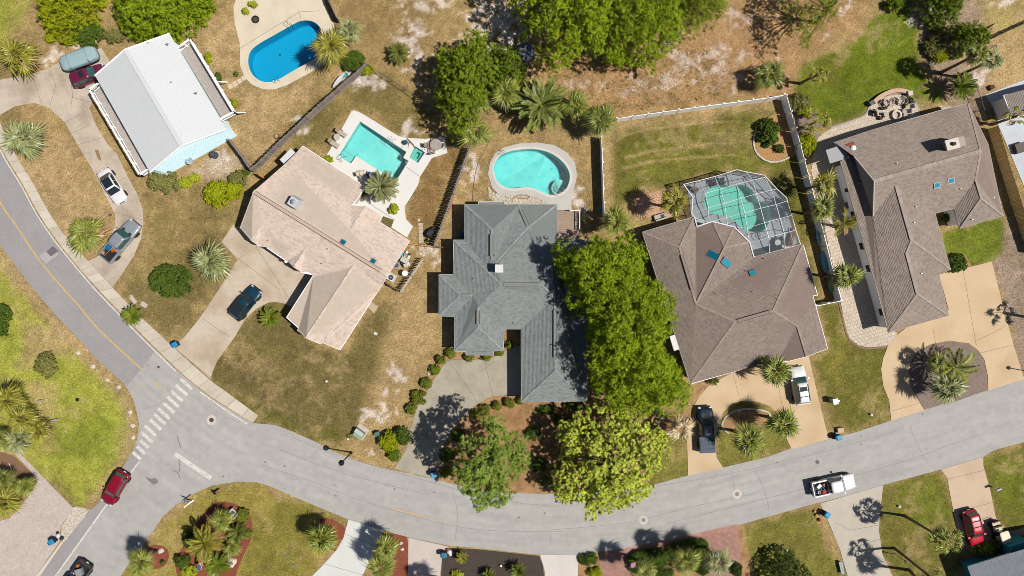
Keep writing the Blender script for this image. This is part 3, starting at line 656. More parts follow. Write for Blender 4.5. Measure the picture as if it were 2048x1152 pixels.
bed('mulch_bed', [(8, 905), (28, 912), (74, 955), (70, 970), (20, 985), (-20, 980), (-20, 905)], M('brown_mulch', A(140, 110, 86), rough=1, var=.3, scale=4, bump=1), .012, False)
m_peb = M('white_pebbles', A(226, 216, 202), rough=.9, var=.1, scale=3, island=.14, col3=A(186, 168, 148))
def pebbles(name, label, pts, n, r, z=.03):
    poly = [W(*p)[:2] for p in pts]; P = np.array(poly); q = NR.uniform(P.min(0), P.max(0), (n * 3, 2)); q = q[inside(q, poly)][:n]
    mb = MB()
    for x, y in q:
        s = r * RND.uniform(.6, 1.3); mb.lathe([(s, 0), (s * .8, s * .5), (s * .3, s * .75)], (x, y, z - .01), 6)
    sheet('pebble_bed', pts, M('pebble_base', A(196, 182, 164), var=.25, scale=4), z - .012)
    return obj(name, mb, m_peb, kind='stuff', label=label)
pebbles('pebbles', 'white pebbles between the kidney pool deck and the grey roof', [(976, 372), (986, 385), (1000, 391), (1030, 391), (1060, 389), (1085, 399), (1100, 412), (1000, 412), (990, 404), (978, 395)], 520, .11)
pebbles('gravel', 'white gravel verge beside the side road', [(147, 1014), (160, 1014), (179, 1020), (160, 1044), (128, 1084), (122, 1078), (124, 1052)], 620, .10)
sheet('lane_kerb', [(122, 1084), (130, 1080), (80, 1152), (40, 1215), (28, 1215), (72, 1152)], M('kerb_white', A(220, 210, 200), var=.08), .06)

# ---------------------------------------------------------------- pools: real basins under their water
def deck(name, outer, inner, mat, z=.06, **k):
    o = [Vector((*W(*p)[:2], z)) for p in outer]; ins = [[Vector((*W(*p)[:2], z)) for p in q] for q in inner]
    tri = tessellate_polygon([o] + ins); v = o + [p for q in ins for p in q]
    mb = MB(); mb.v = [tuple(p) for p in v]; mb.f = [tuple(t) for t in tri]
    f2 = []
    for t in mb.f:
        a = [mb.v[i] for i in t]; f2.append(t if area2(a) > 0 else t[::-1])
    mb.f = f2; n = len(mb.v); k0 = len(o)
    mb.v += [(p.x, p.y, z - .2) for p in o]
    mb.f += [(i, (i + 1) % k0, n + (i + 1) % k0, n + i) if area2(o) < 0 else (n + i, n + (i + 1) % k0, (i + 1) % k0, i) for i in range(k0)]
    return struct(name, mb, mat, **k)
def basin(t, poly, depth, mat, z=.06, name='basin', shallow=None):
    w = [W(*p)[:2] for p in poly]
    if area2(w) < 0: w = w[::-1]
    mb = MB(); k = len(w); n = 0
    inn = offset_poly(w, .12)
    def dz(p):
        if shallow is None: return -depth
        s, e, d2 = shallow; s = W(*s); e = W(*e); ax = (e - s); L = ax.length; u = ((p[0] - s.x) * ax.x + (p[1] - s.y) * ax.y) / (L * L)
        return -(depth + (d2 - depth) * min(1, max(0, u)))
    mb.v = [(p[0], p[1], z) for p in w] + [(p[0], p[1], dz(p) + .2) for p in w] + [(p[0], p[1], dz(p)) for p in inn]
    for r in (0, k): mb.f += [(r + (i + 1) % k, r + i, r + k + i, r + k + (i + 1) % k) for i in range(k)]
    mb.f.append(tuple(range(2 * k, 3 * k)))
    return obj(name, mb, mat, t)
def water(t, poly, mat, z=-.09):
    w = [W(*p)[:2] for p in poly]; w = w if area2(w) > 0 else w[::-1]
    return obj('water', MB().face([(p[0], p[1], z) for p in offset_poly(w, .01)]), mat, t)
def ring(t, poly, w0, w1, mat, z0, z1, name='coping'):
    w = [W(*p)[:2] for p in poly]; a = offset_poly(w, w0); b = offset_poly(w, w1); k = len(a); mb = MB()
    mb.v = [(*p, z1) for p in a] + [(*p, z1) for p in b] + [(*p, z0) for p in a] + [(*p, z0) for p in b]
    for i in range(k):
        j = (i + 1) % k; mb.f += [(i, j, k + j, k + i), (2 * k + i, 2 * k + j, j, i), (k + i, k + j, 3 * k + j, 3 * k + i)]
    return obj(name, mb, mat, t)
def rail(t, p0, p1, h=.85, w=.5, n=2, name='handrail', rr=.028):
    """pair of chrome loops from the deck at p0 over the water at p1"""
    a, b = W(*p0), W(*p1); d = (b - a); d.normalize(); s = Vector((-d.y, d.x, 0)); L = (b - a).length
    for i in range(n):
        o = s * ((i - (n - 1) / 2) * w)
        pts = [a + o + Vector((0, 0, .06))] + [a + o + d * L * u + Vector((0, 0, zz)) for u, zz in ((.02, h * .8), (.18, h), (.5, h * .95), (.85, h * .55), (1, -.1), (1, -.6))]
        obj(name, MB().tube(pts, rr, 6), M('chrome', (.6, .6, .62), rough=.25, metal=1, var=0), t, smooth=True)
w_blue = see_through('water_blue', (.55, .93, 1.0), 1, .03, .1, .3, 3)
w_aqua = see_through('water_aqua', (.72, .97, .98), 1, .05, .1, .9, 5)
w_teal = see_through('water_teal', (.66, .94, .9), 1, .03, .1, .1, 3)
m_deckA = M('cream_deck', A(230, 218, 194), rough=.85, var=.05, scale=1, col2=A(210, 196, 172), f2=.6, scale2=.35)
m_deckB = M('white_deck', A(238, 236, 232), rough=.8, var=.03, scale=1, col2=A(226, 222, 216), f2=.4, scale2=.5)
m_deckC = M('grey_deck', A(206, 202, 196), rough=.85, var=.08, scale=1.2, col2=A(190, 184, 178), f2=.6, scale2=.6)
m_deckD = M('cage_deck', A(206, 214, 220), rough=.85, var=.05, scale=1)
deck('pool_deck', [(472, -60), (472, 0), (467, 15), (470, 50), (480, 87), (480, 130), (490, 155), (502, 168), (512, 173), (527, 179), (550, 179), (575, 170), (612, 150), (642, 132), (668, 105), (672, 70), (666, 42), (657, 25), (648, 0), (640, -60)], [POOL_A], m_deckA)
joints([[(597, 22), (605, 45)], [(482, 96), (540, 60), (600, 24), (640, 22)]], .05, .066)
deck('pool_deck', [(703.5, 222), (709, 221), (722, 226), (750, 243), (782, 263), (797, 272), (811, 276), (851, 278), (870, 276), (882, 273), (889, 275), (895, 306), (864, 316), (840, 353.5), (836, 370), (818, 400), (809, 413), (812, 438), (826, 453), (814, 475), (806, 470), (760, 440), (700, 420), (690, 360), (620, 318), (653, 311), (660, 300)],
     [POOL_B, SPA_B], m_deckB)
joints([[(814, 277), (803, 297)], [(812, 334), (840, 353)], [(720, 395), (790, 440)]], .05, .066)
bed('planting_bed', [(788, 440), (766, 432), (758, 446), (782, 456)], M('lawn_patch', C_DOLIVE, var=.3, scale=4, rough=1, bump=1), .07, False)
deck('pool_deck', [(976, 348), (980, 324), (991, 306), (1010, 294), (1040, 287), (1075, 285), (1110, 291), (1135, 306), (1150, 327), (1154, 350), (1149, 375), (1143, 395), (1143, 420), (1114, 420), (1098, 411), (1085, 400), (1060, 391), (1030, 392), (1000, 392), (984, 375)], [POOL_C], m_deckC)
deck('pool_deck', [(1374, 372), (1474, 345), (1524, 355), (1564, 398), (1594, 485), (1560, 530), (1498, 520), (1440, 470), (1394, 470), (1382, 430)], [POOL_D], m_deckD)
def drain(t, px, py, z): obj('drain', MB().lathe([(.16, 0), (.16, .03), (.02, .04)], W(px, py, z), 12, cap=False), M('drain_grey', A(70, 110, 120), var=.1), t)
def pool(label, poly, depth, floor, wat, cop, shallow=None, z=.06):
    P = [W(*p) for p in poly]; c = sum(P, Vector()) / len(P)
    t = thing('swimming_pool', label, 'pool', (c.x, c.y, 0))
    basin(t, poly, depth, floor, z, shallow=shallow); water(t, poly, wat)
    if cop: ring(t, poly, -.001, -.32, cop, z - .02, z + .035)
    return t
f_blue = M('pool_paint', A(26, 176, 216, 1.05), rough=.6, var=.02, scale=.7)
f_aqua = M('pool_plaster', A(160, 226, 216, 1.15), rough=.7, var=.08, scale=1.6, col2=A(126, 214, 212, 1.1), f2=.7, scale2=.25)
f_aquaC = M('pool_plaster_c', A(128, 226, 220, 1.12), rough=.7, var=.07, scale=2.2, col2=A(70, 205, 208, 1.1), f2=.6, scale2=1.2)
f_teal = M('pool_marcite', A(160, 226, 212, 1.5), rough=.7, var=.05, scale=1, col2=A(190, 228, 214, 1.5), f2=.6, scale2=.3)
pA = pool('bright blue rounded pool in a cream deck behind the white metal roof', POOL_A, 1.7, f_blue, w_blue, m_deckA)
drain(pA, 560, 110, -1.69)
rail(pA, (575, 46), (583, 55)); rail(pA, (556, 164), (551, 157))
pB = pool('rectangular aqua pool with a step ledge in a white deck', POOL_B, 1.0, f_aqua, w_aqua, None, shallow=((690, 285), (810, 345), 2.0))
obj('ledge', MB().prism(offset_poly([W(*p)[:2] for p in [(677, 312), (700, 325.5), (708, 313), (686, 299)]], .02), -1.1, -.35), f_aqua, pB)
obj('step', MB().prism(offset_poly([W(*p)[:2] for p in [(686, 299), (708, 313), (713, 305), (691, 291)]], .02), -1.1, -.6), f_aqua, pB)
rail(pB, (788, 277), (780, 289)); rail(pB, (682, 322), (690, 310))
sp = thing('spa', 'small square spa sunk in the white deck beside the rectangular pool', 'spa', W(834, 309))
basin(sp, SPA_B, .9, M('spa_plaster', A(150, 214, 200, 1.1), var=.05), .06); water(sp, SPA_B, w_teal)
ring(sp, SPA_B, .42, .02, M('spa_bench', A(160, 214, 204, 1.1), var=.05), -.9, -.4, 'bench')
rail(sp, (851, 300), (844, 306), n=1)
pC = pool('kidney shaped aqua pool in a grey deck behind the grey house', POOL_C, 1.1, f_aquaC, w_aqua, M('coping_grey', A(222, 216, 208), var=.06), shallow=((1060, 340), (1120, 330), 1.9))
drain(pC, 1102, 338, -1.7)
rail(pC, (1003, 305), (1011, 311)); rail(pC, (1121, 388), (1114, 374), n=3, h=.9); 
for i in range(3): obj('step', MB().prism([tuple(W(1120 + (6 + 5 * i) * math.cos(a), 374 + (6 + 5 * i) * math.sin(a))[:2]) for a in np.linspace(2.2, 5.2, 9)], -1.3, -.35 - .25 * i), f_aqua, pC)
pD = pool('teal freeform pool inside the white framed screen cage', POOL_D, .9, f_teal, w_teal, M('coping_pale', A(206, 212, 208), var=.05), shallow=((1420, 390), (1530, 440), 1.7))
rail(pD, (1520, 478), (1514, 462), n=3)
# ---------------------------------------------------------------- houses
def fit_plane(P):
    c = sum(P, Vector()) / len(P); n = Vector()
    for i in range(len(P)):
        a, b = P[i], P[(i + 1) % len(P)]
        n += Vector(((a.y - b.y) * (a.z + b.z), (a.z - b.z) * (a.x + b.x), (a.x - b.x) * (a.y + b.y)))
    n.normalize(); n = -n if n.z < 0 else n
    return c, n

def shingle_faces(mb, P, cw=.34, ex=.17, lift=.03):
    c, n = fit_plane(P)
    dev = max(abs((p - c).dot(n)) for p in P)
    parts = [P]
    if dev > .06 and len(P) > 3:
        parts = [[P[i] for i in t] for t in tessellate_polygon([P])]
    u = Vector((0, 0, 1)) - n * n.z
    u = Vector((0, 1, 0)) if u.length < .03 else u
    v = Vector((u.y, -u.x, 0)).normalized()
    for Q in parts:
        c, n = fit_plane(Q)
        if n.z < .15: continue
        flat = n.z > .9985
        if flat:
            uu = u.normalized(); key = lambda p: (p.dot(v), p.dot(uu)); ch = ex
        else:
            sl = math.sqrt(1 - n.z ** 2); key = lambda p: (p.dot(v), p.z); ch = ex * sl
        poly = [key(p) for p in Q]
        h = Vector((u.x, u.y, 0)).normalized()
        # point of the plane at (along, height)
        def at(a, b, l):
            if flat: q = v * a + h * b; q.z = c.z - (n.x * (q.x - c.x) + n.y * (q.y - c.y)) / n.z
            else:
                g = n.x * h.x + n.y * h.y; gv = n.x * v.x + n.y * v.y
                w = (n.dot(c) - n.z * b - gv * a) / g if abs(g) > 1e-6 else 0
                q = v * a + h * w; q.z = b
            return q + n * l
        if area2(poly) == 0: continue
        for cc in cells(poly, cw, ch, 0.0):
            if abs(area2(cc)) < cw * ch * .04: continue
            b0 = math.floor(min(p[1] for p in cc) / ch + .02) * ch
            if area2(cc) < 0: cc = cc[::-1]
            pts = [at(a, b, .008 + lift * (1 - min(1, max(0, (b - b0) / ch)))) for a, b in cc]
            nn = (pts[1] - pts[0]).cross(pts[2] - pts[1])
            if nn.dot(n) < 0: pts = pts[::-1]
            mb.face(pts)
            if len(cc) == 4:
                lo = sorted(range(4), key=lambda i: pts[i].z)[:2] if not flat else None
                if lo:
                    p, q = pts[lo[0]], pts[lo[1]]; mb.face([p, q, q - n * lift, p - n * lift])

def shingle_mat(name, c, isl=.15, c3=None):
    return M(name, A(*c), rough=.95, var=.10, scale=.5, island=isl, col3=A(*c3) if c3 else None, spec=.1)

PK = .68
def ZK(z, e=None):
    e = E if e is None else e
    return e + (z - e) * PK if z > e else z
def house(name, label, root, e, planes, outline, mroof, mbase, mwall, mtrim, inset=.45, ridges=(), vents=(), wall_top=None, fascia=True, mcap=None):
    planes = [[(q[0], q[1], ZK(q[2], e)) for q in pl] for pl in planes]
    t = thing(name, label, 'house', W(*root))
    out3 = PX(outline, e)
    roof = MB(); sh = MB()
    for pl in planes:
        P = [W(*p) for p in pl]
        c, n = fit_plane(P)
        if area2(P) < 0: P = P[::-1]
        roof.face(P); shingle_faces(sh, P)
    fo = [(p.x, p.y) for p in out3]
    fo = fo if area2(fo) > 0 else fo[::-1]
    r = obj('roof', roof, mbase, t); PLN[r.name] = planes
    obj('soffit', MB().prism(offset_poly(fo, .04), e - .2, e - .14), mtrim, r)
    obj('shingles', sh, mroof, r, kind='stuff')
    obj('wall', MB().prism(offset_poly(fo, inset), 0, e - .17), mwall, t)
    if fascia:
        fb = MB()
        for a, b in zip(fo, fo[1:] + fo[:1]): fb.beam((a[0], a[1], e - .06), (b[0], b[1], e - .06), .06, .16)
        obj('fascia', fb, mtrim, r)
    for a in ridges:
        w = a[2] if len(a) > 2 else .24; p, q = W(a[0][0], a[0][1], ZK(a[0][2], e)), W(a[1][0], a[1][1], ZK(a[1][2], e)); hh = a[3] if len(a) > 3 else .05
        cap = MB(); d = q - p; k = max(1, int(d.length / .32))
        for i in range(k):
            p0 = p + d * (i / k); p1 = p + d * ((i + 1.12) / k) if i < k - 1 else q
            cap.beam(p0 + Vector((0, 0, .035 + .012)), p1 + Vector((0, 0, .035)), w, hh)
        obj('ridge_cap', cap, mcap or mroof, r)
    return t, r

def on_roof(planes, px, py):
    """the roof point (and its slope) standing over this plan spot as the drone sees it"""
    eye = Vector((0, 0, ALT)); d = (W(px, py) - eye); best = (None, None)
    for pl in planes:
        if not inside(np.array([[px, py]], float), [q[:2] for q in pl])[0]: continue
        c, n = fit_plane([W(*q) for q in pl]); p = eye + d * ((c - eye).dot(n) / d.dot(n))
        if best[0] is None or p.z > best[0].z: best = (p, n)
    return best if best[0] is not None else (W(px, py, 4), Vector((0, 0, 1)))
PLN = {}
def skylight(r, px, py, z, w, l, ang, mglass, mframe):
    p, n = on_roof(PLN[r.name], px, py); ax = Vector((math.cos(ang), math.sin(ang), 0)); ax = (ax - n * ax.dot(n)).normalized(); ay = n.cross(ax)
    def bx(lift, sx, sy, sz):
        mb = MB()
        for k in (-1, 1):
            for a, b in ((-1, -1), (1, -1), (1, 1), (-1, 1)): mb.v.append(tuple(p + ax * a * sx / 2 + ay * b * sy / 2 + n * (lift + k * sz / 2)))
        mb.f = [(3, 2, 1, 0), (4, 5, 6, 7)] + [(i, (i + 1) % 4, 4 + (i + 1) % 4, 4 + i) for i in range(4)]; return mb
    f = obj('skylight', bx(.07, w + .16, l + .16, .2), mframe, r)
    obj('pane', bx(.165, w, l, .03), mglass, f)
def ridge_vent(r, p, q, w=.34, m=None):
    a, b = W(p[0], p[1], ZK(p[2])), W(q[0], q[1], ZK(q[2]))
    o = obj('ridge_vent', MB().beam(a + Vector((0, 0, .1)), b + Vector((0, 0, .1)), w, .1), m or MATS['vent_top'], r)
    d = (b - a).normalized(); s = Vector((-d.y, d.x, 0)) * w * .56
    for k in (-1, 1): obj('slot', MB().beam(a + s * k + Vector((0, 0, .08)), b + s * k + Vector((0, 0, .08)), .05, .1), MATS['vent_dark'], o)
def pipe_vent(r, px, py, z, m, rr=.07, h=.3):
    p = on_roof(PLN[r.name], px, py)[0] if r.name in PLN else W(px, py, z)
    obj('vent_pipe', MB().lathe([(rr * 2, -.05), (rr, .05), (rr, h), (rr * .6, h)], p, 8), m, r)
m_vd = M('vent_dark', A(58, 54, 54), var=0); 
m_glass = M('skylight_glass', A(0, 120, 150, .8), rough=.12, spec=.6, var=0, coat=.3)
m_glassd = M('dark_glass', A(40, 48, 56), rough=.08, spec=.7, var=0)
m_wtrim = M('white_trim', (.78, .78, .77), rough=.6, var=.03)
m_wwall = M('white_stucco', (.66, .66, .66), rough=.9, var=.04, bump=.2)
m_cwall = M('cream_stucco', A(222, 212, 194), rough=.9, var=.04, bump=.2)
m_metal_v = M('galvanised', A(190, 194, 196), rough=.4, metal=.5, var=.05)

# ---- beige shingle house
E = 2.9
M('vent_top', A(206, 180, 164), var=.05)
mB = shingle_mat('beige_shingle', (224, 205, 191), .2, (208, 187, 173)); mBb = M('beige_felt', A(204, 188, 172), var=.1)
hb_planes = [
 [(507, 383, 5.1), (777, 551, 5.1), (819, 482, E), (758, 443, E), (701, 460, 4.2), (704, 410, 3.3), (731, 373, E), (606, 292, E), (572, 326, 3.6)],
 [(704, 410, 3.3), (701, 460, 4.2), (732, 413, 4.0)], [(732, 413, 4.0), (701, 460, 4.2), (758, 443, E), (765, 432, E)],
 [(507, 383, 5.1), (480, 455, E), (503, 482, 3.6), (527, 447, 4.0), (534, 494, E), (575, 522, E), (611, 499, 3.9), (617, 544, E), (627, 550, E), (708, 530, 4.6), (762, 573, 3.6), (777, 551, 5.1)],
 [(480, 455, E), (494, 472, E), (503, 482, 3.6), (527, 447, 4.0)][::1], [(527, 447, 4.0), (503, 482, 3.6), (516, 491, E), (534, 494, E)],
 [(611, 499, 3.9), (575, 522, E), (588, 535, 3.9)], [(611, 499, 3.9), (588, 535, 3.9), (603, 545, E), (617, 544, E)],
 [(708, 530, 4.6), (627, 550, E), (573, 635, E), (597, 656, E), (595, 661, E), (612, 676, 4.6)],
 [(708, 530, 4.6), (612, 676, 4.6), (641, 688, 3.7), (645, 685, 3.6), (680, 700, E), (742, 603, E), (762, 573, 3.6)]]
hb_out = [(480, 455), (515, 380), (572, 326), (606, 292), (731, 373), (708, 408), (732, 415), (765, 432), (758, 443), (819, 482), (762, 573), (742, 603), (680, 700), (645, 685), (641, 688), (612, 676), (595, 661), (597, 656), (573, 635), (627, 550), (603, 545), (575, 522), (534, 494), (516, 491)]
hB, rB = house('beige_roof_house', 'house with a pale beige shingle roof and garage wing, left of the grey house', (620, 500), E, hb_planes, hb_out, mB, mBb, m_cwall, m_wtrim, .4,
               [((708, 530, 4.6), (612, 676, 4.6)), ((732, 413, 4.0), (701, 460, 4.2)), ((611, 499, 3.9), (588, 535, 3.9)), ((527, 447, 4.0), (503, 482, 3.6)), ((507, 383, 5.1), (777, 551, 5.1), .5)],
               mcap=M('beige_cap', A(222, 206, 190), var=.08, island=.15))
ridge_vent(rB, (510, 385, 5.1), (762, 542, 5.1), .36)
for x, y, z in ((504, 447, 3.6), (686, 485, 4.9), (746, 523, 4.8)): skylight(rB, x, y, z, .5, .5, -.56, m_glass, M('skylight_frame', A(130, 120, 116), var=.05))
for x, y in ((536, 481), (655, 498), (643, 527), (750, 516)): pipe_vent(rB, x, y, 4.0, M('rusty_pipe', A(140, 96, 80), var=.1), .05, .25)
ch = MB().box(W(589, 405, 4.6), (1.35, 1.5, 1.4), -.56, .72)
c_ = obj('chimney', ch, M('chimney_metal', A(206, 212, 216), rough=.6, var=.05), rB); obj('flue_cap', MB().lathe([(.22, 0), (.22, .3), (.3, .3), (.3, .36), (.05, .42)], W(588, 404, 5.3), 12), m_metal_v, c_)
obj('porch_roof', MB().box(W(580, 317, 2.5), (1.6, 2.0, .08), -.78), M('white_panel', A(226, 224, 226), var=.03), hB)
obj('downpipe', MB().tube([W(819, 482, 2.8), W(816, 486, 2.6), W(816, 486, .1)], .06, 6), m_wtrim, hB)
obj('porch_column', MB().box(W(620, 546, 1.3), (.24, .24, 2.6), -.56), m_wtrim, hB)
obj('porch_column', MB().box(W(578, 524, 1.3), (.24, .24, 2.6), -.56), m_wtrim, hB)
obj('gutter', MB().beam(W(534, 495, 2.86), W(575, 523, 2.86), .14, .12), m_wtrim, rB)
tag(obj('concrete_pad', MB().prism([W(*p)[:2] for p in [(734, 612), (742, 604), (757, 613), (748, 627)]], -.05, .05), M('pad', A(196, 176, 150), var=.08)), 'small square concrete pad beside the garage wing of the beige house', 'paving slab')

# ---- grey shingle house
E = 2.8
M('vent_top', A(150, 152, 148))
mC = shingle_mat('grey_shingle', (146, 152, 151), .24, (124, 130, 130)); mCb = M('grey_felt', A(128, 134, 133), var=.1)
hc_planes = [
 [(929, 409, E), (984, 460, 4.9), (1037, 409, 3.6), (1037, 409, E)], [(957, 410, E), (1009, 410, E), (1009, 403, 2.6), (957, 403, 2.6)],
 [(929, 409, E), (929, 480, E), (907, 480, E), (1003, 569, 5.6), (984, 520, 4.9), (984, 460, 4.9)],
 [(907, 480, E), (907, 549, E), (945, 591, 4.0), (990, 578, 5.3), (1003, 569, 5.6)],
 [(878, 549, E), (920, 591, 4.0), (945, 591, 4.0), (907, 549, E)], [(878, 549, E), (878, 632, E), (920, 591, 4.0)], [(878, 632, E), (909, 633, E), (945, 591, 4.0), (920, 591, 4.0)],
 [(909, 633, E), (909, 703, E), (957, 655, 4.4), (957, 614, 4.7), (990, 578, 5.3), (945, 591, 4.0)], [(909, 703, E), (1007, 701, E), (957, 655, 4.4)], [(932, 704, E), (932, 710, 2.7), (987, 710, 2.7), (987, 702, E)],
 [(957, 655, 4.4), (1007, 701, E), (1007, 658, E), (957, 614, 4.7)],
 [(957, 614, 4.7), (1007, 658, E), (1042, 658, E), (1109, 596, 5.0), (1085, 569, 5.6), (1003, 569, 5.6), (990, 578, 5.3)],
 [(984, 520, 4.9), (1003, 569, 5.6), (1085, 569, 5.6), (1106, 548, 4.8), (1056, 455, 4.6), (990, 527, 4.9)],
 [(984, 460, 4.9), (984, 520, 4.9), (990, 527, 4.9), (1037, 409, 3.6)], [(1037, 409, 3.6), (990, 527, 4.9), (1056, 455, 4.6)], [(1037, 409, 3.6), (1056, 455, 4.6), (1114, 409, E), (1037, 409, E)],
 [(1114, 409, E), (1056, 455, 4.6), (1106, 548, 4.8), (1114, 480, E)],
 [(1042, 658, E), (1043, 804, E), (1111, 741, 5.0), (1109, 596, 5.0)], [(1043, 804, E), (1174, 802, E), (1111, 741, 5.0)],
 [(1109, 596, 5.0), (1111, 741, 5.0), (1174, 802, E), (1174, 480, E), (1114, 480, E), (1106, 548, 4.8)], [(1085, 569, 5.6), (1109, 596, 5.0), (1106, 548, 4.8)]]
hc_out = [(929, 409), (957, 409), (957, 403), (1009, 403), (1009, 409), (1114, 409), (1114, 480), (1174, 480), (1174, 802), (1043, 804), (1042, 658), (1007, 658), (1007, 701), (987, 702), (987, 710), (932, 710), (932, 703), (909, 703), (909, 633), (878, 632), (878, 549), (907, 549), (907, 480), (929, 480)]
g_cap = M('grey_cap', A(152, 158, 157), var=.08, island=.15)
hC, rC = house('grey_roof_house', 'sprawling house with a grey shingle roof of many hips, left of the big green tree', (1020, 600), E, hc_planes, hc_out, mC, mCb, M('grey_stucco', A(170, 170, 166), var=.05), M('pale_gutter', A(212, 212, 208), var=.03), .5,
   [((929, 409, E), (984, 460, 4.9)), ((984, 460, 4.9), (984, 520, 4.9)), ((907, 480, E), (1003, 569, 5.6)), ((1003, 569, 5.6), (1085, 569, 5.6)), ((878, 549, E), (920, 591, 4.0)), ((878, 632, E), (920, 591, 4.0)), ((920, 591, 4.0), (945, 591, 4.0)),
    ((909, 703, E), (957, 655, 4.4)), ((1007, 701, E), (957, 655, 4.4)), ((957, 655, 4.4), (957, 614, 4.7)), ((1037, 409, 3.6), (1056, 455, 4.6)), ((1114, 409, E), (1056, 455, 4.6)), ((1056, 455, 4.6), (990, 527, 4.9)),
    ((1043, 804, E), (1111, 741, 5.0)), ((1174, 802, E), (1111, 741, 5.0)), ((1109, 596, 5.0), (1111, 741, 5.0)), ((1085, 569, 5.6), (1109, 596, 5.0))], mcap=g_cap)
gv = M('grey_vent', A(140, 142, 136), var=.05)
for a, b in (((983, 469, 4.9), (983, 513, 4.9)), ((1007, 569, 5.6), (1078, 569, 5.6)), ((956, 621, 4.55), (956, 648, 4.45)), ((923, 591, 4.0), (941, 591, 4.0)), ((1110, 620, 5.0), (1110, 715, 5.0)), ((1041, 419, 3.8), (1055, 450, 4.5))): ridge_vent(rC, a, b, .34, gv)
for x, y, z in ((991, 511, 5.0), (948, 558, 4.2), (1010, 604, 5.0), (1028, 646, 3.5), (1116, 675, 4.9)): pipe_vent(rC, x, y, z, m_metal_v, .06, .3)
c_ = obj('chimney', MB().box(W(998, 537, 4.5), (.95, .95, 2.0)), M('chimney_siding', A(170, 178, 176), var=.05), rC)
k_ = obj('chimney_cap', MB().box(W(998, 537, 5.54), (1.02, 1.02, .1), 0, .92), M('cap_white', A(232, 232, 230), var=.04), c_)
obj('garage_door', MB().box(W(1046, 738, 1.1) + Vector((-.02, 0, 0)), (.06, 4.8, 2.2)), m_wtrim, hC)
obj('rain_barrel', MB().lathe([(.28, 0), (.34, .3), (.34, .7), (.28, .95)], W(924, 470, 0), 12), M('barrel_blue', A(50, 110, 170), rough=.5), hC)

# ---- brown shingle house
m_bv = M('brown_vent', A(150, 132, 124), var=.05)
mD = shingle_mat('brown_shingle', (155, 141, 132), .24, (130, 115, 106)); mDb = M('brown_felt', A(140, 122, 114), var=.1)
hd_planes = [
 [(1285, 464, E), (1359, 495, 4.6), (1388, 434, E)], [(1359, 495, 4.6), (1392, 608, 4.7), (1390, 456, E), (1388, 434, E)],
 [(1390, 456, E), (1392, 608, 4.7), (1449, 495, 4.9), (1425, 443, E)], [(1425, 443, E), (1449, 495, 4.9), (1468, 454, E)], [(1468, 454, E), (1449, 495, 4.9), (1499, 484, E)], [(1499, 484, E), (1449, 495, 4.9), (1508, 514, E)],
 [(1449, 495, 4.9), (1392, 608, 4.7), (1508, 514, E)], [(1508, 514, E), (1392, 608, 4.7), (1470, 643, 5.9), (1546, 621, 5.9), (1606, 488, E)],
 [(1285, 464, E), (1381, 768, E), (1470, 643, 5.9), (1392, 608, 4.7), (1359, 495, 4.6)],
 [(1381, 768, E), (1511, 731, E), (1556, 718, E), (1595, 653, 4.6), (1546, 621, 5.9), (1470, 643, 5.9)],
 [(1556, 718, E), (1573, 723, E), (1613, 713, 4.3), (1595, 653, 4.6)], [(1613, 713, 4.3), (1655, 697, E), (1595, 653, 4.6)],
 [(1606, 488, E), (1546, 621, 5.9), (1595, 653, 4.6), (1655, 697, E), (1626, 592, E), (1635, 590, E), (1631, 575, E)]]
hd_out = [(1285, 464), (1388, 434), (1394, 453), (1425, 443), (1468, 454), (1499, 484), (1508, 514), (1606, 488), (1635, 590), (1626, 592), (1655, 697), (1613, 713), (1573, 723), (1511, 731), (1381, 768)]
b_cap = M('brown_cap', A(164, 148, 138), var=.08, island=.12)
hD, rD = house('brown_roof_house', 'house with a brown shingle roof joined to the white screen cage', (1460, 620), E, hd_planes, hd_out, mD, mDb, m_cwall, m_wtrim, .4,
   [((1285, 464, E), (1359, 495, 4.6)), ((1359, 495, 4.6), (1388, 434, E)), ((1359, 495, 4.6), (1392, 608, 4.7)), ((1425, 443, E), (1449, 495, 4.9)), ((1468, 454, E), (1449, 495, 4.9)), ((1499, 484, E), (1449, 495, 4.9)), ((1392, 608, 4.7), (1449, 495, 4.9)),
    ((1392, 608, 4.7), (1470, 643, 5.9)), ((1470, 643, 5.9), (1546, 621, 5.9)), ((1606, 488, E), (1546, 621, 5.9)), ((1381, 768, E), (1470, 643, 5.9)), ((1546, 621, 5.9), (1595, 653, 4.6)), ((1595, 653, 4.6), (1613, 713, 4.3))], mcap=b_cap)
ridge_vent(rD, (1474, 642, 5.9), (1540, 623, 5.9), .34, m_bv); ridge_vent(rD, (1363, 510, 4.62), (1384, 580, 4.7), .3, m_bv)
skylight(rD, 1426.5, 511, 4.7, .75, 1.35, 1.05, m_glass, M('bronze_frame', A(120, 112, 110), var=.05)); skylight(rD, 1451, 525, 4.7, .7, 1.2, .95, M('skylight_lit', A(30, 160, 190, .9), rough=.12, spec=.6, var=0, coat=.3), MATS['bronze_frame'])
skylight(rD, 1504, 546, 4.2, .62, .55, .3, MATS['skylight_lit'], MATS['bronze_frame'])
for x, y, z in ((1332, 534, 3.5), (1526, 517, 3.4), (1490, 542, 4.0), (1428, 586, 4.4), (1502, 584, 4.8)): pipe_vent(rD, x, y, z, m_vd, .05, .22)
obj('awning', MB().box(W(1357, 683, 2.75), (1.75, 1.9, .08), .3), M('white_awning', A(238, 238, 236), var=.02), hD)
for a in ((1462, 749), (1440, 756)): obj('window', MB().box(W(a[0], a[1] - 14, 1.5), (1.2, .12, 1.1), .28), m_glassd, hD)

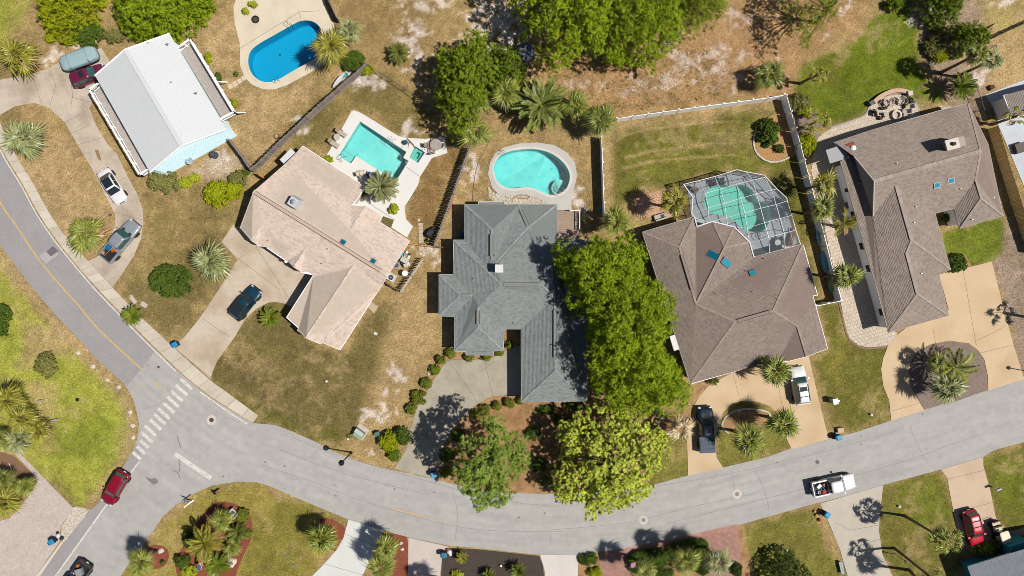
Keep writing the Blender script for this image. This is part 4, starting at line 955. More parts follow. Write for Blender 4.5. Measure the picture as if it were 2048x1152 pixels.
# ---- taupe shingle house on the right
mE = shingle_mat('taupe_shingle', (166, 152, 142), .27, (134, 119, 109)); mEb = M('taupe_felt', A(146, 130, 120), var=.1)
he_planes = [
 [(1748, 362, 6.0), (1961, 302, 6.0), (1936, 207, E), (1893, 217, E), (1743, 260, E), (1668, 285, E), (1708, 313, 4.3)],
 [(1748, 362, 6.0), (1746, 432, 4.1), (1792, 370, 5.2), (1870, 427, E), (1908, 417, E), (1951, 360, 4.9), (1961, 302, 6.0)],
 [(1936, 207, E), (1961, 302, 6.0), (1951, 360, 4.9), (2006, 432, E), (1976, 288, E)],
 [(1951, 360, 4.9), (1908, 417, E), (1920, 457, E), (1962, 397, 4.8)], [(1962, 397, 4.8), (1920, 457, E), (2006, 432, E)], [(1951, 360, 4.9), (1962, 397, 4.8), (2006, 432, E)],
 [(1792, 370, 5.2), (1746, 432, 3.7), (1748, 362, 3.6), (1708, 313, 3.0), (1681, 323, E), (1753, 576, E), (1777, 665, E), (1835, 588, 4.7), (1813, 505, 4.75), (1823, 480, 5.2)],
 [(1792, 370, 5.2), (1823, 480, 5.2), (1901, 539, E), (1870, 427, E)], [(1823, 480, 5.2), (1813, 505, 4.75), (1878, 549, E), (1901, 539, E)],
 [(1813, 505, 4.75), (1835, 588, 4.7), (1897, 631, E), (1878, 549, E)], [(1835, 588, 4.7), (1777, 665, E), (1897, 631, E)]]
he_out = [(1668, 285), (1743, 260), (1893, 217), (1936, 207), (1976, 288), (2006, 432), (1920, 457), (1908, 417), (1870, 427), (1901, 539), (1878, 549), (1897, 631), (1777, 665), (1753, 576), (1681, 323), (1700, 315)]
t_cap = M('taupe_cap', A(174, 159, 148), var=.08, island=.12)
hE, rE = house('taupe_roof_house', 'large house with a taupe shingle roof and white side wall beside the paved patio', (1820, 430), E, he_planes, he_out, mE, mEb, m_wwall, M('taupe_trim', A(200, 190, 180), var=.04), .45,
   [((1748, 362, 6.0), (1961, 302, 6.0), .45), ((1936, 207, E), (1961, 302, 6.0)), ((1951, 360, 4.9), (1962, 397, 4.8)), ((1962, 397, 4.8), (1920, 457, E)), ((1962, 397, 4.8), (2006, 432, E)), ((1792, 370, 5.2), (1823, 480, 5.2), .42), ((1823, 480, 5.2), (1813, 505, 4.75)),
    ((1823, 480, 5.2), (1901, 539, E)), ((1813, 505, 4.75), (1835, 588, 4.7), .42), ((1835, 588, 4.7), (1777, 665, E)), ((1835, 588, 4.7), (1897, 631, E)), ((1961, 302, 6.0), (1951, 360, 4.9))], mcap=t_cap)
gw = MB().face([W(1748, 362, ZK(5.95)), W(1708, 313, ZK(4.25)), W(1708, 313, 2.9), W(1746, 432, 2.9), W(1746, 432, ZK(4.05))]); obj('gable', gw, M('taupe_siding', A(170, 156, 146), var=.05), hE)
for a in (((1748, 362, ZK(6.05)), (1708, 313, ZK(4.35))), ((1748, 362, ZK(6.05)), (1746, 432, ZK(4.15)))): obj('bargeboard', MB().beam(W(*a[0]), W(*a[1]), .12, .2), MATS['taupe_trim'], rE)
for x, y in ((1873, 370), (1901, 361)): skylight(rE, x, y, 4.6, .6, .55, .28, MATS['skylight_lit'], M('white_frame', A(206, 206, 206), var=.03))
for x, y, z in ((1792, 327, 4.7), (1919, 378, 4.2), (1830, 414, 4.6), (1827, 445, 4.9), (1841, 547, 4.4), (1942, 439, 3.5), (1986, 395, 3.6), (1718, 367, 3.5)): pipe_vent(rE, x, y, z, m_metal_v, .06, .3)
c_ = obj('chimney', MB().box(W(1904, 289, 4.9), (1.5, 1.15, 2.6), .27), M('chimney_taupe', A(186, 172, 160), var=.05), rE)
obj('chimney_cap', MB().box(W(1905, 288, 6.25), (1.7, 1.3, .1), .27, .94), M('cap_cream', A(228, 218, 204), var=.06), c_); obj('flue', MB().lathe([(.22, 0), (.22, .3), (.16, .3)], W(1906, 288, 6.3), 10), m_vd, c_)
obj('porch_roof', MB().box(W(1674, 308, 2.75), (2.4, 1.75, .08), .3), M('grey_panel', A(176, 178, 182), var=.04), hE)
c_ = obj('red_roof', MB().box(W(1703, 299, 3.05), (.95, 1.6, .3), .3), M('red_tile', A(150, 72, 56), var=.15, scale=4), hE); obj('roof_vent', MB().lathe([(.34, 0), (.34, .25), (.2, .4), (.02, .42)], W(1705, 297, 3.2), 12), m_wtrim, c_)
for x, y, l in ((1708, 434, 1.5), (1724, 492, .9), (1737, 537, .9), (1763, 624, .9), (1694, 380, .5)):
    p = W(x, y, 1.6); q = obj('window', MB().box(p, (.14, l + .2, 1.0), .262), m_wtrim, hE); obj('pane', MB().box(p, (.2, l, .84), .262), m_glassd, q)
tag(obj('air_conditioner', MB().box(W(1691, 411, .4), (.75, .75, .8), .27), M('ac_case', A(150, 148, 146), var=.05)), 'grey air conditioning unit against the white side wall of the taupe house', 'air conditioner')

# ---- grey house at the right edge and blue walled house at the lower right corner
mF = shingle_mat('pale_shingle', (170, 160, 152), .14, (150, 138, 130))
house('edge_house', 'house with a pale grey roof cut by the right edge, behind the tan board fence', (2090, 190), 2.7, [[(2007, 191, 2.7), (2025, 236, 2.7), (2110, 212, 4.2), (2100, 165, 4.2)], [(2100, 165, 4.2), (2110, 212, 4.2), (2200, 190, 2.7), (2190, 140, 2.7)]],
      [(2007, 191), (2025, 236), (2200, 190), (2190, 140)], mF, mEb, m_wwall, m_wtrim, .3)
mG = shingle_mat('blue_shingle', (146, 150, 158), .14, (122, 128, 138))
hG, rG = house('blue_wall_house', 'house with bright blue walls and a blue grey roof at the lower right corner', (2030, 1180), 2.8, [[(1937, 1133, 2.8), (1965, 1220, 2.8), (2110, 1180, 4.6), (2070, 1092, 4.6)], [(2070, 1092, 4.6), (2110, 1180, 4.6), (2200, 1140, 2.8), (2170, 1060, 2.8)]],
      [(1937, 1133), (1965, 1220), (2200, 1140), (2170, 1060)], mG, M('blue_felt', A(120, 126, 134)), M('blue_stucco', A(60, 150, 176), rough=.9, var=.06), m_wtrim, .75, [((1937, 1133, 2.85), (2070, 1092, 4.6), .12)])
obj('porch', MB().box(W(2026, 1090, 1.4), (2.6, 1.4, 2.8), .3), MATS['blue_stucco'], hG)
prism_px('patio_slab', [(1970, 190), (2048, 160), (2110, 135), (2130, 300), (2075, 440), (2030, 330), (1996, 250), (1986, 215)], M('blue_grey_slab', A(206, 212, 220), var=.05, col2=A(190, 196, 206), f2=.5, scale2=.4), .05)

# ---- white metal roofed house on the left: standing seam panels, decks, posts
E = 4.3; RG = 5.75
hA = thing('white_metal_roof_house', 'tall house with a white ribbed metal roof, pale blue walls and wooden decks', 'house', W(320, 200))
m_mr = M('white_metal_roof', A(226, 229, 232), rough=.45, var=.025, scale=.6, spec=.4); m_bluew = M('pale_blue_siding', (.58, .74, .79), rough=.8, var=.04)
def seam_roof(a, b, c, d, n):  # a-b eave, d-c ridge
    a, b, c, d = (W(*p) for p in (a, b, c, d)); mb = MB().face([a, b, c, d]); nn = (b - a).cross(d - a).normalized(); nn = -nn if nn.z < 0 else nn
    if nn.dot((b - a).cross(c - b)) < 0: mb = MB().face([d, c, b, a])
    for i in range(n + 1):
        p = a + (b - a) * (i / n) + nn * .025; q = d + (c - d) * (i / n) + nn * .025; mb.beam(p, q, .05, .04)
    return mb
rA = obj('roof', seam_roof((190, 151, E), (300, 345, E), (363, 292, RG), (250, 99, RG), 46), m_mr, hA)
obj('roof_slope', seam_roof((339, 67, E), (452, 259, E), (363, 292, RG), (250, 99, RG), 46), m_mr, hA)
obj('ridge_cap', MB().beam(W(250, 99, RG + .03), W(363, 292, RG + .03), .5, .06), M('cap_metal', A(222, 226, 230), rough=.45, var=.02), rA)
fo = [W(*p, E)[:2] for p in ((190, 151), (339, 67), (452, 259), (300, 345))]; fo = fo if area2(fo) > 0 else fo[::-1]
fi = offset_poly(fo, .35)
obj('wall', MB().prism(fi, 0, E - .08), m_bluew, hA)
def lerp2(p, q, t): return (p[0] + (q[0] - p[0]) * t, p[1] + (q[1] - p[1]) * t)
for (a, b, rp) in (((300, 345), (452, 259), (363, 292)), ((190, 151), (339, 67), (250, 99))):
    p, q, r = W(*a, E), W(*b, E), W(*rp, RG); cen = W(320, 205, E); dn = (cen - (p + q) / 2); dn.z = 0; dn = dn.normalized() * .35
    obj('gable', MB().face([p + dn, q + dn, r + dn + Vector((0, 0, -.08))]), m_bluew, hA)
    for u in (p, q): obj('bargeboard', MB().beam(u, r, .1, .18), m_wtrim, rA)
sid = MB(); a, b = Vector((*W(300, 345, E)[:2], 0)), Vector((*W(452, 259, E)[:2], 0)); dn = Vector((*(W(320, 205, E) - W(376, 302, E))[:2], 0)).normalized() * .33
for i in range(17): sid.beam(a + dn + Vector((0, 0, .25 + i * .25)), b + dn + Vector((0, 0, .25 + i * .25)), .03, .03)
obj('siding', sid, M('siding_line', (.46, .62, .68), var=.02), hA)
for x, y in ((335, 88), (343, 165), (392, 186), (270, 94), (297, 86)): pipe_vent(rA, x, y, 5.0, m_metal_v, .06, .3)
m_deckw = M('deck_board', A(190, 180, 174), rough=.9, var=.16, scale=2.5, island=.12); m_rail = m_wtrim
def balcony(c, z, nb, name, rails, posts=True):
    """c: four plan corners (house side first two)"""
    P = [W(*p, z) for p in c]; fr = obj(name, MB().prism([p[:2] for p in P], z - .25, z - .06), M('deck_frame', A(150, 138, 128)), hA)
    for i in range(nb):
        p, q = P[0].lerp(P[3], (i + .5) / nb), P[1].lerp(P[2], (i + .5) / nb); w = (P[3] - P[0]).length / nb
        obj('board', MB().beam(p + Vector((0, 0, -.02)), q + Vector((0, 0, -.02)), w - .02, .05), m_deckw, fr)
    for i, j in rails:
        p, q = P[i], P[j]; L = (q - p).length
        rl = obj('railing', MB().beam(p + Vector((0, 0, 1.02)), q + Vector((0, 0, 1.02)), .2, .07).beam(p + Vector((0, 0, .15)), q + Vector((0, 0, .15)), .05, .08), m_rail, hA)
        k = int(L / 1.9) + 1
        for s in range(k + 1): obj('post', MB().box(p.lerp(q, s / k) + Vector((0, 0, .45)), (.12, .12, 1.25)), m_rail, rl)
        bl = MB()
        for s in range(int(L / .16)): bl.box(p.lerp(q, (s + .5) / int(L / .16)) + Vector((0, 0, .58)), (.035, .035, .86))
        obj('balusters', bl, m_rail, rl)
balcony([(362, 102), (447, 242), (474, 228), (387, 84)], 2.7, 14, 'rear_deck', ((3, 2), (0, 3), (1, 2)))
balcony([(205, 172), (303, 342), (288, 352), (189, 184)], 2.7, 9, 'front_deck', ((3, 2), (0, 3), (1, 2)))
for u in (.55, .98):
    p = W(*lerp2((387, 84), (474, 228), u), 2.6); d = Vector((*(W(387, 84) - W(362, 102))[:2], 0)).normalized()
    obj('brace', MB().beam(p, p + d * .7 + Vector((0, 0, -1.6)), .1, .1), m_rail, hA)
# ---------------------------------------------------------------- foliage
def leaf_mat(name, c, c2, k=1.3):
    return M(name, A(*c, k), rough=.7, var=.3, scale=.4, island=.24, col3=A(*c2, k), trans=.22, spec=.12)
def leaf_quads(P, Nn, L, asp=.5, rng=NR):
    n = len(P); r = rng.normal(size=(n, 3)); t = r - Nn * (r * Nn).sum(1)[:, None]
    t /= np.linalg.norm(t, axis=1)[:, None] + 1e-9; b = np.cross(Nn, t)
    L = L[:, None]; a = t * L * .5; w = b * L * asp * .5
    V = np.stack([P - a, P - w * 1.0, P + a, P + w * 1.0], 1).reshape(-1, 3)
    return V, np.arange(n * 4).reshape(n, 4)
def foliage_on(lobes, m, k, leaf, asp, up=.35, flat=.85):
    """leaves in tufts over a set of rounded lobes (x, y, z, r)"""
    lobes = np.asarray(lobes, float); n = len(lobes)
    d = NR.normal(size=(n, m, 3)); d[..., 2] = np.abs(d[..., 2]) * 1.1 - .35; d /= np.linalg.norm(d, axis=2)[..., None]
    rad = lobes[:, None, 3:4] * NR.uniform(.55, 1.05, (n, m, 1)); c = lobes[:, None, :3] + d * rad * np.array([1, 1, flat])
    e = NR.normal(size=(n, m, k, 3)); e /= np.linalg.norm(e, axis=3)[..., None]
    sub = lobes[:, None, None, 3:4] * .30 * NR.uniform(.15, 1.0, (n, m, k, 1))
    P = c[:, :, None, :] + e * sub * np.array([1, 1, .7])
    Nn = e * .7 + d[:, :, None, :] * .6 + NR.normal(size=e.shape) * .5 + np.array([0, 0, up]); Nn /= np.linalg.norm(Nn, axis=3)[..., None]
    P = P.reshape(-1, 3); Nn = Nn.reshape(-1, 3)
    return leaf_quads(P, Nn, leaf * NR.uniform(.6, 1.35, len(P)), asp)
def scatter_in(poly, r, n, tries=14):
    P = np.array(poly); pts = []
    for _ in range(n):
        best = None; bd = -1
        for _ in range(tries):
            q = NR.uniform(P.min(0), P.max(0))
            if not inside(q[None], poly)[0]: continue
            dd = min(((q[0] - a[0]) ** 2 + (q[1] - a[1]) ** 2 for a in pts), default=1e9)
            if dd > bd: bd = dd; best = q
        if best is not None: pts.append(best)
    return np.array(pts)
m_bark = M('bark', A(120, 98, 78), rough=1, var=.25, scale=5, bump=.6)
m_barkp = M('pale_bark', A(176, 160, 148), rough=1, var=.2, scale=5, bump=.6)
def tree(label, outline, hb, ht, mat, lobe=1.3, leaf=.3, asp=.5, m=15, k=13, dens=1.0, name='broadleaf_tree', bark=None, nl=None, low=.25, trunk=.22, group=None, roll=1.0, up=.35, base=None, under=True):
    zt = hb + (ht - hb) * .7
    poly = [tuple(W(*p, zt)[:2]) for p in smooth_px(outline, True, 3)]
    A_ = abs(area2(poly)); n = nl or max(4, int(A_ / (lobe ** 2 * 1.0) * dens))
    pts = scatter_in(poly, lobe, n); d = edge_dist(pts, poly); rm = max(d.max(), .5)
    keep = d > lobe * .28; pts, d = pts[keep], d[keep]
    u = np.clip(d / rm, 0, 1); z = hb + (ht - hb) * (1 - (1 - u) ** 1.7 * roll) - NR.uniform(0, low, len(pts)) * (ht - hb)
    r = lobe * NR.uniform(.75, 1.2, len(pts)) * np.clip(.65 + d / (2.2 * lobe), .65, 1)
    lob = np.stack([pts[:, 0], pts[:, 1], z - r * .6, r], 1)
    if under:
        l2 = lob.copy(); l2[:, :2] += NR.normal(size=(len(lob), 2)) * lobe * .4; l2[:, 2] -= lobe * 1.5 + .15 * (ht - hb); l2[:, 2] = np.maximum(l2[:, 2], .5); l2 = l2[inside(l2[:, :2], poly)]; lob = np.concatenate([lob, l2])
    c = pts.mean(0) if base is None else W(*base)[:2]
    t = thing(name, label, 'tree', (c[0], c[1], 0), group=group)
    V, F = foliage_on(lob, m, k, leaf, asp, up)
    npmesh('crown', V, F, mat, t)
    mb = MB(); zf = hb * .75 + .3
    mb.tube([(c[0], c[1], -.1), (c[0] + .05, c[1], zf * .5), (c[0] + .1, c[1] - .05, zf), (c[0] + .1, c[1], (hb + ht) / 2)], [trunk * 1.25, trunk, trunk * .85, trunk * .3], 9)
    for i in NR.permutation(len(lob))[:18]:
        q = lob[i]; s = Vector((c[0] + .08, c[1] - .03, zf * RND.uniform(.75, 1.15))); e = Vector(q[:3]); mid_ = s.lerp(e, .5) + Vector((0, 0, .4))
        mb.tube([s, mid_, e], [trunk * .5, trunk * .3, trunk * .1], 5)
    obj('trunk', mb, bark or m_bark, t, smooth=True)
    return t
def shrub(label, px, py, rx, ry, h, mat, name='shrub', leaf=.13, asp=.6, lobe=.34, m=12, k=9, ang=0.0, group=None, cat='shrub', box=False, n=None):
    """rounded bush; rx, ry in plan pixels"""
    c = W(px, py, h * .5); a, b = rx * GSD, ry * GSD
    t = thing(name, label, cat, (c.x, c.y, 0), group=group)
    n = n or max(5, int(a * b / lobe ** 2 * 3.6)); q = NR.normal(size=(n, 3)); q[:, 2] = np.abs(q[:, 2]); q /= np.linalg.norm(q, axis=1)[:, None]
    if box: q = np.sign(q) * np.abs(q) ** .55; q /= np.maximum(1, np.abs(q).max(1))[:, None]
    q = np.concatenate([q, q[: n // 2] * NR.uniform(.1, .6, (n // 2, 1)) + np.array([0, 0, .55])]); n = len(q)
    x, y = q[:, 0] * (a - lobe * .6), q[:, 1] * (b - lobe * .6); ca, sa = math.cos(ang), math.sin(ang)
    lob = np.stack([c.x + x * ca - y * sa, c.y + x * sa + y * ca, h * .25 + q[:, 2] * h * .55, np.full(n, lobe)], 1)
    V, F = foliage_on(lob, m, k, leaf, asp, .3); npmesh('foliage', V, F, mat, t)
    obj('stem', MB().tube([(c.x, c.y, -.05), (c.x, c.y, h * .7)], [.06, .02], 5), m_bark, t)
    return t

L_oak = leaf_mat('oak_leaf', (150, 170, 30), (82, 108, 15)); L_oak2 = leaf_mat('oak_leaf_dark', (116, 136, 32), (68, 90, 18)); L_maple = leaf_mat('maple_leaf', (200, 210, 84), (152, 172, 52))
L_mag = leaf_mat('magnolia_leaf', (132, 150, 34), (74, 98, 18)); L_pine = leaf_mat('pine_needle', (150, 172, 72), (104, 132, 48)); L_yel = leaf_mat('yellow_leaf', (170, 176, 26), (112, 128, 14))
L_dk = leaf_mat('dark_leaf', (82, 98, 40), (58, 76, 30)); L_hedge = leaf_mat('hedge_leaf', (92, 114, 40), (66, 90, 28)); L_box = leaf_mat('boxwood_leaf', (132, 138, 48), (90, 108, 34)); L_lime = leaf_mat('lime_leaf', (180, 186, 50), (140, 156, 30))
L_olive = leaf_mat('olive_leaf', (142, 140, 78), (104, 108, 58)); L_will = leaf_mat('willow_leaf', (146, 158, 50), (110, 130, 34)); L_bare = leaf_mat('bronze_leaf', (150, 104, 78), (110, 76, 60))
tree('wide bright green tree covering the gap between the grey and the brown roofs', [(1150, 470), (1190, 458), (1232, 456), (1278, 480), (1300, 525), (1318, 570), (1345, 585), (1370, 605), (1376, 655), (1345, 690), (1352, 730), (1384, 772), (1389, 812), (1358, 836), (1300, 834), (1250, 830), (1205, 802), (1186, 760), (1172, 700), (1180, 655),
     (1150, 620), (1140, 570), (1122, 535), (1124, 495)], 6.0, 13, L_oak, 1.7, .29, .48, 36, 19, 1.25, base=(1262, 660), trunk=.35, low=.5, roll=.7, up=.35)
tree('loose pale green tree leaning over the road between the pine and the black pickup', [(1112, 870), (1150, 842), (1205, 822), (1262, 832), (1330, 868), (1352, 900), (1345, 945), (1312, 975), (1318, 1008), (1290, 1032), (1242, 1040), (1192, 1064), (1180, 1042), (1165, 1018), (1135, 1030), (1112, 1006), (1116, 950), (1130, 918)],
     3.6, 10, L_maple, .9, .34, .62, 14, 9, 1.0, base=(1215, 920), trunk=.25, low=.55, roll=.7, under=False)
tree('tall pine with bare pale branches showing, standing beside the grey concrete driveway', [(902, 985), (903, 940), (916, 892), (952, 852), (985, 832), (1012, 850), (1050, 880), (1060, 930), (1040, 970), (1022, 1010), (1000, 1036), (960, 1030), (932, 1000)], 7.5, 12.5, L_pine, .9, .32, .26, 22, 24, .82, name='pine_tree', bark=m_barkp,
     base=(985, 888), trunk=.26, low=.35, roll=.6, under=False)
tree('dense glossy green tree left of the palms behind the kidney pool', [(866, 122), (880, 88), (905, 80), (938, 50), (968, 54), (985, 84), (990, 130), (975, 175), (955, 200), (945, 235), (925, 270), (898, 252), (886, 215), (866, 186), (870, 150)], 3.6, 9.2, L_mag, 1.05, .27, .5, 18, 14, 1.15, base=(925, 160), low=.4, roll=.7, up=.4)
tree('rounder glossy green tree joined to the right of the dense one behind the kidney pool', [(985, 84), (1020, 80), (1044, 98), (1056, 145), (1050, 168), (1016, 165), (985, 172), (980, 130)], 1.6, 5.6, L_oak2, .85, .24, .5, 16, 13, 1.2, base=(1018, 125))
tree('leafy green tree at the top edge left of the sandy clearing', [(1046, -40), (1058, 30), (1086, 75), (1100, 124), (1130, 124), (1170, 76), (1195, 88), (1220, 60), (1215, -40)], 6.5, 13, L_oak, 1.3, .3, .42, 20, 15, 1.05, base=(1120, 10), trunk=.28, low=.5, roll=.75, up=.4)
tree('leafy green tree at the top edge, middle of the three along the leaf litter', [(1212, -50), (1216, 60), (1205, 92), (1232, 106), (1255, 90), (1280, 106), (1312, 110), (1334, 98), (1362, 66), (1378, 20), (1370, -50)], 4.5, 11, L_oak, 1.3, .3, .42, 20, 15, 1.05, base=(1285, 20), trunk=.28, low=.5, roll=.75, up=.4)
tree('finer leaved tree at the top edge, right one of the three along the leaf litter', [(1366, -50), (1366, 50), (1385, 56), (1402, 64), (1418, 50), (1432, 30), (1462, 2), (1470, -50)], 2.5, 6.5, L_will, .85, .24, .3, 15, 14, 1.2, base=(1415, 10))
tree('thin airy tree at the top edge over orange leaf litter', [(1590, -50), (1592, 0), (1598, 40), (1608, 78), (1634, 82), (1656, 50), (1688, 22), (1700, -10), (1700, -50)], 4.5, 8.5, L_will, .75, .22, .3, 14, 11, 1.15, base=(1625, 45), low=.5, under=False)
tree('yellow green tree near the top edge left of the white metal roof', [(60, -40), (55, 25), (72, 55), (100, 68), (140, 62), (165, 40), (180, 0), (170, -40)], 1.2, 4.6, L_yel, .75, .21, .4, 16, 13, 1.1, base=(118, 15))
tree('wide bright tree at the top edge right behind the white metal roof', [(205, -40), (215, 25), (228, 48), (262, 66), (300, 78), (345, 76), (358, 50), (385, 25), (400, -40)], 1.6, 5.6, L_oak, 1.15, .24, .5, 24, 16, 1.1, base=(290, 10))
tree('rounded dark green tree at the top right near the tall leaning palms', [(1915, 48), (1940, 35), (1972, 40), (1993, 60), (1992, 84), (1968, 96), (1940, 92), (1920, 80)], 1.6, 5.2, L_oak2, .75, .22, .5, 15, 12, 1.2, base=(1950, 68))
tree('dark green tree at the top edge beside the pale fire pit', [(1855, -40), (1862, 20), (1880, 32), (1908, 36), (1940, 30), (1944, -40)], 1.6, 5.0, L_oak2, .8, .22, .5, 15, 12, 1.2, base=(1900, 0))
tree('dark leafy tree at the bottom edge on the lawn beside the grey driveway', [(1536, 1135), (1550, 1110), (1578, 1102), (1602, 1118), (1612, 1134), (1634, 1146), (1640, 1200), (1530, 1200)], 1.0, 4.2, L_dk, .5, .24, .55, 9, 7, .6, base=(1570, 1160), low=.5, under=False)
# hedges and shrubs
for l, x, y, rx, ry, h, mt in (
 ('clipped round dark green bush below the yellow green tree at the upper left', 172, 67, 31, 29, 1.9, L_hedge), ('small bright bush at the foot of the yellow green tree', 104, 74, 15, 11, .9, L_yel),
 ('grey green scrub bush between the dark round bush and the bright tree', 228, 72, 20, 14, 1.2, L_olive), ('narrow green bush at the very top edge near the upper left corner', 187, -4, 16, 12, 1.4, L_dk),
 ('large clipped bush on the lawn between the silver palm and the sidewalk', 341, 562, 43, 33, 2.2, L_hedge), ('broad clipped lime green bush left of the beige roof', 436, 388, 29, 26, 1.5, L_yel), ('lime green bush joined to the broad clipped one', 468, 380, 17, 20, 1.3, L_yel),
 ('speckled oleander bush at the lower corner of the white metal roof house', 327, 363, 33, 22, 1.6, L_olive), ('small lime bush beside the oleander', 369, 366, 14, 10, .8, L_lime), ('lone little yellow bush right of the oleander', 390, 356, 13, 9, .8, L_lime),
 ('loose grey green bush next to the dark wooden fence end', 474, 358, 18, 17, 1.3, L_olive), ('small bush touching the dark wooden fence end', 492, 345, 9, 7, .8, L_hedge),
 ('thorny olive bush on the lime verge left of the road', 92, 731, 24, 25, 1.2, L_olive), ('green bush cut by the left edge on the lime verge', 2, 640, 17, 32, 2.0, L_hedge),
 ('dark round bush at the corner of the wooden fence', 706, 122, 23, 21, 1.8, L_hedge), ('small bright bush at the wooden fence corner', 734, 139, 13, 12, 1.0, L_yel),
 ('rounded lime shrub in the white deck planting strip', 787, 418, 10, 10, .9, L_lime), ('green shrub under the silver palm by the white deck', 727, 385, 11, 8, .8, L_hedge), ('low green shrub along the beige roof edge by the white deck', 654, 319, 12, 7, .7, L_yel),
 ('tall leafy shrub in the pine shade at the driveway mouth', 778, 884, 22, 20, 1.8, L_yel), ('leafy shrub at the road corner of the grey driveway', 788, 908, 14, 15, 1.3, L_oak2), ('dark shrub in the pine shade left of the driveway', 804, 872, 20, 18, 1.6, L_hedge),
 ('round bush under the pine at the right driveway edge', 895, 912, 16, 15, 1.3, L_hedge), ('low round bush at the road end of the straw bed', 893, 946, 12, 10, .9, L_box),
 ('dark shrub below the front wall of the grey house under the green tree', 1150, 812, 22, 9, 1.1, L_hedge), ('bright sapling in the straw bed between pine and pale tree', 1146, 855, 18, 22, 1.6, L_oak),
 ('dark green citrus bush inside the stone ringed bed', 1538, 262, 24, 26, 1.8, L_hedge), ('low agave clump in the stone ringed bed', 1558, 298, 12, 8, .5, L_dk), ('small spiky plant in the stone ringed bed', 1532, 290, 8, 7, .4, L_dk),
 ('bright yellow bush beside the white fence bend near the patio path', 1614, 288, 19, 24, 1.6, L_yel), ('leafy shrub at the white fence corner near the vivid lawn', 1598, 207, 25, 20, 1.7, L_olive), ('lime shrub below the white fence corner', 1610, 222, 14, 12, 1.2, L_lime),
 ('green shrub at the corner of the tan driveway and taupe roof', 1914, 526, 21, 19, 1.4, L_hedge), ('green ground cover in the little court of the taupe house', 1890, 436, 10, 8, .9, L_hedge),
 ('shrubbery in front of the blue wall', 1970, 1098, 28, 13, 1.5, L_oak), ('leafy shrub between the red parked car and the blue wall', 1998, 1088, 16, 14, 1.4, L_oak2),
 ('olive shrub under the tall leaning palms', 1872, 92, 22, 24, 1.5, L_olive), ('yellow green bush beside the tall leaning palms', 1880, 112, 18, 12, 1.2, L_yel),
 ('tree like bush at the top edge right of the vivid lawn', 1792, 8, 20, 14, 1.6, L_oak2),
 ('round green bush in the straw bed beside the white driveway end', 1177, 1119, 19, 13, 1.0, L_hedge), ('lime green bush at the bottom edge by the brick driveway', 1190, 1147, 14, 12, .9, L_yel),
 ('dark shrub in the left of the red mulch bed', 382, 1080, 17, 20, 1.4, L_dk), ('green shrub at the bottom left of the red mulch bed', 364, 1122, 16, 14, 1.3, L_hedge), ('clipped green bush at the top right of the red mulch bed', 484, 1032, 14, 15, 1.0, L_box),
 ('lime bush at the right side of the red mulch bed', 493, 1068, 11, 10, .8, L_box), ('yellow variegated bush at the bottom edge of the red mulch bed', 378, 1142, 16, 12, 1.1, L_lime), ('small plant in the round red mulch bed', 326, 1125, 5, 4, .35, L_hedge),
 ('bush at the bottom edge of the dark soil bed', 914, 1148, 12, 8, .6, L_lime), ('low bush by the street lamp sand patch edge', 700, 872, 5, 4, .3, L_olive),
 ('tiny flowering bush in the cream pool deck', 505, 8, 9, 6, .7, L_lime), ('yellow bush in the cream pool deck beside the drain', 491, 22, 7, 6, .6, L_lime), ('small bush by the cream deck stepping stones', 472, 148, 4, 4, .4, L_hedge),
 ('leafy vine in the flower strip of the white rear deck railing', 417, 117, 6, 12, .8, L_yel), ('flower strip plant near the middle of the white rear deck', 437, 155, 6, 11, .7, L_hedge), ('flower strip plant near the lower end of the white rear deck', 468, 205, 6, 10, .7, L_yel)):
    shrub(l, x, y, rx, ry, h, mt, leaf=.16 if rx < 24 else .2, lobe=.26 if rx < 12 else (.34 if rx < 24 else .5), m=12, k=10)
BW = [(900, 707), (881, 720), (868, 740), (852, 767), (838, 795)]
for i, (x, y, r, l) in enumerate(((900, 707, 11, 'round boxwood nearest the grey roof corner in the row along the left driveway edge'), (881, 720, 10, 'second round boxwood down the left driveway edge from the grey roof'), (869, 740, 11, 'third round boxwood down the left driveway edge, beside a white marker'),
        (852, 767, 12, 'fourth round boxwood down the left driveway edge'), (838, 795, 15, 'largest squared boxwood of the row on the left driveway edge'), (822, 818, 12, 'shaded boxwood below the largest one on the left driveway edge'),
        (938, 714, 10, 'boxwood tucked under the south eave of the grey house, left one'), (971, 712, 11, 'boxwood tucked under the south eave of the grey house, middle one'), (998, 704, 9, 'boxwood under the south eave next to the inner corner of the grey house'),
        (1019, 690, 8, 'boxwood in the narrow court in front of the grey garage'), (951, 828, 10, 'boxwood at the left end of the row below the grey driveway'), (970, 820, 11, 'second boxwood from the left below the grey driveway'), (994, 811, 10, 'third boxwood from the left below the grey driveway'), (1018, 806, 10, 'boxwood nearest the garage in the row below the grey driveway'), (1040, 802, 8, 'small boxwood at the lower left garage corner of the grey house'))):
    shrub(l, x, y, r, r * .95, 1.0, L_box, name='boxwood', leaf=.11, lobe=.22, m=12, k=11, group='boxwoods round the grey driveway', box=i in (4, 11, 13))
hd = shrub('clipped dark green hedge between the pink brick driveways at the bottom edge', 1336, 1112, 82, 24, 1.1, L_hedge, name='hedge', leaf=.15, lobe=.36, m=12, k=11, ang=.22, cat='hedge', box=True, n=260)
tree('leaf crowned bush at the bottom right lawn with dark glossy leaves', [(1538, 1135), (1560, 1112), (1600, 1125), (1608, 1150), (1560, 1170)], .8, 2.2, L_hedge, .45, .22, .5, 9, 7, .5, base=(1572, 1140), trunk=.1, under=False)

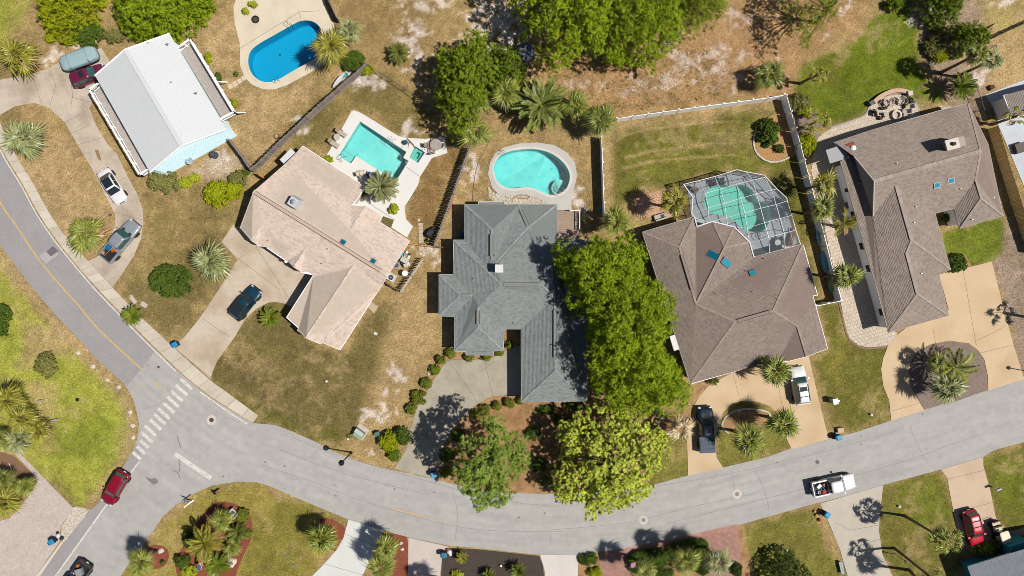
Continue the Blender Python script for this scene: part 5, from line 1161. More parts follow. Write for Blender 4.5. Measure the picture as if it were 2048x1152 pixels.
# ---------------------------------------------------------------- palms: every frond is a leaf of its own, sharing a few meshes
def fan_mesh(name, mat, seed, droop=.35, n=17, spread=1.95, p=.40, ll=1.0):
    r = random.Random(seed); mb = MB()
    mb.face([(0, -.018, 0), (p, -.012, .05), (p, .012, .05), (0, .018, 0)])
    for i in range(n):
        a = (i / (n - 1) - .5) * 2 * spread; l = ll * (.64 - .2 * abs(a) / spread) * r.uniform(.82, 1.1); w = .034
        ca, sa = math.cos(a), math.sin(a); m1 = l * .45; f = .03 if i % 2 else -.01
        tip = (p + l * ca, l * sa, .05 - droop * l * r.uniform(.8, 1.5)); mid_z = .05 - droop * .18 * l
        mb.face([(p, 0, .05), (p + m1 * ca + w * sa, m1 * sa - w * ca, mid_z + f), tip, (p + m1 * ca - w * sa, m1 * sa + w * ca, mid_z - f)])
    me = bpy.data.meshes.new(name); me.from_pydata(mb.v, [], mb.f); me.materials.append(mat); return me
def feather_mesh(name, mat, seed, n=20, leaf=.26, arch=.3, droop=.5, fw=.9, wd=.02):
    r = random.Random(seed); mb = MB(); C = lambda t: Vector((t, 0, arch * t - (arch + droop * .55) * t * t))
    for i in range(6):
        a, b = C(i / 6), C((i + 1) / 6); w = .014 * (1 - i / 7); mb.face([a + Vector((0, -w, 0)), b + Vector((0, -w * .8, 0)), b + Vector((0, w * .8, 0)), a + Vector((0, w, 0))])
    for i in range(n):
        t = .14 + .86 * i / (n - 1); c = C(t); l = leaf * math.sin(math.pi * (.12 + .80 * t)) ** .7 * r.uniform(.9, 1.1)
        for s in (-1, 1):
            q = c + Vector((l * fw * .62, s * l * .8, -l * .22 * r.uniform(.3, 1.5) + .03)); m_ = c.lerp(q, .5) + Vector((0, 0, .015))
            mb.face([c + Vector((-wd * .5, 0, 0)), m_ + Vector((-wd * .7, 0, 0)), q, m_ + Vector((wd, 0, 0))])
    me = bpy.data.meshes.new(name); me.from_pydata(mb.v, [], mb.f); me.materials.append(mat); return me
def frond_mat(name, c, c2, k=1.45): return M(name, A(*c, k), rough=.45, var=.14, scale=1.5, island=.16, col3=A(*c2, k), trans=.12, spec=.45)
FM = {'green': frond_mat('palm_green', (142, 148, 58), (70, 84, 28)), 'silver': frond_mat('palm_silver', (156, 160, 106), (86, 96, 56)), 'yellow': frond_mat('palm_yellow', (156, 150, 54), (86, 88, 28)),
      'dark': frond_mat('palm_dark', (128, 134, 54), (66, 80, 28)), 'dead': frond_mat('palm_dead', (214, 196, 160), (176, 152, 116)), 'sago': frond_mat('sago_green', (122, 134, 34), (84, 104, 22)), 'date': frond_mat('date_green', (148, 156, 78), (86, 98, 42)), 'brown': frond_mat('frond_brown', (170, 138, 92), (130, 100, 64))}
PM = {}
def palm_meshes(kind, tone):
    if (kind, tone) not in PM:
        mt = FM[tone]
        if kind == 'fan': PM[(kind, tone)] = [fan_mesh('fan_frond', mt, s, d, 15, 1.75) for s, d in ((1, .3), (2, .45), (3, .7))]
        elif kind == 'feather': PM[(kind, tone)] = [feather_mesh('feather_frond', mt, s, 20, .26, .3, d, .9, .04) for s, d in ((4, .35), (5, .55), (6, .7))]
        elif kind == 'loose': PM[(kind, tone)] = [fan_mesh('loose_fan_frond', mt, s, d, 15, 2.2, .62, .72) for s, d in ((11, .3), (12, .5), (13, .8))]
        elif kind == 'date': PM[(kind, tone)] = [feather_mesh('date_frond', mt, s, 28, .2, .25, d, 1.0, .04) for s, d in ((7, .25), (8, .4), (9, .6))]
        else: PM[(kind, tone)] = [feather_mesh('sago_frond', mt, s, 22, .2, .35, d, .7, .05) for s, d in ((14, .4), (15, .55), (16, .7))]
    return PM[(kind, tone)]
m_ptrunk = M('palm_trunk', A(150, 128, 108), rough=1, var=.3, scale=6, bump=.8)
def palm(label, px, py, r, h, kind='fan', tone='green', n=34, lo=-22, hi=66, brown=3, base=None, name=None, group=None, trunk=.17, gap=0.0):
    v_ = random.Random(int(px * 13 + py * 5)); lo += v_.uniform(-22, 10); hi += v_.uniform(-10, 10); n = max(9, int(n * v_.uniform(.82, 1.15)))
    R_ = r * GSD * (1 - h / ALT) * (1.12 if kind in ('fan', 'loose') else 1.05); c = W(px, py, h); b = W(*base) if base else Vector((c.x, c.y, 0))
    t = thing(name or {'fan': 'fan_palm', 'loose': 'fan_palm', 'feather': 'feather_palm', 'date': 'date_palm', 'sago': 'sago_palm'}[kind], label, 'palm', b, group=group)
    d = c - b; mb = MB(); pts = [Vector((0, 0, -.1)), Vector((d.x * .25, d.y * .25, h * .33)), Vector((d.x * .6, d.y * .6, h * .66)), Vector((d.x, d.y, h - .05))]
    k = min(1.0, .45 + h * .12); mb.tube(pts, [trunk * 1.35 * k, trunk * k, trunk * k, trunk * 1.15 * k], 9)
    obj('trunk', mb, m_ptrunk, t, world=False, smooth=True)
    ms = palm_meshes(kind, tone); old = palm_meshes(kind, 'brown') if brown else None; rr = random.Random(int(px * 7 + py))
    n = int(n * .76) if kind == 'fan' else n; a0 = rr.random() * 6.28; top = d.copy(); top.z = h
    for i in range(n):
        u = i / max(1, n - 1); el = hi + (lo - hi) * u ** .85 + rr.uniform(-7, 7); az = a0 + i * 2.39996 + rr.uniform(-.22, .22)
        if gap and rr.random() < gap: continue
        sc = R_ * (0.72 + .28 * math.sin(math.pi * min(1, u * .9 + .1))) * rr.uniform(.88, 1.06)
        if kind in ('fan', 'loose'): sc *= (.8 + .3 * u) * rr.uniform(.78, 1.14)
        mesh = ms[min(2, int(u * 3))] if i < n - brown or not old else old[2]
        share('frond', mesh, t, top + Vector((0, 0, .05 - .1 * u)), (rr.uniform(-.75, .75), -math.radians(el), az), (sc, sc, sc))
    return t
SB = 'fan palms of the yards'
for a in (
 ('shaggy fan palm at the left edge above the curved driveway', 33, 112, 42, 2.6, 'fan', 'yellow', 40), ('silvery fan palm on the dry strip inside the curved driveway', 50, 274, 43, 2.2, 'fan', 'silver', 40), ('fan palm between the sidewalk and the silver pickup', 170, 465, 41, 2.2, 'fan', 'green', 38),
 ('silvery fan palm left of the beige driveway', 423, 524, 41, 2.2, 'fan', 'silver', 40), ('yellowish fan palm overhanging the bright blue pool', 661, 93, 39, 4.2, 'fan', 'yellow', 42), ('silvery fan palm beside the yellowish one at the bright blue pool', 698, 60, 30, 3.6, 'fan', 'silver', 34),
 ('round silver green palm at the corner of the white deck', 764, 373, 33, 3.4, 'date', 'silver', 58), ('fan palm left of the big feather palm behind the kidney pool', 1011, 186, 38, 3.4, 'fan', 'green', 36), ('small fan palm tucked in the glossy tree behind the kidney pool', 958, 207, 28, 3.2, 'fan', 'green', 28),
 ('large star shaped feather palm behind the kidney pool', 1083, 211, 54, 3.0, 'date', 'date', 64), ('fan palm just right of the star shaped feather palm', 1153, 212, 35, 3.6, 'fan', 'green', 34), ('dark fan palm at the left end of the white back fence', 1200, 238, 38, 3.8, 'fan', 'dark', 38),
 ('fan palm at the lower edge of the glossy tree above the kidney pool', 951, 264, 38, 3.6, 'fan', 'green', 36), ('fan palm between the terracotta patio and the screen cage', 1350, 402, 36, 5.5, 'fan', 'yellow', 40), ('fan palm at the top of the wide bright tree by the white fence', 1233, 443, 34, 4.6, 'fan', 'green', 36),
 ('low round fan palm in the leaf litter above the white fence', 1540, 150, 35, 2.6, 'fan', 'dark', 40), ('fan palm just outside the white fence nearest the grey porch roof', 1648, 366, 31, 5.0, 'fan', 'yellow', 30), ('fan palm just outside the white fence, below the one by the porch roof', 1645, 418, 30, 5.3, 'fan', 'green', 32),
 ('ragged feather palm leaning to the white wall of the taupe house', 1688, 446, 27, 3.4, 'feather', 'yellow', 16), ('fan palm beside the surfboards along the white fence', 1692, 551, 33, 5.8, 'fan', 'green', 34), ('fan palm touching the front eave of the brown house', 1548, 742, 35, 4.2, 'fan', 'green', 40),
 ('fan palm in the oval lawn nearer to the black pickup', 1496, 880, 37, 5.4, 'fan', 'green', 40), ('fan palm in the oval lawn nearer to the white parked car', 1566, 849, 36, 5.0, 'fan', 'green', 40), ('pale dead leaved palm beside the black pickup', 1362, 856, 33, 3.6, 'fan', 'dead', 20),
 ('tall leaning fan palm at the right of the vivid lawn, upper one', 1956, 108, 28, 7.0, 'fan', 'green', 28), ('tall leaning fan palm at the right of the vivid lawn, lower one', 1984, 120, 26, 6.6, 'fan', 'silver', 26),
 ('fan palm with its shade on the corner lawn left of the white driveway', 644, 1077, 35, 3.9, 'fan', 'green', 40), ('fan palm beside the white driveway, upper one of the pair', 770, 1098, 34, 4.4, 'fan', 'green', 34), ('fan palm beside the white driveway, lower one of the pair', 764, 1134, 33, 4.6, 'fan', 'green', 34),
 ('fan palm at the bottom edge left in the clipped hedge bed', 1290, 1150, 32, 5.6, 'fan', 'green', 34), ('fan palm in the middle of the clipped hedge bed', 1374, 1124, 33, 5.8, 'fan', 'green', 36), ('pale fan palm at the right end of the clipped hedge bed', 1436, 1126, 33, 5.8, 'fan', 'silver', 36),
 ('fan palm at the lower left street corner beside the round red mulch bed', 281, 1126, 30, 4.0, 'fan', 'green', 38), ('dense low fan palm at the top of the red mulch bed', 442, 1040, 27, 2.0, 'fan', 'green', 44), ('low fan palm at the right of the red mulch bed', 464, 1096, 21, 1.4, 'fan', 'green', 34),
 ('yellow green cordyline like palm in the middle of the red mulch bed', 411, 1086, 36, 2.8, 'feather', 'yellow', 44), ('silvery fan palm in the grey mulch island of the tan driveway', 1892, 776, 38, 3.6, 'fan', 'silver', 36), ('small fan palm left in the grey mulch island of the tan driveway', 1876, 724, 25, 3.2, 'fan', 'green', 24),
 ('fan palm over the patio at the right edge', 2034, 232, 28, 4.4, 'loose', 'yellow', 16)):
    l, x, y, r, h, kd, tn, n = a; palm(l, x, y, r, h, kd, tn, n, brown=0 if tn == 'dead' else 3 + int(x + y) % 4, group=SB, lo=-30 if tn != 'dead' else -40)
palm('arching yellow green feather palm in the grey mulch island of the tan driveway', 1911, 735, 44, 2.6, 'feather', 'green', 18, lo=-5, hi=50, brown=0)
palm('sparse little palm leaning over the vivid lawn near the round fan palm', 1638, 148, 23, 4.6, 'loose', 'yellow', 13, base=(1600, 167), lo=-35)
palm('yellow fronded palm at the start of the patio path', 1634, 242, 30, 3.6, 'loose', 'yellow', 15, lo=-30)
palm('tall lawn palm with a curved trunk left of the red car and golf cart', 1894, 1082, 34, 8.0, 'loose', 'green', 22, base=(1808, 1031), lo=-45, trunk=.15)
palm('tall lawn palm leaning past the bottom edge with shade on the grey driveway', 1888, 1176, 33, 8.6, 'loose', 'green', 16, base=(1788, 1096), lo=-45, trunk=.15)
palm('lawn palm rooted at the bottom edge beside the grey driveway', 1850, 1180, 30, 6.0, 'fan', 'green', 26, base=(1818, 1140), lo=-35)
palm('palm just beyond the right edge whose shade falls on the grey mulch strip', 2168, 644, 34, 7.0, 'loose', 'green', 12, lo=-40)
palm('tall palm just beyond the bottom edge whose shade falls on the pale driveway', 890, 1205, 32, 6.5, 'fan', 'green', 30, lo=-35)
for l, x, y, r, tn, h in (('dark sago palm in the dry back yard left of the dense glossy tree', 797, 107, 22, 'dark', 1.1), ('round sago palm on the sidewalk edge', 266, 631, 21, 'sago', 1.0), ('round sago palm beside the garage wing of the beige house', 541, 635, 21, 'sago', 1.0), ('dark sago palm at the upper corner of the taupe roof', 1921, 172, 28, 'sago', 2.0),
        ('sago palm with an orange heart in the red mulch bed', 434, 1129, 26, 'sago', 1.1), ('dark sago palm at the right side of the red mulch bed', 477, 1064, 22, 'dark', 1.2), ('small sago palm at the top of the dark soil bed', 924, 1115, 13, 'yellow', .9), ('sago palm at the right end of the dark soil bed', 1036, 1140, 17, 'sago', .9), ('sago palm at the bottom edge of the dark soil bed', 977, 1150, 14, 'sago', .8),
        ('sago palm at the patio edge by the tall leaning palms', 1878, 58, 12, 'dark', 1.0), ('low sago by the front eave of the brown house', 1427, 760, 11, 'dark', .6)):
    palm(l, x, y, r, h, 'sago', tn, 44, lo=-8, hi=62, brown=0, group='sago palms', trunk=.16)
for l, x, y, r, h, tn in (('yellowish fan palm clump at the left edge, topmost of the thicket', 18, 800, 36, 2.8, 'yellow'), ('fan palm at the centre of the left edge thicket', 45, 838, 34, 2.6, 'yellow'), ('fan palm at the right tip of the left edge thicket', 78, 862, 28, 2.2, 'yellow'), ('greenish fan palm low in the left edge thicket', 40, 878, 32, 2.0, 'silver'), ('fan palm cut by the left edge below the thicket', 2, 880, 28, 2.2, 'green'),
        ('dark fan palm at the end of the brown mulch bed by the pavers', 52, 972, 24, 1.8, 'green'), ('yellow fan palm cut by the left edge at the pavers', 6, 1005, 36, 2.4, 'yellow'), ('dark fan palm at the left edge in the brown mulch bed', 10, 960, 24, 2.0, 'dark')):
    palm(l, x, y, r, h, 'fan', tn, 34, group='palm thicket at the left edge', lo=-20)
for l, x, y, rx, ry, h, mt in (('dark undergrowth bush right of the pine', 1066, 868, 16, 13, 1.0, L_dk), ('low scrub bush between the pine and the pale tree', 1078, 930, 18, 15, .9, L_dk), ('sprawling dark bush at the left foot of the pine', 916, 872, 15, 12, 1.0, L_hedge), ('low scrub bush under the grey garage eave', 1092, 820, 20, 9, .8, L_hedge),
        ('scrub bush near the road edge between the pine and the pale tree', 1092, 964, 15, 11, .8, L_olive), ('low dark bush under the pale tree near the eave', 1122, 838, 15, 12, .9, L_dk), ('leafy shrub at the foot of the clipped hedge palms', 1330, 1146, 18, 12, 1.0, L_hedge), ('dark shrub between the pale palm and the clipped hedge', 1406, 1136, 14, 14, 1.1, L_dk), ('dark green shrub at the right end of the bottom hedge bed', 1474, 1140, 10, 16, 1.0, L_dk), ('green shrub beside the pink lidded bin', 1282, 1120, 10, 9, .9, L_hedge)):
    shrub(l, x, y, rx, ry, h, mt, leaf=.16, lobe=.3)
# weeds and tufts in the dry ground
def tufts(name, pts, n, s, mat, h=.12):
    poly = [W(*p)[:2] for p in pts]; P = np.array(poly); q = NR.uniform(P.min(0), P.max(0), (n * 3, 2)); q = q[inside(q, poly)][:n]
    c = np.concatenate([q, NR.uniform(.02, h, (len(q), 1))], 1); c = np.repeat(c, 9, 0) + NR.normal(size=(len(c) * 9, 3)) * np.array([s, s, .03]); c[:, 2] = np.abs(c[:, 2])
    Nn = NR.normal(size=c.shape); Nn[:, 2] = np.abs(Nn[:, 2]) + .4; Nn /= np.linalg.norm(Nn, axis=1)[:, None]
    V, F = leaf_quads(c, Nn, NR.uniform(.07, .17, len(c)), .45); npmesh(name, V, F, mat, kind='stuff')
tufts('weeds', [(1060, 130), (1240, 120), (1400, 90), (1500, 180), (1400, 200), (1232, 228), (1120, 190)], 520, .12, L_hedge)
m_lf = M('dead_leaf', A(206, 156, 104), var=.2, island=.35, col3=A(150, 100, 66))
tufts('leaf_litter', [(1060, 120), (1240, 100), (1400, 70), (1460, 10), (1700, -10), (1680, 60), (1600, 130), (1590, 185), (1400, 205), (1232, 228), (1100, 175)], 5200, .3, M('dead_leaf_pale', A(206, 156, 104), var=.2, island=.35, col3=A(230, 200, 160)), .04)
tufts('fallen_leaves', [(1044, 806), (1180, 806), (1200, 850), (1150, 960), (1040, 975), (930, 955), (900, 900), (925, 845), (985, 802)], 2600, .3, m_lf, .04)
tufts('undergrowth', [(1050, 812), (1175, 810), (1190, 860), (1140, 960), (1060, 970), (1050, 900)], 260, .22, L_dk, .3)
tufts('dry_grass', [(670, 5), (880, 5), (880, 90), (850, 170), (750, 130)], 900, .2, M('straw', A(176, 140, 86), var=.2, island=.3, col3=A(120, 112, 60)), .05)
tree('tall tree just above the top edge whose shade falls left of the leafy green trees', [(1010, -130), (1005, -60), (1040, -25), (1090, -30), (1120, -70), (1110, -140)], 6.5, 12, L_oak, 1.3, .3, .42, 18, 14, 1.0, base=(1055, -60), trunk=.25, low=.5)
# ---------------------------------------------------------------- vehicles
m_tyre = M('tyre', A(52, 50, 50), rough=.9, var=.1); m_rim = M('alloy', A(170, 172, 176), rough=.35, metal=.6, var=.03)
m_cglass = M('car_glass', A(36, 46, 50), rough=.06, spec=.8, var=0, coat=.5); m_cglassg = M('car_glass_green', A(52, 92, 88), rough=.06, spec=.8, var=0, coat=.5)
m_black = M('black_plastic', A(44, 42, 44), rough=.6, var=.05); m_lamp = M('headlamp', A(220, 222, 226), rough=.15, var=0, spec=.6); m_tail = M('tail_lamp', A(170, 24, 24), rough=.25, var=0, spec=.6)
def paint(n, c, metal=.0): return M('paint_' + n, A(*c), rough=.32, var=.015, metal=metal, coat=.6, spec=.4)
def sring(cx, ax, ay, z, n=20, e=4.5, taper=0.0):
    out = []
    for i in range(n):
        a = 2 * math.pi * (i + .5) / n; c, s = math.cos(a), math.sin(a)
        x = ax * math.copysign(abs(c) ** (2 / e), c); y = ay * math.copysign(abs(s) ** (2 / e), s); out.append((cx + x, y * (1 - taper * (x / ax if ax else 0)), z))
    return out
def loft(rings, cap=True):
    mb = MB(); k = len(rings[0])
    for r in rings: mb.v += r
    for i in range(len(rings) - 1):
        for j in range(k): mb.f.append((i * k + j, i * k + (j + 1) % k, (i + 1) * k + (j + 1) % k, (i + 1) * k + j))
    if cap: mb.f.append(tuple(range((len(rings) - 1) * k, len(rings) * k))); mb.f.append(tuple(reversed(range(k))))
    return mb
def car(label, px, py, ang, L, Wd, Ht, pm, kind='suv', sunroof=None, rack=False, gl=None, group='parked cars', name='parked_car', cover=None, cat='car'):
    c = W(px, py, .8); t = thing(name, label, cat, (c.x, c.y, .05), math.radians(ang), group)
    hl, hw = L / 2, Wd / 2; gl = gl or m_cglass; pick = kind == 'pickup'
    st = [(0, .80, .92), (.02, .90, 1.0), (.08, .97, 1.02), (.2, 1, 1.0), (.62, 1, 1.0), (.70, .995, .98), (.82, .985, .93), (.92, .94, .84), (.975, .84, .72), (1, .66, .6)]
    zb = Ht * .60 if kind != 'pickup' else Ht * .58
    rings = []
    for u, w, zt in st:
        x = -hl + u * L; w *= hw; zt *= zb
        if pick and u < .36: zt = .62
        zl = .30 + (.12 if u in (0, 1) else 0)
        h = [(-w * .86, zl), (-w * .985, zl + .12), (-w, zb * .6), (-w * .97, zt - .08), (-w * .86, zt - .01), (-w * .45, zt + .025)]
        h = [(a, min(b, zt)) for a, b in h]
        rings.append([(x, a, b) for a, b in h] + [(x, -a, b) for a, b in reversed(h)])
    obj('body', loft(rings), pm, t, world=False, smooth=True)
    if pick: x0, x1, r0, r1 = -hl + .36 * L, -hl + .735 * L, -hl + .375 * L, -hl + .635 * L
    elif kind == 'sedan': x0, x1, r0, r1 = -hl + .12 * L, -hl + .72 * L, -hl + .27 * L, -hl + .57 * L
    else: x0, x1, r0, r1 = -hl + .025 * L, -hl + .735 * L, -hl + .085 * L, -hl + .58 * L
    wb, wt = hw * .93, hw * .73
    rg = [sring((x0 + x1) / 2, (x1 - x0) / 2, wb, zb - .04, 24, 6), sring((r0 + r1) / 2, (r1 - r0) / 2, wt, Ht - .07, 24, 6), sring((r0 + r1) / 2, (r1 - r0) / 2 * .93, wt * .9, Ht - .015, 24, 5), sring((r0 + r1) / 2, (r1 - r0) / 2 * .6, wt * .55, Ht, 24, 4)]
    cb = obj('cabin', loft(rg), pm, t, world=False, smooth=True)
    z0, z1 = zb + .0, Ht - .1
    def X(x0_, r0_, z): return x0_ + (r0_ - x0_) * (z - zb + .04) / (Ht - .07 - zb + .04)
    def Y(z): return wb + (wt - wb) * (z - zb + .04) / (Ht - .07 - zb + .04)
    def win(nm, q): obj(nm, MB().face(q), gl, t, world=False)
    o = .02
    win('windshield', [(X(x1, r1, z0) + o, -Y(z0) * .86, z0), (X(x1, r1, z0) + o, Y(z0) * .86, z0), (X(x1, r1, z1) + o, Y(z1) * .84, z1 + .01), (X(x1, r1, z1) + o, -Y(z1) * .84, z1 + .01)])
    win('rear_window', [(X(x0, r0, z0 + .1) - o, Y(z0) * .84, z0 + .1), (X(x0, r0, z0 + .1) - o, -Y(z0) * .84, z0 + .1), (X(x0, r0, z1) - o, -Y(z1) * .8, z1), (X(x0, r0, z1) - o, Y(z1) * .8, z1)])
    cuts = ((.10, .49), (.52, .90)) if pick or kind == 'sedan' else ((.06, .30), (.33, .60), (.63, .92))
    for s in (-1, 1):
        for a, b in cuts:
            q = []
            for z, f in ((z0 + .03, (a, b)), (z1, (b, a))):
                xa, xb = X(x0, r0, z), X(x1, r1, z)
                for u in f: q.append((xa + (xb - xa) * u, s * (Y(z) + o), z))
            win('side_window', q if s < 0 else q[::-1])
        obj('headlight', MB().box((hl - .16, s * hw * .68, zb * .68), (.22, .34, .14), s * -.5), m_lamp, t, world=False)
        obj('tail_light', MB().box((-hl + .07, s * hw * .76, zb * .8), (.14, .26, .2)), m_tail, t, world=False)
        obj('mirror', MB().box((x1 - .28, s * (hw + .1), zb + .06), (.14, .24, .16)), pm, t, world=False)
        for u in (.17, .80):
            r = .36 if not pick else .40; y = s * (hw - .12)
            tw = MB(); tw.v = []; pr = [(r * .62, -.12), (r * .95, -.12), (r, -.07), (r, .07), (r * .95, .12), (r * .62, .12)]
            n = 16
            for rad, yy in pr:
                for j in range(n): a = 2 * math.pi * j / n; tw.v.append((rad * math.cos(a), yy, rad * math.sin(a)))
            for i in range(5):
                for j in range(n): tw.f.append((i * n + j, i * n + (j + 1) % n, (i + 1) * n + (j + 1) % n, (i + 1) * n + j))
            wh = obj('wheel', tw, m_tyre, t, world=False); wh.location = (-hl + u * L, y, r - .05)
            rm = MB(); rm.v = [(r * .62 * math.cos(2 * math.pi * j / 12), s * .1, r * .62 * math.sin(2 * math.pi * j / 12)) for j in range(12)] + [(0, s * .06, 0)]
            rm.f = [(j, (j + 1) % 12, 12) for j in range(12)]; obj('rim', rm, m_rim, wh, world=False)
            obj('wheel_arch', MB().box((-hl + u * L, s * (hw - .005), r + .06), (r * 2.1, .03, r * 1.25)), m_black, t, world=False)
    obj('bumper', MB().box((hl - .12, 0, .45), (.3, Wd * .72, .22)), m_black if kind != 'sedan' else pm, t, world=False)
    obj('rear_bumper', MB().box((-hl + .05, 0, .48), (.2, Wd * .8, .24)), m_black, t, world=False)
    obj('number_plate', MB().box((-hl - .06, 0, .62), (.03, .32, .16)), m_wtrim, t, world=False)
    obj('grille', MB().box((hl - .03, 0, .56), (.06, Wd * .4, .18)), m_black, t, world=False)
    if sunroof:
        a, b, w = sunroof; obj('sunroof', MB().box((r0 + (r1 - r0) * (a + b) / 2, 0, Ht + .004), ((r1 - r0) * (b - a), wt * w * 2, .03)), m_cglass, t, world=False)
    if rack:
        for s in (-1, 1): obj('roof_rail', MB().beam((r0 + .1, s * wt * .86, Ht + .05), (r1 - .15, s * wt * .86, Ht + .05), .05, .05), m_black, t, world=False)
        for u in (.3, .62): obj('crossbar', MB().beam((r0 + (r1 - r0) * u, -wt * .86, Ht + .08), (r0 + (r1 - r0) * u, wt * .86, Ht + .08), .07, .04), m_black, t, world=False)
    if pick:
        bx0, bx1 = -hl + .05, -hl + .355 * L
        bd = obj('truck_bed', MB().box(((bx0 + bx1) / 2, 0, .66), (bx1 - bx0, Wd * .82, .06)), m_black, t, world=False)
        for s in (-1, 1): obj('bed_side', MB().box(((bx0 + bx1) / 2, s * hw * .9, .86), (bx1 - bx0, Wd * .08, .52)), pm, t, world=False)
        obj('tailgate', MB().box((bx0 + .02, 0, .86), (.1, Wd * .9, .52)), pm, t, world=False)
        obj('bulkhead', MB().box((bx1, 0, .86), (.08, Wd * .9, .5)), pm, t, world=False)
        if cover: 
            cv = obj('bed_cover', MB().box(((bx0 + bx1) / 2, 0, 1.13), (bx1 - bx0 + .02, Wd * .9, .05)), cover, t, world=False)
            for u in (.25, .5, .75): obj('seam', MB().box((bx0 + (bx1 - bx0) * u, 0, 1.165), (.05, Wd * .86, .02)), m_black, cv, world=False)
    return t
p_white = paint('white', (238, 238, 240)); p_silver = paint('silver', (176, 182, 190), .35); p_teal = paint('teal', (22, 62, 84), .2); p_red = paint('red', (150, 10, 40), .1); p_red2 = paint('bright_red', (200, 16, 50), .1)
p_maroon = paint('maroon', (120, 30, 66), .15); p_navy = paint('navy', (16, 38, 56), .2); p_grey = paint('graphite', (66, 70, 76), .2)
car('maroon boxy off-road car with a sunroof, half under the white metal roof corner', 177, 151, 21, 4.5, 1.85, 1.72, p_maroon, 'suv', (.52, .78, .62), gl=m_cglassg)
car('white car with a large black glass roof on the curved driveway', 224, 373, -58.7, 4.75, 1.88, 1.45, p_white, 'sedan', (.02, .9, .82))
kp = car('silver pickup truck with blue and orange things in its bed, on the curved driveway', 241, 482, 50, 6.1, 2.02, 1.9, p_silver, 'pickup', gl=m_cglassg, group='pickup trucks', name='pickup_truck', cat='pickup truck')
for u in (-.35, 0, .35): obj('roof_rib', MB().box((.05, u, 1.905), (1.3, .04, .02)), p_silver, kp, world=False)
for s in (-1, 1): obj('hood_vent', MB().box((1.45, s * .52, 1.1), (.45, .36, .03)), m_black, kp, world=False)
car('dark teal car with a glass roof parked on the beige driveway', 491, 606, 51.5, 4.75, 1.9, 1.68, p_teal, 'suv', (.1, .72, .7), rack=True)
car('dark red car parked at the kerb of the side road', 230, 976, -120.7, 4.6, 1.88, 1.62, p_red, 'suv', gl=m_cglassg)
dk = car('dark pickup truck with a loaded bed driving off the bottom edge', 147, 1164, -125.5, 5.8, 2.0, 1.85, p_grey, 'pickup', group='pickup trucks', name='pickup_truck', cat='pickup truck')
car('black pickup truck with a grey folding bed cover, backed along the tan driveway', 1412, 859, 93, 5.85, 2.02, 1.9, p_navy, 'pickup', gl=m_cglassg, group='pickup trucks', name='pickup_truck', cover=M('tonneau', A(92, 104, 118), rough=.8, var=.06), cat='pickup truck')
car('white parked car with roof bars on the tan driveway of the brown house', 1600, 771, 99, 4.85, 1.92, 1.72, p_white, 'suv', (.58, .82, .66), rack=True, gl=m_cglassg)
wp = car('white pickup truck with a loaded bed driving along the road', 1667, 970, 12.5, 5.6, 1.98, 1.85, p_white, 'pickup', gl=m_cglassg, group='pickup trucks', name='pickup_truck', cat='pickup truck')
car('bright red parked car with roof bars beside the golf cart', 1947, 1057, -75.5, 4.7, 1.88, 1.7, p_red2, 'suv', rack=True, gl=m_cglassg)
def load(label, cx, cy, z, ang, items, tnm='cargo'):
    t = thing(tnm, label, 'cargo', W(cx, cy, z), math.radians(ang))
    for kind, x, y, s, m in items:
        if kind == 'bucket': obj('bucket', MB().lathe([(s * .8, 0), (s, s * 1.6), (s * .8, s * 1.6), (s * .7, .1)], (x, y, 0), 12), m, t, world=False)
        elif kind == 'box': obj('crate', MB().box((x, y, s[2] / 2), s, s[0]), m, t, world=False)
        else: obj('bar', MB().tube([(x, y, .2), (x + s[0], y + s[1], .26)], .03, 5), m, t, world=False)
m_b1 = M('blue_plastic', A(30, 130, 190), rough=.5); m_o1 = M('orange_plastic', A(216, 104, 40), rough=.5); m_w1 = M('white_plastic', A(228, 228, 228), rough=.5); m_wd = M('raw_wood', A(196, 158, 110), rough=.9, var=.15)
load('blue tarp, orange rope and a wooden pole lying in the bed of the silver pickup', 219, 503, .72, 50, [('bucket', .45, .25, .34, m_b1), ('bucket', .5, -.4, .24, m_o1), ('bar', -.85, .1, (1.6, -.2), m_wd), ('box', -.6, .45, (.4, .25, .15), m_wd)])
load('white, blue and red buckets and crates in the bed of the white pickup', 1644, 975, .72, 12.5, [('box', -.4, .3, (.6, .4, .3), m_w1), ('bucket', -.1, -.1, .22, m_b1), ('box', .3, .4, (.5, .35, .35), M('brown_box', A(150, 120, 84))), ('bucket', -.55, -.45, .2, m_w1), ('box', .15, -.45, (.8, .3, .28), M('red_box', A(206, 62, 40))), ('bucket', .55, 0, .2, m_o1)])
load('grey and white boxes in the bed of the dark pickup at the bottom edge', 158, 1142, .72, -125.5, [('box', -.1, .2, (.9, .8, .5), M('grey_box', A(150, 152, 156))), ('bucket', .6, -.4, .2, m_w1), ('box', -.6, -.5, (.4, .3, .3), m_o1), ('box', .5, .5, (.5, .3, .3), m_w1)])
# covered vehicle
t = thing('covered_boat', 'long vehicle under a wrinkled pale blue cover beside the maroon car', 'covered boat', W(165, 121, .5), math.radians(21))
rg = []
for z, k in ((.25, 1.0), (.6, 1.02), (.92, .99), (1.08, .94), (1.17, .75), (1.2, .3)):
    r = sring(0, 2.4 * (k if k > .8 else k * 1.05), .98 * k, z, 40, 4.5); rg.append([(x, y + .02 * math.sin(x * 9 + z * 5), zz + .035 * math.sin(x * 7 + y * 11) * (1 if z > .3 else 0)) for x, y, zz in r])
obj('cover', loft(rg), M('blue_tarp', A(160, 186, 192), rough=.8, var=.06, scale=2, bump=.8, bscale=4), t, world=False, smooth=True)
for s in (-1, 1): obj('strap', MB().box((s * 1.2, 0, .75), (.05, 2.03, .9)), M('strap_grey', A(120, 140, 150)), t, world=False)
obj('hull', MB().box((0, 0, .14), (4.0, 1.6, .3)), m_black, t, world=False)
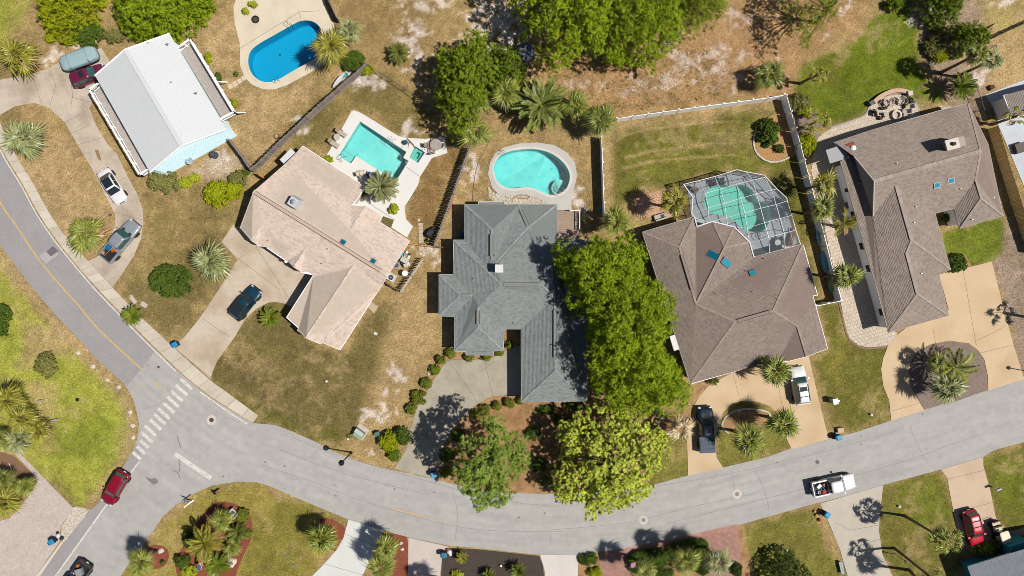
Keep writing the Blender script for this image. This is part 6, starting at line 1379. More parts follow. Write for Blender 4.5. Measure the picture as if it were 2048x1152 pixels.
# golf cart
t = thing('golf_cart', 'cream golf cart with a white canopy beside the bright red car', 'golf cart', W(1993, 1060, .5) * 1 + Vector((0, 0, -.45)), math.radians(-72))
m_cart = M('cart_cream', A(226, 212, 182), rough=.4, var=.02); m_seat = M('seat_cream', A(220, 206, 176), rough=.7, var=.03)
obj('body', loft([sring(0, 1.25, .58, .3, 20, 5), sring(0, 1.25, .6, .55, 20, 5), sring(.1, 1.1, .55, .62, 20, 5)]), m_black, t, world=False)
obj('hood', MB().box((.95, 0, .75), (.55, 1.0, .3), 0, .8), m_cart, t, world=False); obj('seat', MB().box((-.3, 0, .8), (.5, 1.05, .18)), m_seat, t, world=False); obj('backrest', MB().box((-.58, 0, 1.05), (.14, 1.05, .4)), m_seat, t, world=False)
obj('rear_seat', MB().box((-1.0, 0, .78), (.4, 1.0, .16)), m_seat, t, world=False)
obj('canopy', loft([sring(.45, .75, .6, 1.85, 20, 6), sring(.45, .75, .6, 1.9, 20, 6), sring(.45, .6, .5, 1.94, 20, 5)]), m_cart, t, world=False)
for sx in (-.25, 1.1):
    for s in (-1, 1): obj('canopy_post', MB().tube([(sx, s * .52, .6), (sx * .95, s * .52, 1.86)], .025, 6), m_black, t, world=False)
for sx in (-.85, .85):
    for s in (-1, 1):
        wv = MB()
        for yy in (-.1, .1): wv.v += [(.23 * math.cos(2 * math.pi * j / 12), yy, .23 * math.sin(2 * math.pi * j / 12)) for j in range(12)]
        wv.f = [(j, (j + 1) % 12, 12 + (j + 1) % 12, 12 + j) for j in range(12)] + [tuple(range(12, 24)), tuple(reversed(range(12)))]
        wh = obj('wheel', wv, m_tyre, t, world=False); wh.location = (sx, s * .55, .23)
obj('steering_wheel', MB().lathe([(.16, 0), (.18, .02), (.16, .04)], (.5, .25, 1.05), 12), m_black, t, world=False)
obj('grab_rail', MB().tube([(-1.2, -.5, .7), (-1.3, -.5, 1.1), (-1.3, .5, 1.1), (-1.2, .5, .7)], .03, 6), m_black, t, world=False)
# ---------------------------------------------------------------- fences: every board or panel is a part
def board_mesh(name, w, h, th, mat, pointed=False):
    mb = MB()
    if pointed:
        for y in (-th / 2, th / 2): mb.v += [(-w / 2, y, 0), (w / 2, y, 0), (w / 2, y, h - w * .4), (0, y, h), (-w / 2, y, h - w * .4)]
        mb.f = [(0, 1, 2, 3, 4), (9, 8, 7, 6, 5)] + [(i, 5 + i, 5 + (i + 1) % 5, (i + 1) % 5) for i in range(5)]
    else: mb.box((0, 0, h / 2), (w, th, h))
    me = bpy.data.meshes.new(name); me.from_pydata(mb.v, [], mb.f); me.materials.append(mat); return me
def fence(label, top, h, mats, bw=.15, gap=.012, th=.025, pointed=False, name='wooden_fence', post_step=2.4, lean=.012, part='board', rails=True, post=.09, pw=None, alt=0.0):
    P = [W(x, y, h) for x, y in top]; P = [Vector((p.x, p.y, 0)) for p in P]
    c = sum(P, Vector()) / len(P); t = thing(name, label, 'fence', c)
    ms = [board_mesh(part, bw, h, th, m, pointed) for m in mats]; mp = board_mesh('post', post, h + (.08 if pw else -.02), post, pw or mats[0])
    for a, b in zip(P, P[1:]):
        d = b - a; L = d.length; az = math.atan2(d.y, d.x); d.normalize(); nrm = Vector((-d.y, d.x, 0)); n = max(1, round(L / (bw + gap)))
        for i in range(n):
            p = a + d * (L * (i + .5) / n) + nrm * (alt if i % 2 else -alt) - c
            share(part, RND.choice(ms), t, p + Vector((0, 0, RND.uniform(0, .03))), (RND.uniform(-lean, lean), 0, az + RND.uniform(-lean, lean)), (1, 1, RND.uniform(.97, 1.02) if lean else 1))
        k = max(1, round(L / post_step))
        for i in range(k + 1): share('post', mp, t, a + d * (L * i / k) + nrm * (th / 2 + post / 2 + alt + .005) - c, (0, 0, az))
        if rails:
            for z in (.3, h - .3): obj('rail', MB().beam(a + nrm * (.05 + alt) + Vector((0, 0, z)), b + nrm * (.05 + alt) + Vector((0, 0, z)), .06, .09), mats[0], t)
    return t
w1 = M('fence_grey', A(160, 148, 140), rough=1, var=.2, scale=4); w2 = M('fence_grey_pale', A(172, 159, 150), rough=1, var=.2, scale=4); w3 = M('fence_brown', A(150, 136, 127), rough=1, var=.2, scale=4)
fence('long weathered grey board fence running from the dark round bush to the beige roof', [(731, 126), (640, 206), (552, 287), (516, 324), (500, 336)], 2.0, [w1, w2, w3], lean=.03)
fence('short weathered board fence from the white metal roof house to the long one', [(455, 278), (478, 308), (500, 340)], 1.75, [w2, w1], lean=.02)
fence('piece of new orange board fence beside the beige roof corner', [(512, 347), (526, 356)], 1.8, [M('fence_orange', A(216, 158, 86), rough=.95, var=.12)], bw=.14, post_step=1)
fence('dark board fence with pointed tops along the yard left of the kidney pool', [(938, 292), (905, 385), (867, 490)], 1.85, [w2, w3, w1], pointed=True, alt=.05, lean=.01)
fence('short fence of new orange boards across the side yard of the grey house', [(817, 488), (866, 494)], 1.75, [M('fence_orange2', A(222, 172, 96), rough=.95, var=.12)], bw=.14)
fence('dark wooden gate against the left wall of the grey house', [(868, 494), (884, 495)], 1.6, [w3], bw=.14, name='wooden_gate', post_step=1.0)
fence('white picket fence screening the air conditioner of the beige house', [(843, 517), (821, 550), (799, 583)], 1.5, [M('picket_white', A(214, 206, 200), rough=.9, var=.08)], bw=.14, gap=.1, alt=.05)
fence('grey board fence closing the end of the air conditioner yard', [(796, 581), (781, 573), (768, 563)], 1.4, [w1, w3], bw=.14)
vin = M('vinyl_white', (.8, .81, .83), rough=.5, var=.02); vin2 = M('vinyl_post', (.82, .82, .83), rough=.5, var=.02)
def vinyl(label, top, h=1.83): return fence(label, top, h, [vin], bw=1.78, gap=.06, th=.05, name='vinyl_fence', post_step=1.84, lean=0, part='panel', rails=False, post=.14, pw=vin2)
vinyl('white panel fence along the back of the striped lawn', [(1234, 237), (1390, 215), (1536, 196), (1570, 190)])
vinyl('white panel fence on the left of the striped lawn', [(1203, 272), (1206, 350), (1209, 432)])
vinyl('tall white panel fence between the brown house and the taupe house', [(1573, 190), (1601, 288), (1634, 414), (1667, 543), (1683, 600)])
vinyl('short white panel fence from the brown house to the tall white fence', [(1633, 612), (1682, 602)])
tn1 = M('fence_tan', A(206, 172, 112), rough=.95, var=.12, scale=4); tn2 = M('fence_tan_pale', A(216, 186, 128), rough=.95, var=.12, scale=4)
fence('tall tan board fence at the right edge behind the taupe house', [(1997, 252), (2022, 333), (2048, 416), (2078, 505)], 1.9, [tn1, tn2], lean=.008)
fence('short tan board fence at the corner by the right edge patio', [(1971, 249), (1996, 241)], 1.8, [tn1, tn2])
fence('dark board fence at the top edge above the yellowish pool palms', [(646, -30), (656, 0), (673, 36)], 1.7, [w3, w1])
fence('dark low fence at the right edge of the top right yard', [(1996, 71), (2048, 47), (2090, 28)], 1.2, [w3], bw=.1, gap=.06)
m_mesh = see_through('chain_mesh', (.2, .2, .2), .82, .0)
def chain(label, top, h, step=2.4):
    P = [Vector((*W(x, y, h)[:2], 0)) for x, y in top]; c = sum(P, Vector()) / len(P); t = thing('chain_link_fence', label, 'fence', c); mm = M('fence_steel', A(120, 116, 112), rough=.6, metal=.4)
    for a, b in zip(P, P[1:]):
        L = (b - a).length; k = max(1, round(L / step))
        for i in range(k + 1): obj('post', MB().tube([a.lerp(b, i / k), a.lerp(b, i / k) + Vector((0, 0, h))], .035, 6), mm, t)
        obj('top_rail', MB().tube([a + Vector((0, 0, h)), b + Vector((0, 0, h))], .035, 6), mm, t)
        d = (b - a).normalized(); s = Vector((-d.y, d.x, 0)) * .012
        obj('mesh', MB().face([a + s, b + s, b + s + Vector((0, 0, h)), a + s + Vector((0, 0, h))]), m_mesh, t)
chain('chain link fence from the wooden fence corner into the shade of the glossy tree', [(733, 127), (782, 158), (834, 194), (880, 224)], 1.3)
chain('wire fence between the dark sago palm and the right edge patio', [(1943, 150), (1962, 195), (1976, 242)], 1.3, 1.3)
chain('second wire fence beside the tall leaning palms', [(1972, 92), (1994, 90), (1988, 110)], 1.2, 1.5)

# ---------------------------------------------------------------- screen cage over the pool of the brown house
def cg(x, y): return (1340 + x / 6.064, 330 + y / 6.064)
m_scr = see_through('screen_mesh', (.06, .075, .085), .68, .0); m_scrw = see_through('screen_mesh_wall', (.04, .045, .05), .55, .0); m_alu = M('white_aluminium', (.42, .43, .46), rough=.4, var=.02)
CAGE = [(165, 235), (350, 190), (540, 140), (725, 85), (810, 57), (920, 83), (1145, 125), (1295, 290), (1415, 400), (1420, 435), (1475, 610), (1525, 790), (1580, 960)]
ROWS = [[(165, 235), (350, 190), (540, 140), (725, 85), (920, 83), (1145, 125)], [(278, 390), (425, 345), (610, 292), (805, 235), (1000, 185), (1150, 150)], [(262, 590), (465, 520), (660, 465), (855, 405), (1045, 350), (1230, 307), (1295, 290)],
        [(300, 640), (470, 695), (683, 640), (905, 580), (1100, 525), (1285, 480), (1420, 435)], [(770, 748), (935, 765), (1145, 700), (1335, 650), (1475, 610)], [(958, 935), (975, 945), (1195, 880), (1385, 828), (1525, 790)], [(1020, 1118), (1205, 1062), (1395, 1010), (1580, 960)]]
COLS = [[(350, 190), (425, 345), (465, 520), (470, 695)], [(540, 140), (610, 292), (660, 465), (683, 640), (695, 722)], [(725, 85), (805, 235), (855, 405), (905, 580), (935, 765), (960, 935)], [(920, 83), (1000, 185), (1045, 350), (1100, 525), (1145, 700), (1195, 880), (1205, 1062)],
        [(1150, 150), (1230, 307), (1285, 480), (1335, 650), (1385, 828), (1395, 1010)]]
rim = set(CAGE) | {(165, 235), (278, 390), (262, 590), (300, 640)}
def cz(p):
    if p in rim: return 2.75
    d = edge_dist(np.array([p], float), CAGE + [(1020, 1118), (960, 935), (770, 748), (525, 690), (330, 745), (295, 632)])[0]
    return 2.8 + min(1.0, d / 220 * 1.0)
def cp(p): return W(*cg(*p), cz(p))
cage = thing('screen_enclosure', 'white framed mesh screen cage over the teal pool behind the brown house', 'pool cage', W(1490, 420))
for i, (a, b) in enumerate(zip(CAGE, CAGE[1:])):
    obj('eave_beam', MB().beam(cp(a), cp(b), .08, .12), m_alu, cage)
    p, q = cp(a), cp(b); p0, q0 = Vector((p.x, p.y, 0.06)), Vector((q.x, q.y, .06))
    obj('wall_screen', MB().face([p0, q0, q, p]), m_scrw, cage); obj('chair_rail', MB().beam(p0 + Vector((0, 0, .9)), q0 + Vector((0, 0, .9)), .06, .08), m_alu, cage); obj('sill', MB().beam(p0, q0, .08, .08), m_alu, cage)
for p in CAGE + [(278, 390), (262, 590)]:
    q = cp(p); obj('post', MB().box((q.x, q.y, q.z / 2), (.09, .09, q.z)), m_alu, cage)
for a, b in zip([(165, 235), (278, 390), (262, 590)], [(278, 390), (262, 590), (300, 640)]):
    p, q = cp(a), cp(b); obj('eave_beam', MB().beam(p, q, .11, .11), m_alu, cage); obj('wall_screen', MB().face([Vector((p.x, p.y, .06)), Vector((q.x, q.y, .06)), q, p]), m_scrw, cage)
for r in ROWS[1:-1]:
    for a, b in zip(r, r[1:]): obj('purlin', MB().beam(cp(a), cp(b), .045, .1), m_alu, cage)
for c in COLS:
    for a, b in zip(c, c[1:]): obj('rafter', MB().beam(cp(a), cp(b), .06, .12), m_alu, cage)
def panel(*pts): obj('screen_panel', MB().face([cp(p) + Vector((0, 0, .02)) for p in pts]), m_scr, cage)
R0, R1, R2, R3, R4, R5, R6 = ROWS
for j in range(5): panel(R0[j], R0[j + 1], R1[j + 1], R1[j])
for j in range(5): panel(R1[j], R1[j + 1], R2[j + 1], R2[j])
panel((1145, 125), (1295, 290), (1230, 307), (1150, 150))
for j in range(6): panel(R2[j], R2[j + 1], R3[j + 1], R3[j])
panel((1295, 290), (1415, 400), (1420, 435))
panel((683, 640), (905, 580), (935, 765), (770, 748), (695, 722)); panel((470, 695), (683, 640), (695, 722), (525, 690))
for j in range(1, 4): panel(R3[j + 2], R3[j + 3], R4[j + 1], R4[j])
panel((770, 748), (935, 765), (960, 935)); panel(R4[1], R4[2], R5[2], R5[1], (960, 935))
for j in range(2, 4): panel(R4[j], R4[j + 1], R5[j + 1], R5[j])
for j in range(3): panel(R5[j + 1], R5[j + 2], R6[j + 1], R6[j])
obj('gutter', MB().beam(W(1394, 453, 2.95), W(1389, 434, 2.95), .12, .12).beam(W(1394, 453, 2.95), W(1425, 443, 2.95), .12, .12).beam(W(1425, 443, 2.95), W(1468, 454, 2.95), .12, .12).beam(W(1468, 454, 2.95), W(1499, 484, 2.95), .12, .12).beam(W(1499, 484, 2.95), W(1508, 515, 2.95), .12, .12), m_alu, cage)

# ---------------------------------------------------------------- furniture
m_wick = M('wicker', A(168, 144, 124), rough=.9, var=.2, scale=8); m_wickd = M('dark_wicker', A(92, 84, 80), rough=.9, var=.2, scale=8); m_cush = M('cushion', A(196, 182, 168), rough=.9, var=.05); m_alud = M('bronze_tube', A(205, 196, 186), rough=.6)
def chair(label, px, py, ang, mat, seat=None, group=None, s=1.0, z=.06, recl=False, name='patio_chair'):
    p = W(px, py); t = thing(name, label, 'chair', (p.x, p.y, z), math.radians(ang), group); t.scale = (s,) * 3
    L = 1.3 if recl else .52
    obj('seat', MB().box((L * .15, 0, .4), (L, .54, .09)), seat or mat, t, world=False)
    obj('backrest', MB().face([(-.24, -.27, .44), (-.24, .27, .44), (-.5, .27, .98), (-.5, -.27, .98)]).face([(-.30, -.27, .44), (-.56, -.27, .98), (-.56, .27, .98), (-.30, .27, .44)]).face([(-.5, -.27, .98), (-.5, .27, .98), (-.56, .27, .98), (-.56, -.27, .98)]), mat, t, world=False)
    for sy in (-1, 1):
        obj('armrest', MB().box((0, sy * .31, .62), (.52, .08, .05)), mat, t, world=False)
        for x in (-.24, L * .15 + L * .45): obj('leg', MB().tube([(x, sy * .27, 0), (x, sy * .27, .6 if x < .3 else .4)], .025, 5), mat, t, world=False)
    return t
def table(label, px, py, r, mat, h=.72, z=.06, name='round_table', square=False, ang=0):
    p = W(px, py); t = thing(name, label, 'table', (p.x, p.y, z), math.radians(ang))
    obj('tabletop', MB().box((0, 0, h), (r * 2, r * 1.3, .05)) if square else MB().lathe([(r, h - .03), (r, h), (r * .96, h + .015), (.02, h + .015)], n=20), mat, t, world=False)
    for a in range(4): obj('leg', MB().tube([(r * .6 * math.cos(a * 1.57 + .78), r * .5 * math.sin(a * 1.57 + .78), 0), (r * .55 * math.cos(a * 1.57 + .78), r * .45 * math.sin(a * 1.57 + .78), h - .02)], .025, 5), mat, t, world=False)
    return t
CH = 'patio chairs'
chair('brown sling lounge chair at the left deck corner of the rectangular pool, upper one', 683, 266, -35, m_wick, m_cush, CH, recl=True); chair('brown sling lounge chair at the left deck corner of the rectangular pool, lower one', 668, 287, -35, m_wick, m_cush, CH, recl=True)
table('small round pale table between the two sling lounge chairs', 676, 276, .42, M('pale_table', A(206, 194, 176), var=.05), .55)
table('round glass topped table on the narrow right end of the white deck', 873, 292, .75, M('stone_table', A(176, 166, 158), var=.3, scale=4))
for l, x, y, a in (('wicker chair above the round table on the white deck', 872, 281, -95), ('wicker chair left of the round table on the white deck', 859, 292, 5), ('wicker chair right of the round table on the white deck', 880, 293, 175), ('wicker chair with a pale cushion below the round table on the white deck', 866, 303, 80)):
    chair(l, x, y, a, m_wick, None if '_' in l or 'pale' not in l else m_cush, CH)
t = thing('potted_plant', 'blue glazed pot with a green plant by the rectangular pool', 'plant pot', W(812, 286, .06)); obj('pot', MB().lathe([(.2, 0), (.3, .4), (.26, .4), (.2, .3)], n=14), M('blue_glaze', A(60, 100, 160), rough=.3), t, world=False)
V, F = foliage_on([(0, 0, .5, .3)], 14, 8, .12, .5); npmesh('foliage', V, F, L_hedge, t, org=(0, 0, 0))
t = thing('driftwood', 'weathered driftwood branch on the white deck beside the spa', 'driftwood', W(822, 288, .06)); obj('branch', MB().tube([(-.5, .7, .05), (-.1, .3, .16), (.3, -.1, .1), (.6, -.7, .06)], [.05, .09, .08, .03], 6).tube([(-.1, .3, .16), (-.3, -.1, .1), (-.35, -.5, .05)], [.06, .05, .02], 5), M('driftwood_bark', A(150, 128, 112), var=.25, scale=6), t, world=False)
chair('pale folding chair on the white deck beside the silver palm', 724, 348, 20, M('chair_cream', A(226, 212, 180)), None, CH); chair('blue cushioned chair in the shade of the silver palm', 741, 351, 150, M('chair_blue', A(60, 90, 150)), None, CH)
t = table('small white side table with a blue towel by the silver palm', 733, 346, .3, m_w1, .5)
# sunken-patio set on the paved patio
t = thing('fire_pit', 'round pale stone fire pit on the paved patio', 'fire pit', W(1791, 231, .05)); obj('ring', MB().lathe([(.62, 0), (.62, .42), (.40, .44), (.40, .1), (.01, .1)], n=24, cap=False), M('firepit_stone', A(226, 214, 204), var=.06, island=.0), t, world=False); obj('ash', MB().lathe([(.4, .14), (.01, .16)], n=16, cap=False), M('ash', A(200, 180, 168), var=.2), t, world=False)
for l, x, y, a, mt in (('pale sling chair left of the fire pit', 1754, 229, 0, m_alud), ('second pale sling chair left of the fire pit, near the eave', 1768, 231, 10, m_alud), ('sling chair right of the fire pit by the flower pots', 1812, 216, 185, m_alud), ('sling chair right of the fire pit, middle one', 1806, 225, 180, m_alud), ('sling chair right of the fire pit nearest the eave', 1808, 234, 175, m_alud),
                   ('brown chair above the fire pit under the curved bench wall', 1778, 208, -80, m_wick), ('pale lounge chair at the upper left of the fire pit', 1768, 208, -50, m_alud), ('pale lounge chair above the fire pit near the flower pots', 1797, 205, -120, m_alud)):
    chair(l, x, y, a, mt, m_cush, CH)
def pot(label, px, py, r, h, mat, plant=None, z=.05, group='pots on the paved patio'):
    t = thing('flower_pot', label, 'flower pot', W(px, py, z), 0, group); obj('pot', MB().lathe([(r * .7, 0), (r, h), (r * .85, h), (r * .8, h * .85), (.01, h * .85)], n=14, cap=False), mat, t, world=False)
    if plant: V, F = foliage_on([(0, 0, h + r * .4, r)], 12, 7, r * .5, .5); npmesh('foliage', V, F, plant, t, org=(0, 0, 0))
m_pt = M('pot_brown', A(126, 104, 84), var=.1); m_pd = M('pot_dark', A(82, 76, 74), var=.1)
for l, x, y, r, mt, pl in (('dark flower pot at the top right corner of the paved patio', 1808, 197, .24, m_pd, None), ('brown flower pot beside the dark one at the top right of the paved patio', 1814, 196, .22, m_pt, L_box), ('larger dark flower pot in the second row of the patio corner', 1813, 202, .26, m_pd, None), ('wide grey flower pot in the second row of the patio corner', 1819.5, 201, .26, m_pd, L_dk),
                       ('small dark flower pot at the edge of the patio corner', 1820.5, 206, .17, m_pd, None), ('small grey flower pot at the outer edge of the patio corner', 1825, 205, .18, m_pt, None), ('planted pot between the fire pit and the patio corner pots', 1810, 210, .28, m_pt, L_lime), ('brown pot left of the fire pit chairs', 1768, 217, .24, m_pt, L_bare),
                       ('dark pot left of the brown one', 1762, 217.5, .2, m_pd, None), ('yellow flowered pot at the left edge of the paved patio', 1745, 224, .28, m_pd, L_lime), ('small pot by the eave left of the fire pit', 1759, 238, .2, m_pd, L_bare)):
    pot(l, x, y, r, .42, mt, pl)
t = thing('bench_wall', 'curved low stone bench wall round the top of the paved patio', 'low wall', W(1780, 190)); cur = smooth_px([(1745, 206), (1753, 198), (1766, 190), (1782, 184), (1797, 183), (1812, 186)], False, 3)
P = [Vector((*W(*p)[:2], 0)) for p in cur]
for i, (a, b) in enumerate(zip(P, P[1:])): obj('stone', MB().beam(a.lerp(b, .01) + Vector((0, 0, .27)), a.lerp(b, .99) + Vector((0, 0, .27)), .5, .55 + RND.uniform(0, .015)), M('bench_stone', A(214, 180, 158), var=.12, scale=2), t)
tag(obj('stone_pillar', MB().box(W(1818, 188, .4), (.6, .6, .8), .15), M('pillar_stone', A(222, 204, 194), var=.08)), 'pale square pillar at the right end of the curved bench wall', 'pillar')
tag(obj('stone_pillar', MB().box(W(1741, 207, .35), (.5, .5, .7), .6), M('pillar_dark', A(110, 104, 112), var=.08)), 'dark square pillar at the left end of the curved bench wall', 'pillar')
t = thing('fire_bowl', 'round pale stone ring with brown ash at the top edge', 'fire pit', W(1825, 16)); obj('ring', MB().lathe([(.5, 0), (.5, .6), (.34, .62), (.3, .2), (.01, .2)], n=22, cap=False), M('ring_stone', A(208, 192, 176), var=.08), t, world=False); obj('ash', MB().lathe([(.3, .3), (.01, .35)], n=14, cap=False), M('brown_ash', A(150, 112, 84), var=.3, scale=6), t, world=False)
# screen cage furniture
for l, x, y, a, mt in (('dark chair near the far end of the screen cage', 1552, 480, 200, m_wickd), ('second dark chair inside the screen cage by the brown eave', 1560, 484, 160, m_wickd), ('brown wicker chair at the left corner of the screen cage', 1389, 381, -40, m_wick), ('dark lounge chair by the pool top edge inside the screen cage', 1424, 368, -70, m_wickd), ('second dark lounge chair by the pool top edge inside the screen cage', 1442, 366, -75, m_wickd)):
    chair(l, x, y, a, mt, None, CH)
table('white topped table between the dark chairs in the screen cage', 1551, 486, .4, m_w1); 
t = thing('storage_bench', 'long brown wooden bench along the right wall of the screen cage', 'bench', W(1581, 475, .06), 1.3); obj('lid', MB().box((0, 0, .48), (2.4, .55, .06)), M('bench_wood', A(166, 110, 74), var=.2, scale=4), t, world=False); obj('case', MB().box((0, 0, .22), (2.3, .5, .44)), M('bench_wood_dark', A(120, 84, 60), var=.2), t, world=False)

# ---------------------------------------------------------------- street and yard things
m_lid = M('bin_lid_blue', A(30, 150, 205), rough=.5, var=.04); m_bin = M('bin_body', A(40, 62, 84), rough=.6, var=.05); m_bing = M('bin_green', A(60, 100, 96), rough=.6)
def wheelie(label, px, py, ang, lid=None, body=None):
    t = thing('wheelie_bin', label, 'bin', W(px, py, .05), math.radians(ang), 'wheelie bins at the kerb'); mb = MB().box((0, 0, .5), (.5, .5, .9), 0, 1.18)
    obj('body', mb, body or m_bin, t, world=False); obj('lid', loft([sring(0, .36, .33, .96, 16, 6), sring(0, .35, .32, 1.02, 16, 6), sring(.02, .24, .22, 1.07, 16, 5)]), lid or m_lid, t, world=False); obj('handle', MB().box((-.38, 0, .98), (.1, .44, .05)), m_black, t, world=False)
    for s in (-1, 1):
        o = obj('wheel', MB().lathe([(.13, -.03), (.13, .03)], n=12), m_tyre, t, world=False); o.location = (-.3, s * .26, .13); o.rotation_euler = (1.57, 0, 0)
wheelie('blue lidded bin at the beige driveway mouth on the sidewalk', 356, 688, 30); wheelie('blue lidded bin at the lower left paver driveway kerb', 112, 1079, 35); wheelie('blue lidded bin at the road end of the shaded grey driveway', 869, 946, 10, M('lid_pale', A(96, 170, 214), rough=.5)); wheelie('blue bin beside the white sack at the pale driveway mouth', 889, 1105, 5, M('lid_teal', A(50, 130, 160), rough=.5))
wheelie('blue bin on the verge at the right end of the tan driveway', 1671, 872, 20); wheelie('blue bin tipped beside rubbish at the bottom right grey driveway', 1648, 1025, 55); wheelie('pink lidded bin between the brick driveway and the hedge', 1264, 1124, 8, M('lid_pink', A(222, 150, 176), rough=.5), M('bin_pink', A(190, 120, 146), rough=.5))
def rubbish(label, px, py, items):
    t = thing('rubbish_heap', label, 'rubbish', W(px, py, .03))
    for x, y, r, m in items: obj('sack', MB().lathe([(r * .6, 0), (r, r * .5), (r * .8, r), (r * .2, r * 1.3)], (x, y, 0), 10), m, t, world=False)
rubbish('white and red rubbish sacks beside the bin at the pale driveway mouth', 899, 1103, [(0, 0, .32, m_w1), (-.3, .3, .2, M('red_sack', A(160, 60, 60))), (.15, -.35, .22, m_w1)])
rubbish('brown palm litter and a red bag by the bottom right bin', 1632, 1030, [(0, 0, .22, M('tan_litter', A(196, 160, 110), var=.3)), (.4, -.6, .24, M('red_bag', A(170, 70, 56))), (-.2, .5, .2, M('tan_litter', A(196, 160, 110)))])
rubbish('white sack and dark bin bags behind the bin on the paver driveway', 118, 1072, [(0, .1, .3, m_w1), (.45, -.2, .28, m_black), (-.1, .45, .2, m_black)])
rubbish('flattened pale carton and sack beside the bin on the right verge', 1680, 862, [(0, 0, .2, M('card', A(216, 184, 156))), (-.5, -.3, .22, m_w1)])
tag(obj('cardboard_box', MB().box(W(1680, 860, .25), (.75, .6, .5), .15), M('card', A(216, 184, 156))), 'pale cardboard box standing beside the blue bin on the right verge', 'box')
t = thing('street_lamp', 'black street lamp leaning over the road beside the dry corner lawn', 'street lamp', W(703, 905)); m_lp = M('lamp_black', A(36, 34, 36), rough=.5)
obj('pole', MB().tube([(0, 0, 0), (0, 0, 2.6), (0, 0, 4.9)], [.11, .08, .06], 8), m_lp, t, world=False); obj('globe', MB().lathe([(.1, 4.85), (.34, 5.05), (.36, 5.2), (.2, 5.4), (.05, 5.55)], n=14), m_lp, t, world=False); obj('collar', MB().lathe([(.16, 0), (.16, .3), (.1, .4)], n=10), m_lp, t, world=False)
t = thing('street_lamp', 'small black lamp at the right edge of the wide tan driveway', 'street lamp', W(2052, 742)); obj('pole', MB().tube([(0, 0, 0), (0, 0, 3.4)], .06, 8), m_lp, t, world=False); obj('globe', MB().lathe([(.1, 3.4), (.25, 3.55), (.2, 3.8), (.03, 3.9)], n=12), m_lp, t, world=False)
t = thing('yard_sign', 'white post sign with a hanging panel on the corner lawn', 'sign', W(388, 1001)); a = math.radians(38)
obj('post', MB().box((0, 0, 1.0), (.1, .1, 2.0), a), m_wtrim, t, world=False); ar = obj('arm', MB().beam((-.45 * math.cos(a), -.45 * math.sin(a), 1.85), (1.0 * math.cos(a), 1.0 * math.sin(a), 1.85), .1, .1), m_wtrim, t, world=False)
pn = obj('panel', MB().beam((-.75, .45, 1.2), (-.1, .18, 1.4), .05, .6), m_w1, t, world=False); obj('emblem', MB().box((-.42, .30, 1.62), (.2, .12, .02), a), M('sign_blue', A(70, 110, 150)), pn, world=False)
t = thing('wooden_box', 'small open dark box on the corner lawn near the post sign', 'box', W(434, 985)); 
obj('side', MB().box((-.3, .1, .25), (.06, .7, .5), .75), m_black, t, world=False); obj('back', MB().box((.05, .3, .25), (.06, .7, .5), 2.2), m_black, t, world=False); obj('base', MB().box((0, 0, .06), (.5, .5, .08), .75), M('box_wood', A(150, 106, 70)), t, world=False)
t = thing('garden_bench', 'white wooden garden bench at the top of the red mulch bed', 'bench', W(470, 1024), -.7)
for y in (-.3, -.1, .1, .3): obj('slat', MB().box((0, y, .45), (1.0, .14, .04)), m_w1, t, world=False)
for s in (-1, 1): obj('end', MB().box((s * .5, 0, .4), (.08, .95, .8)), m_w1, t, world=False)
obj('cushion', MB().box((0, 0, .5), (.5, .4, .06)), M('cushion_grey', A(90, 92, 92), var=.3, scale=8), t, world=False)
t = thing('flag', 'red and white striped flag with a blue corner on a pole over the red mulch', 'flag', W(398, 1130)); p0, p1 = Vector((-.2, -.9, .2)), Vector((.25, .35, 4.2))
b0 = W(398, 1130)
obj('pole', MB().tube([(0, 0, 0), W(424, 1118, 5.2) - b0], .035, 6), m_wtrim, t, world=False)
A0, A1 = W(405, 1114, 3.2) - b0, W(398, 1140, 1.5) - b0
for i in range(7):
    x = -.32 + i * .1; obj('stripe', MB().beam(A0 + Vector((x, 0, 0)), A1 + Vector((x + .06, 0, .02 * (i % 2))), .095, .03), M('flag_red', A(196, 40, 54), var=.05) if i % 2 == 0 else m_w1, t, world=False)
obj('canton', MB().beam(A0.lerp(A1, .62) + Vector((-.1, 0, .06)), A1 + Vector((-.1, 0, .06)), .42, .03), M('flag_blue', A(50, 120, 180), var=.05), t, world=False)
def boulder(label, px, py, r, mat, n=1, name='rock', cat='rock', group=None, h=.6):
    rr = random.Random(int(px * 3 + py)); mb = MB(); b = W(px, py, 0); pr = [(1.0, 0), (1.05, .3), (.85, .65), (.45, .9), (.05, 1.0)]; k = 9
    f = [rr.uniform(.75, 1.2) for _ in range(k)]
    for q, z in pr:
        for j in range(k): a = 6.283 * j / k; mb.v.append((b.x + r * q * f[j] * math.cos(a), b.y + r * q * f[j] * math.sin(a) * .8, r * h * z * rr.uniform(.85, 1.15)))
    for i in range(4):
        for j in range(k): mb.f.append((i * k + j, i * k + (j + 1) % k, (i + 1) * k + (j + 1) % k, (i + 1) * k + j))
    mb.f.append(tuple(4 * k + j for j in range(k)))
    tag(obj(name, mb, mat), label, cat, group)
m_rock = M('pale_rock', A(220, 208, 192), rough=.9, var=.12, scale=5)
for l, x, y in (('white rock on the lime verge, topmost beside the road', 156, 706), ('white rock on the lime verge, second from the top', 186, 733), ('white rock on the lime verge, third from the top', 215, 760), ('white rock on the lime verge by the road bend', 238, 774), ('white rock on the lime verge, second last before the side lane', 260, 824), ('white rock on the lime verge, last before the crosswalk end', 266, 851), ('white rock on the lime verge beside the end of the crosswalk', 266, 875)):
    boulder(l, x, y, .34, m_rock, h=.5)
boulder('large pale rock at the right of the red mulch bed', 463, 1124, .75, m_rock, h=.5); boulder('grey rock in the round red mulch bed', 322, 1102, .42, m_rock, h=.7); boulder('pale rock at the bottom edge of the red mulch bed', 430, 1150, .5, m_rock)
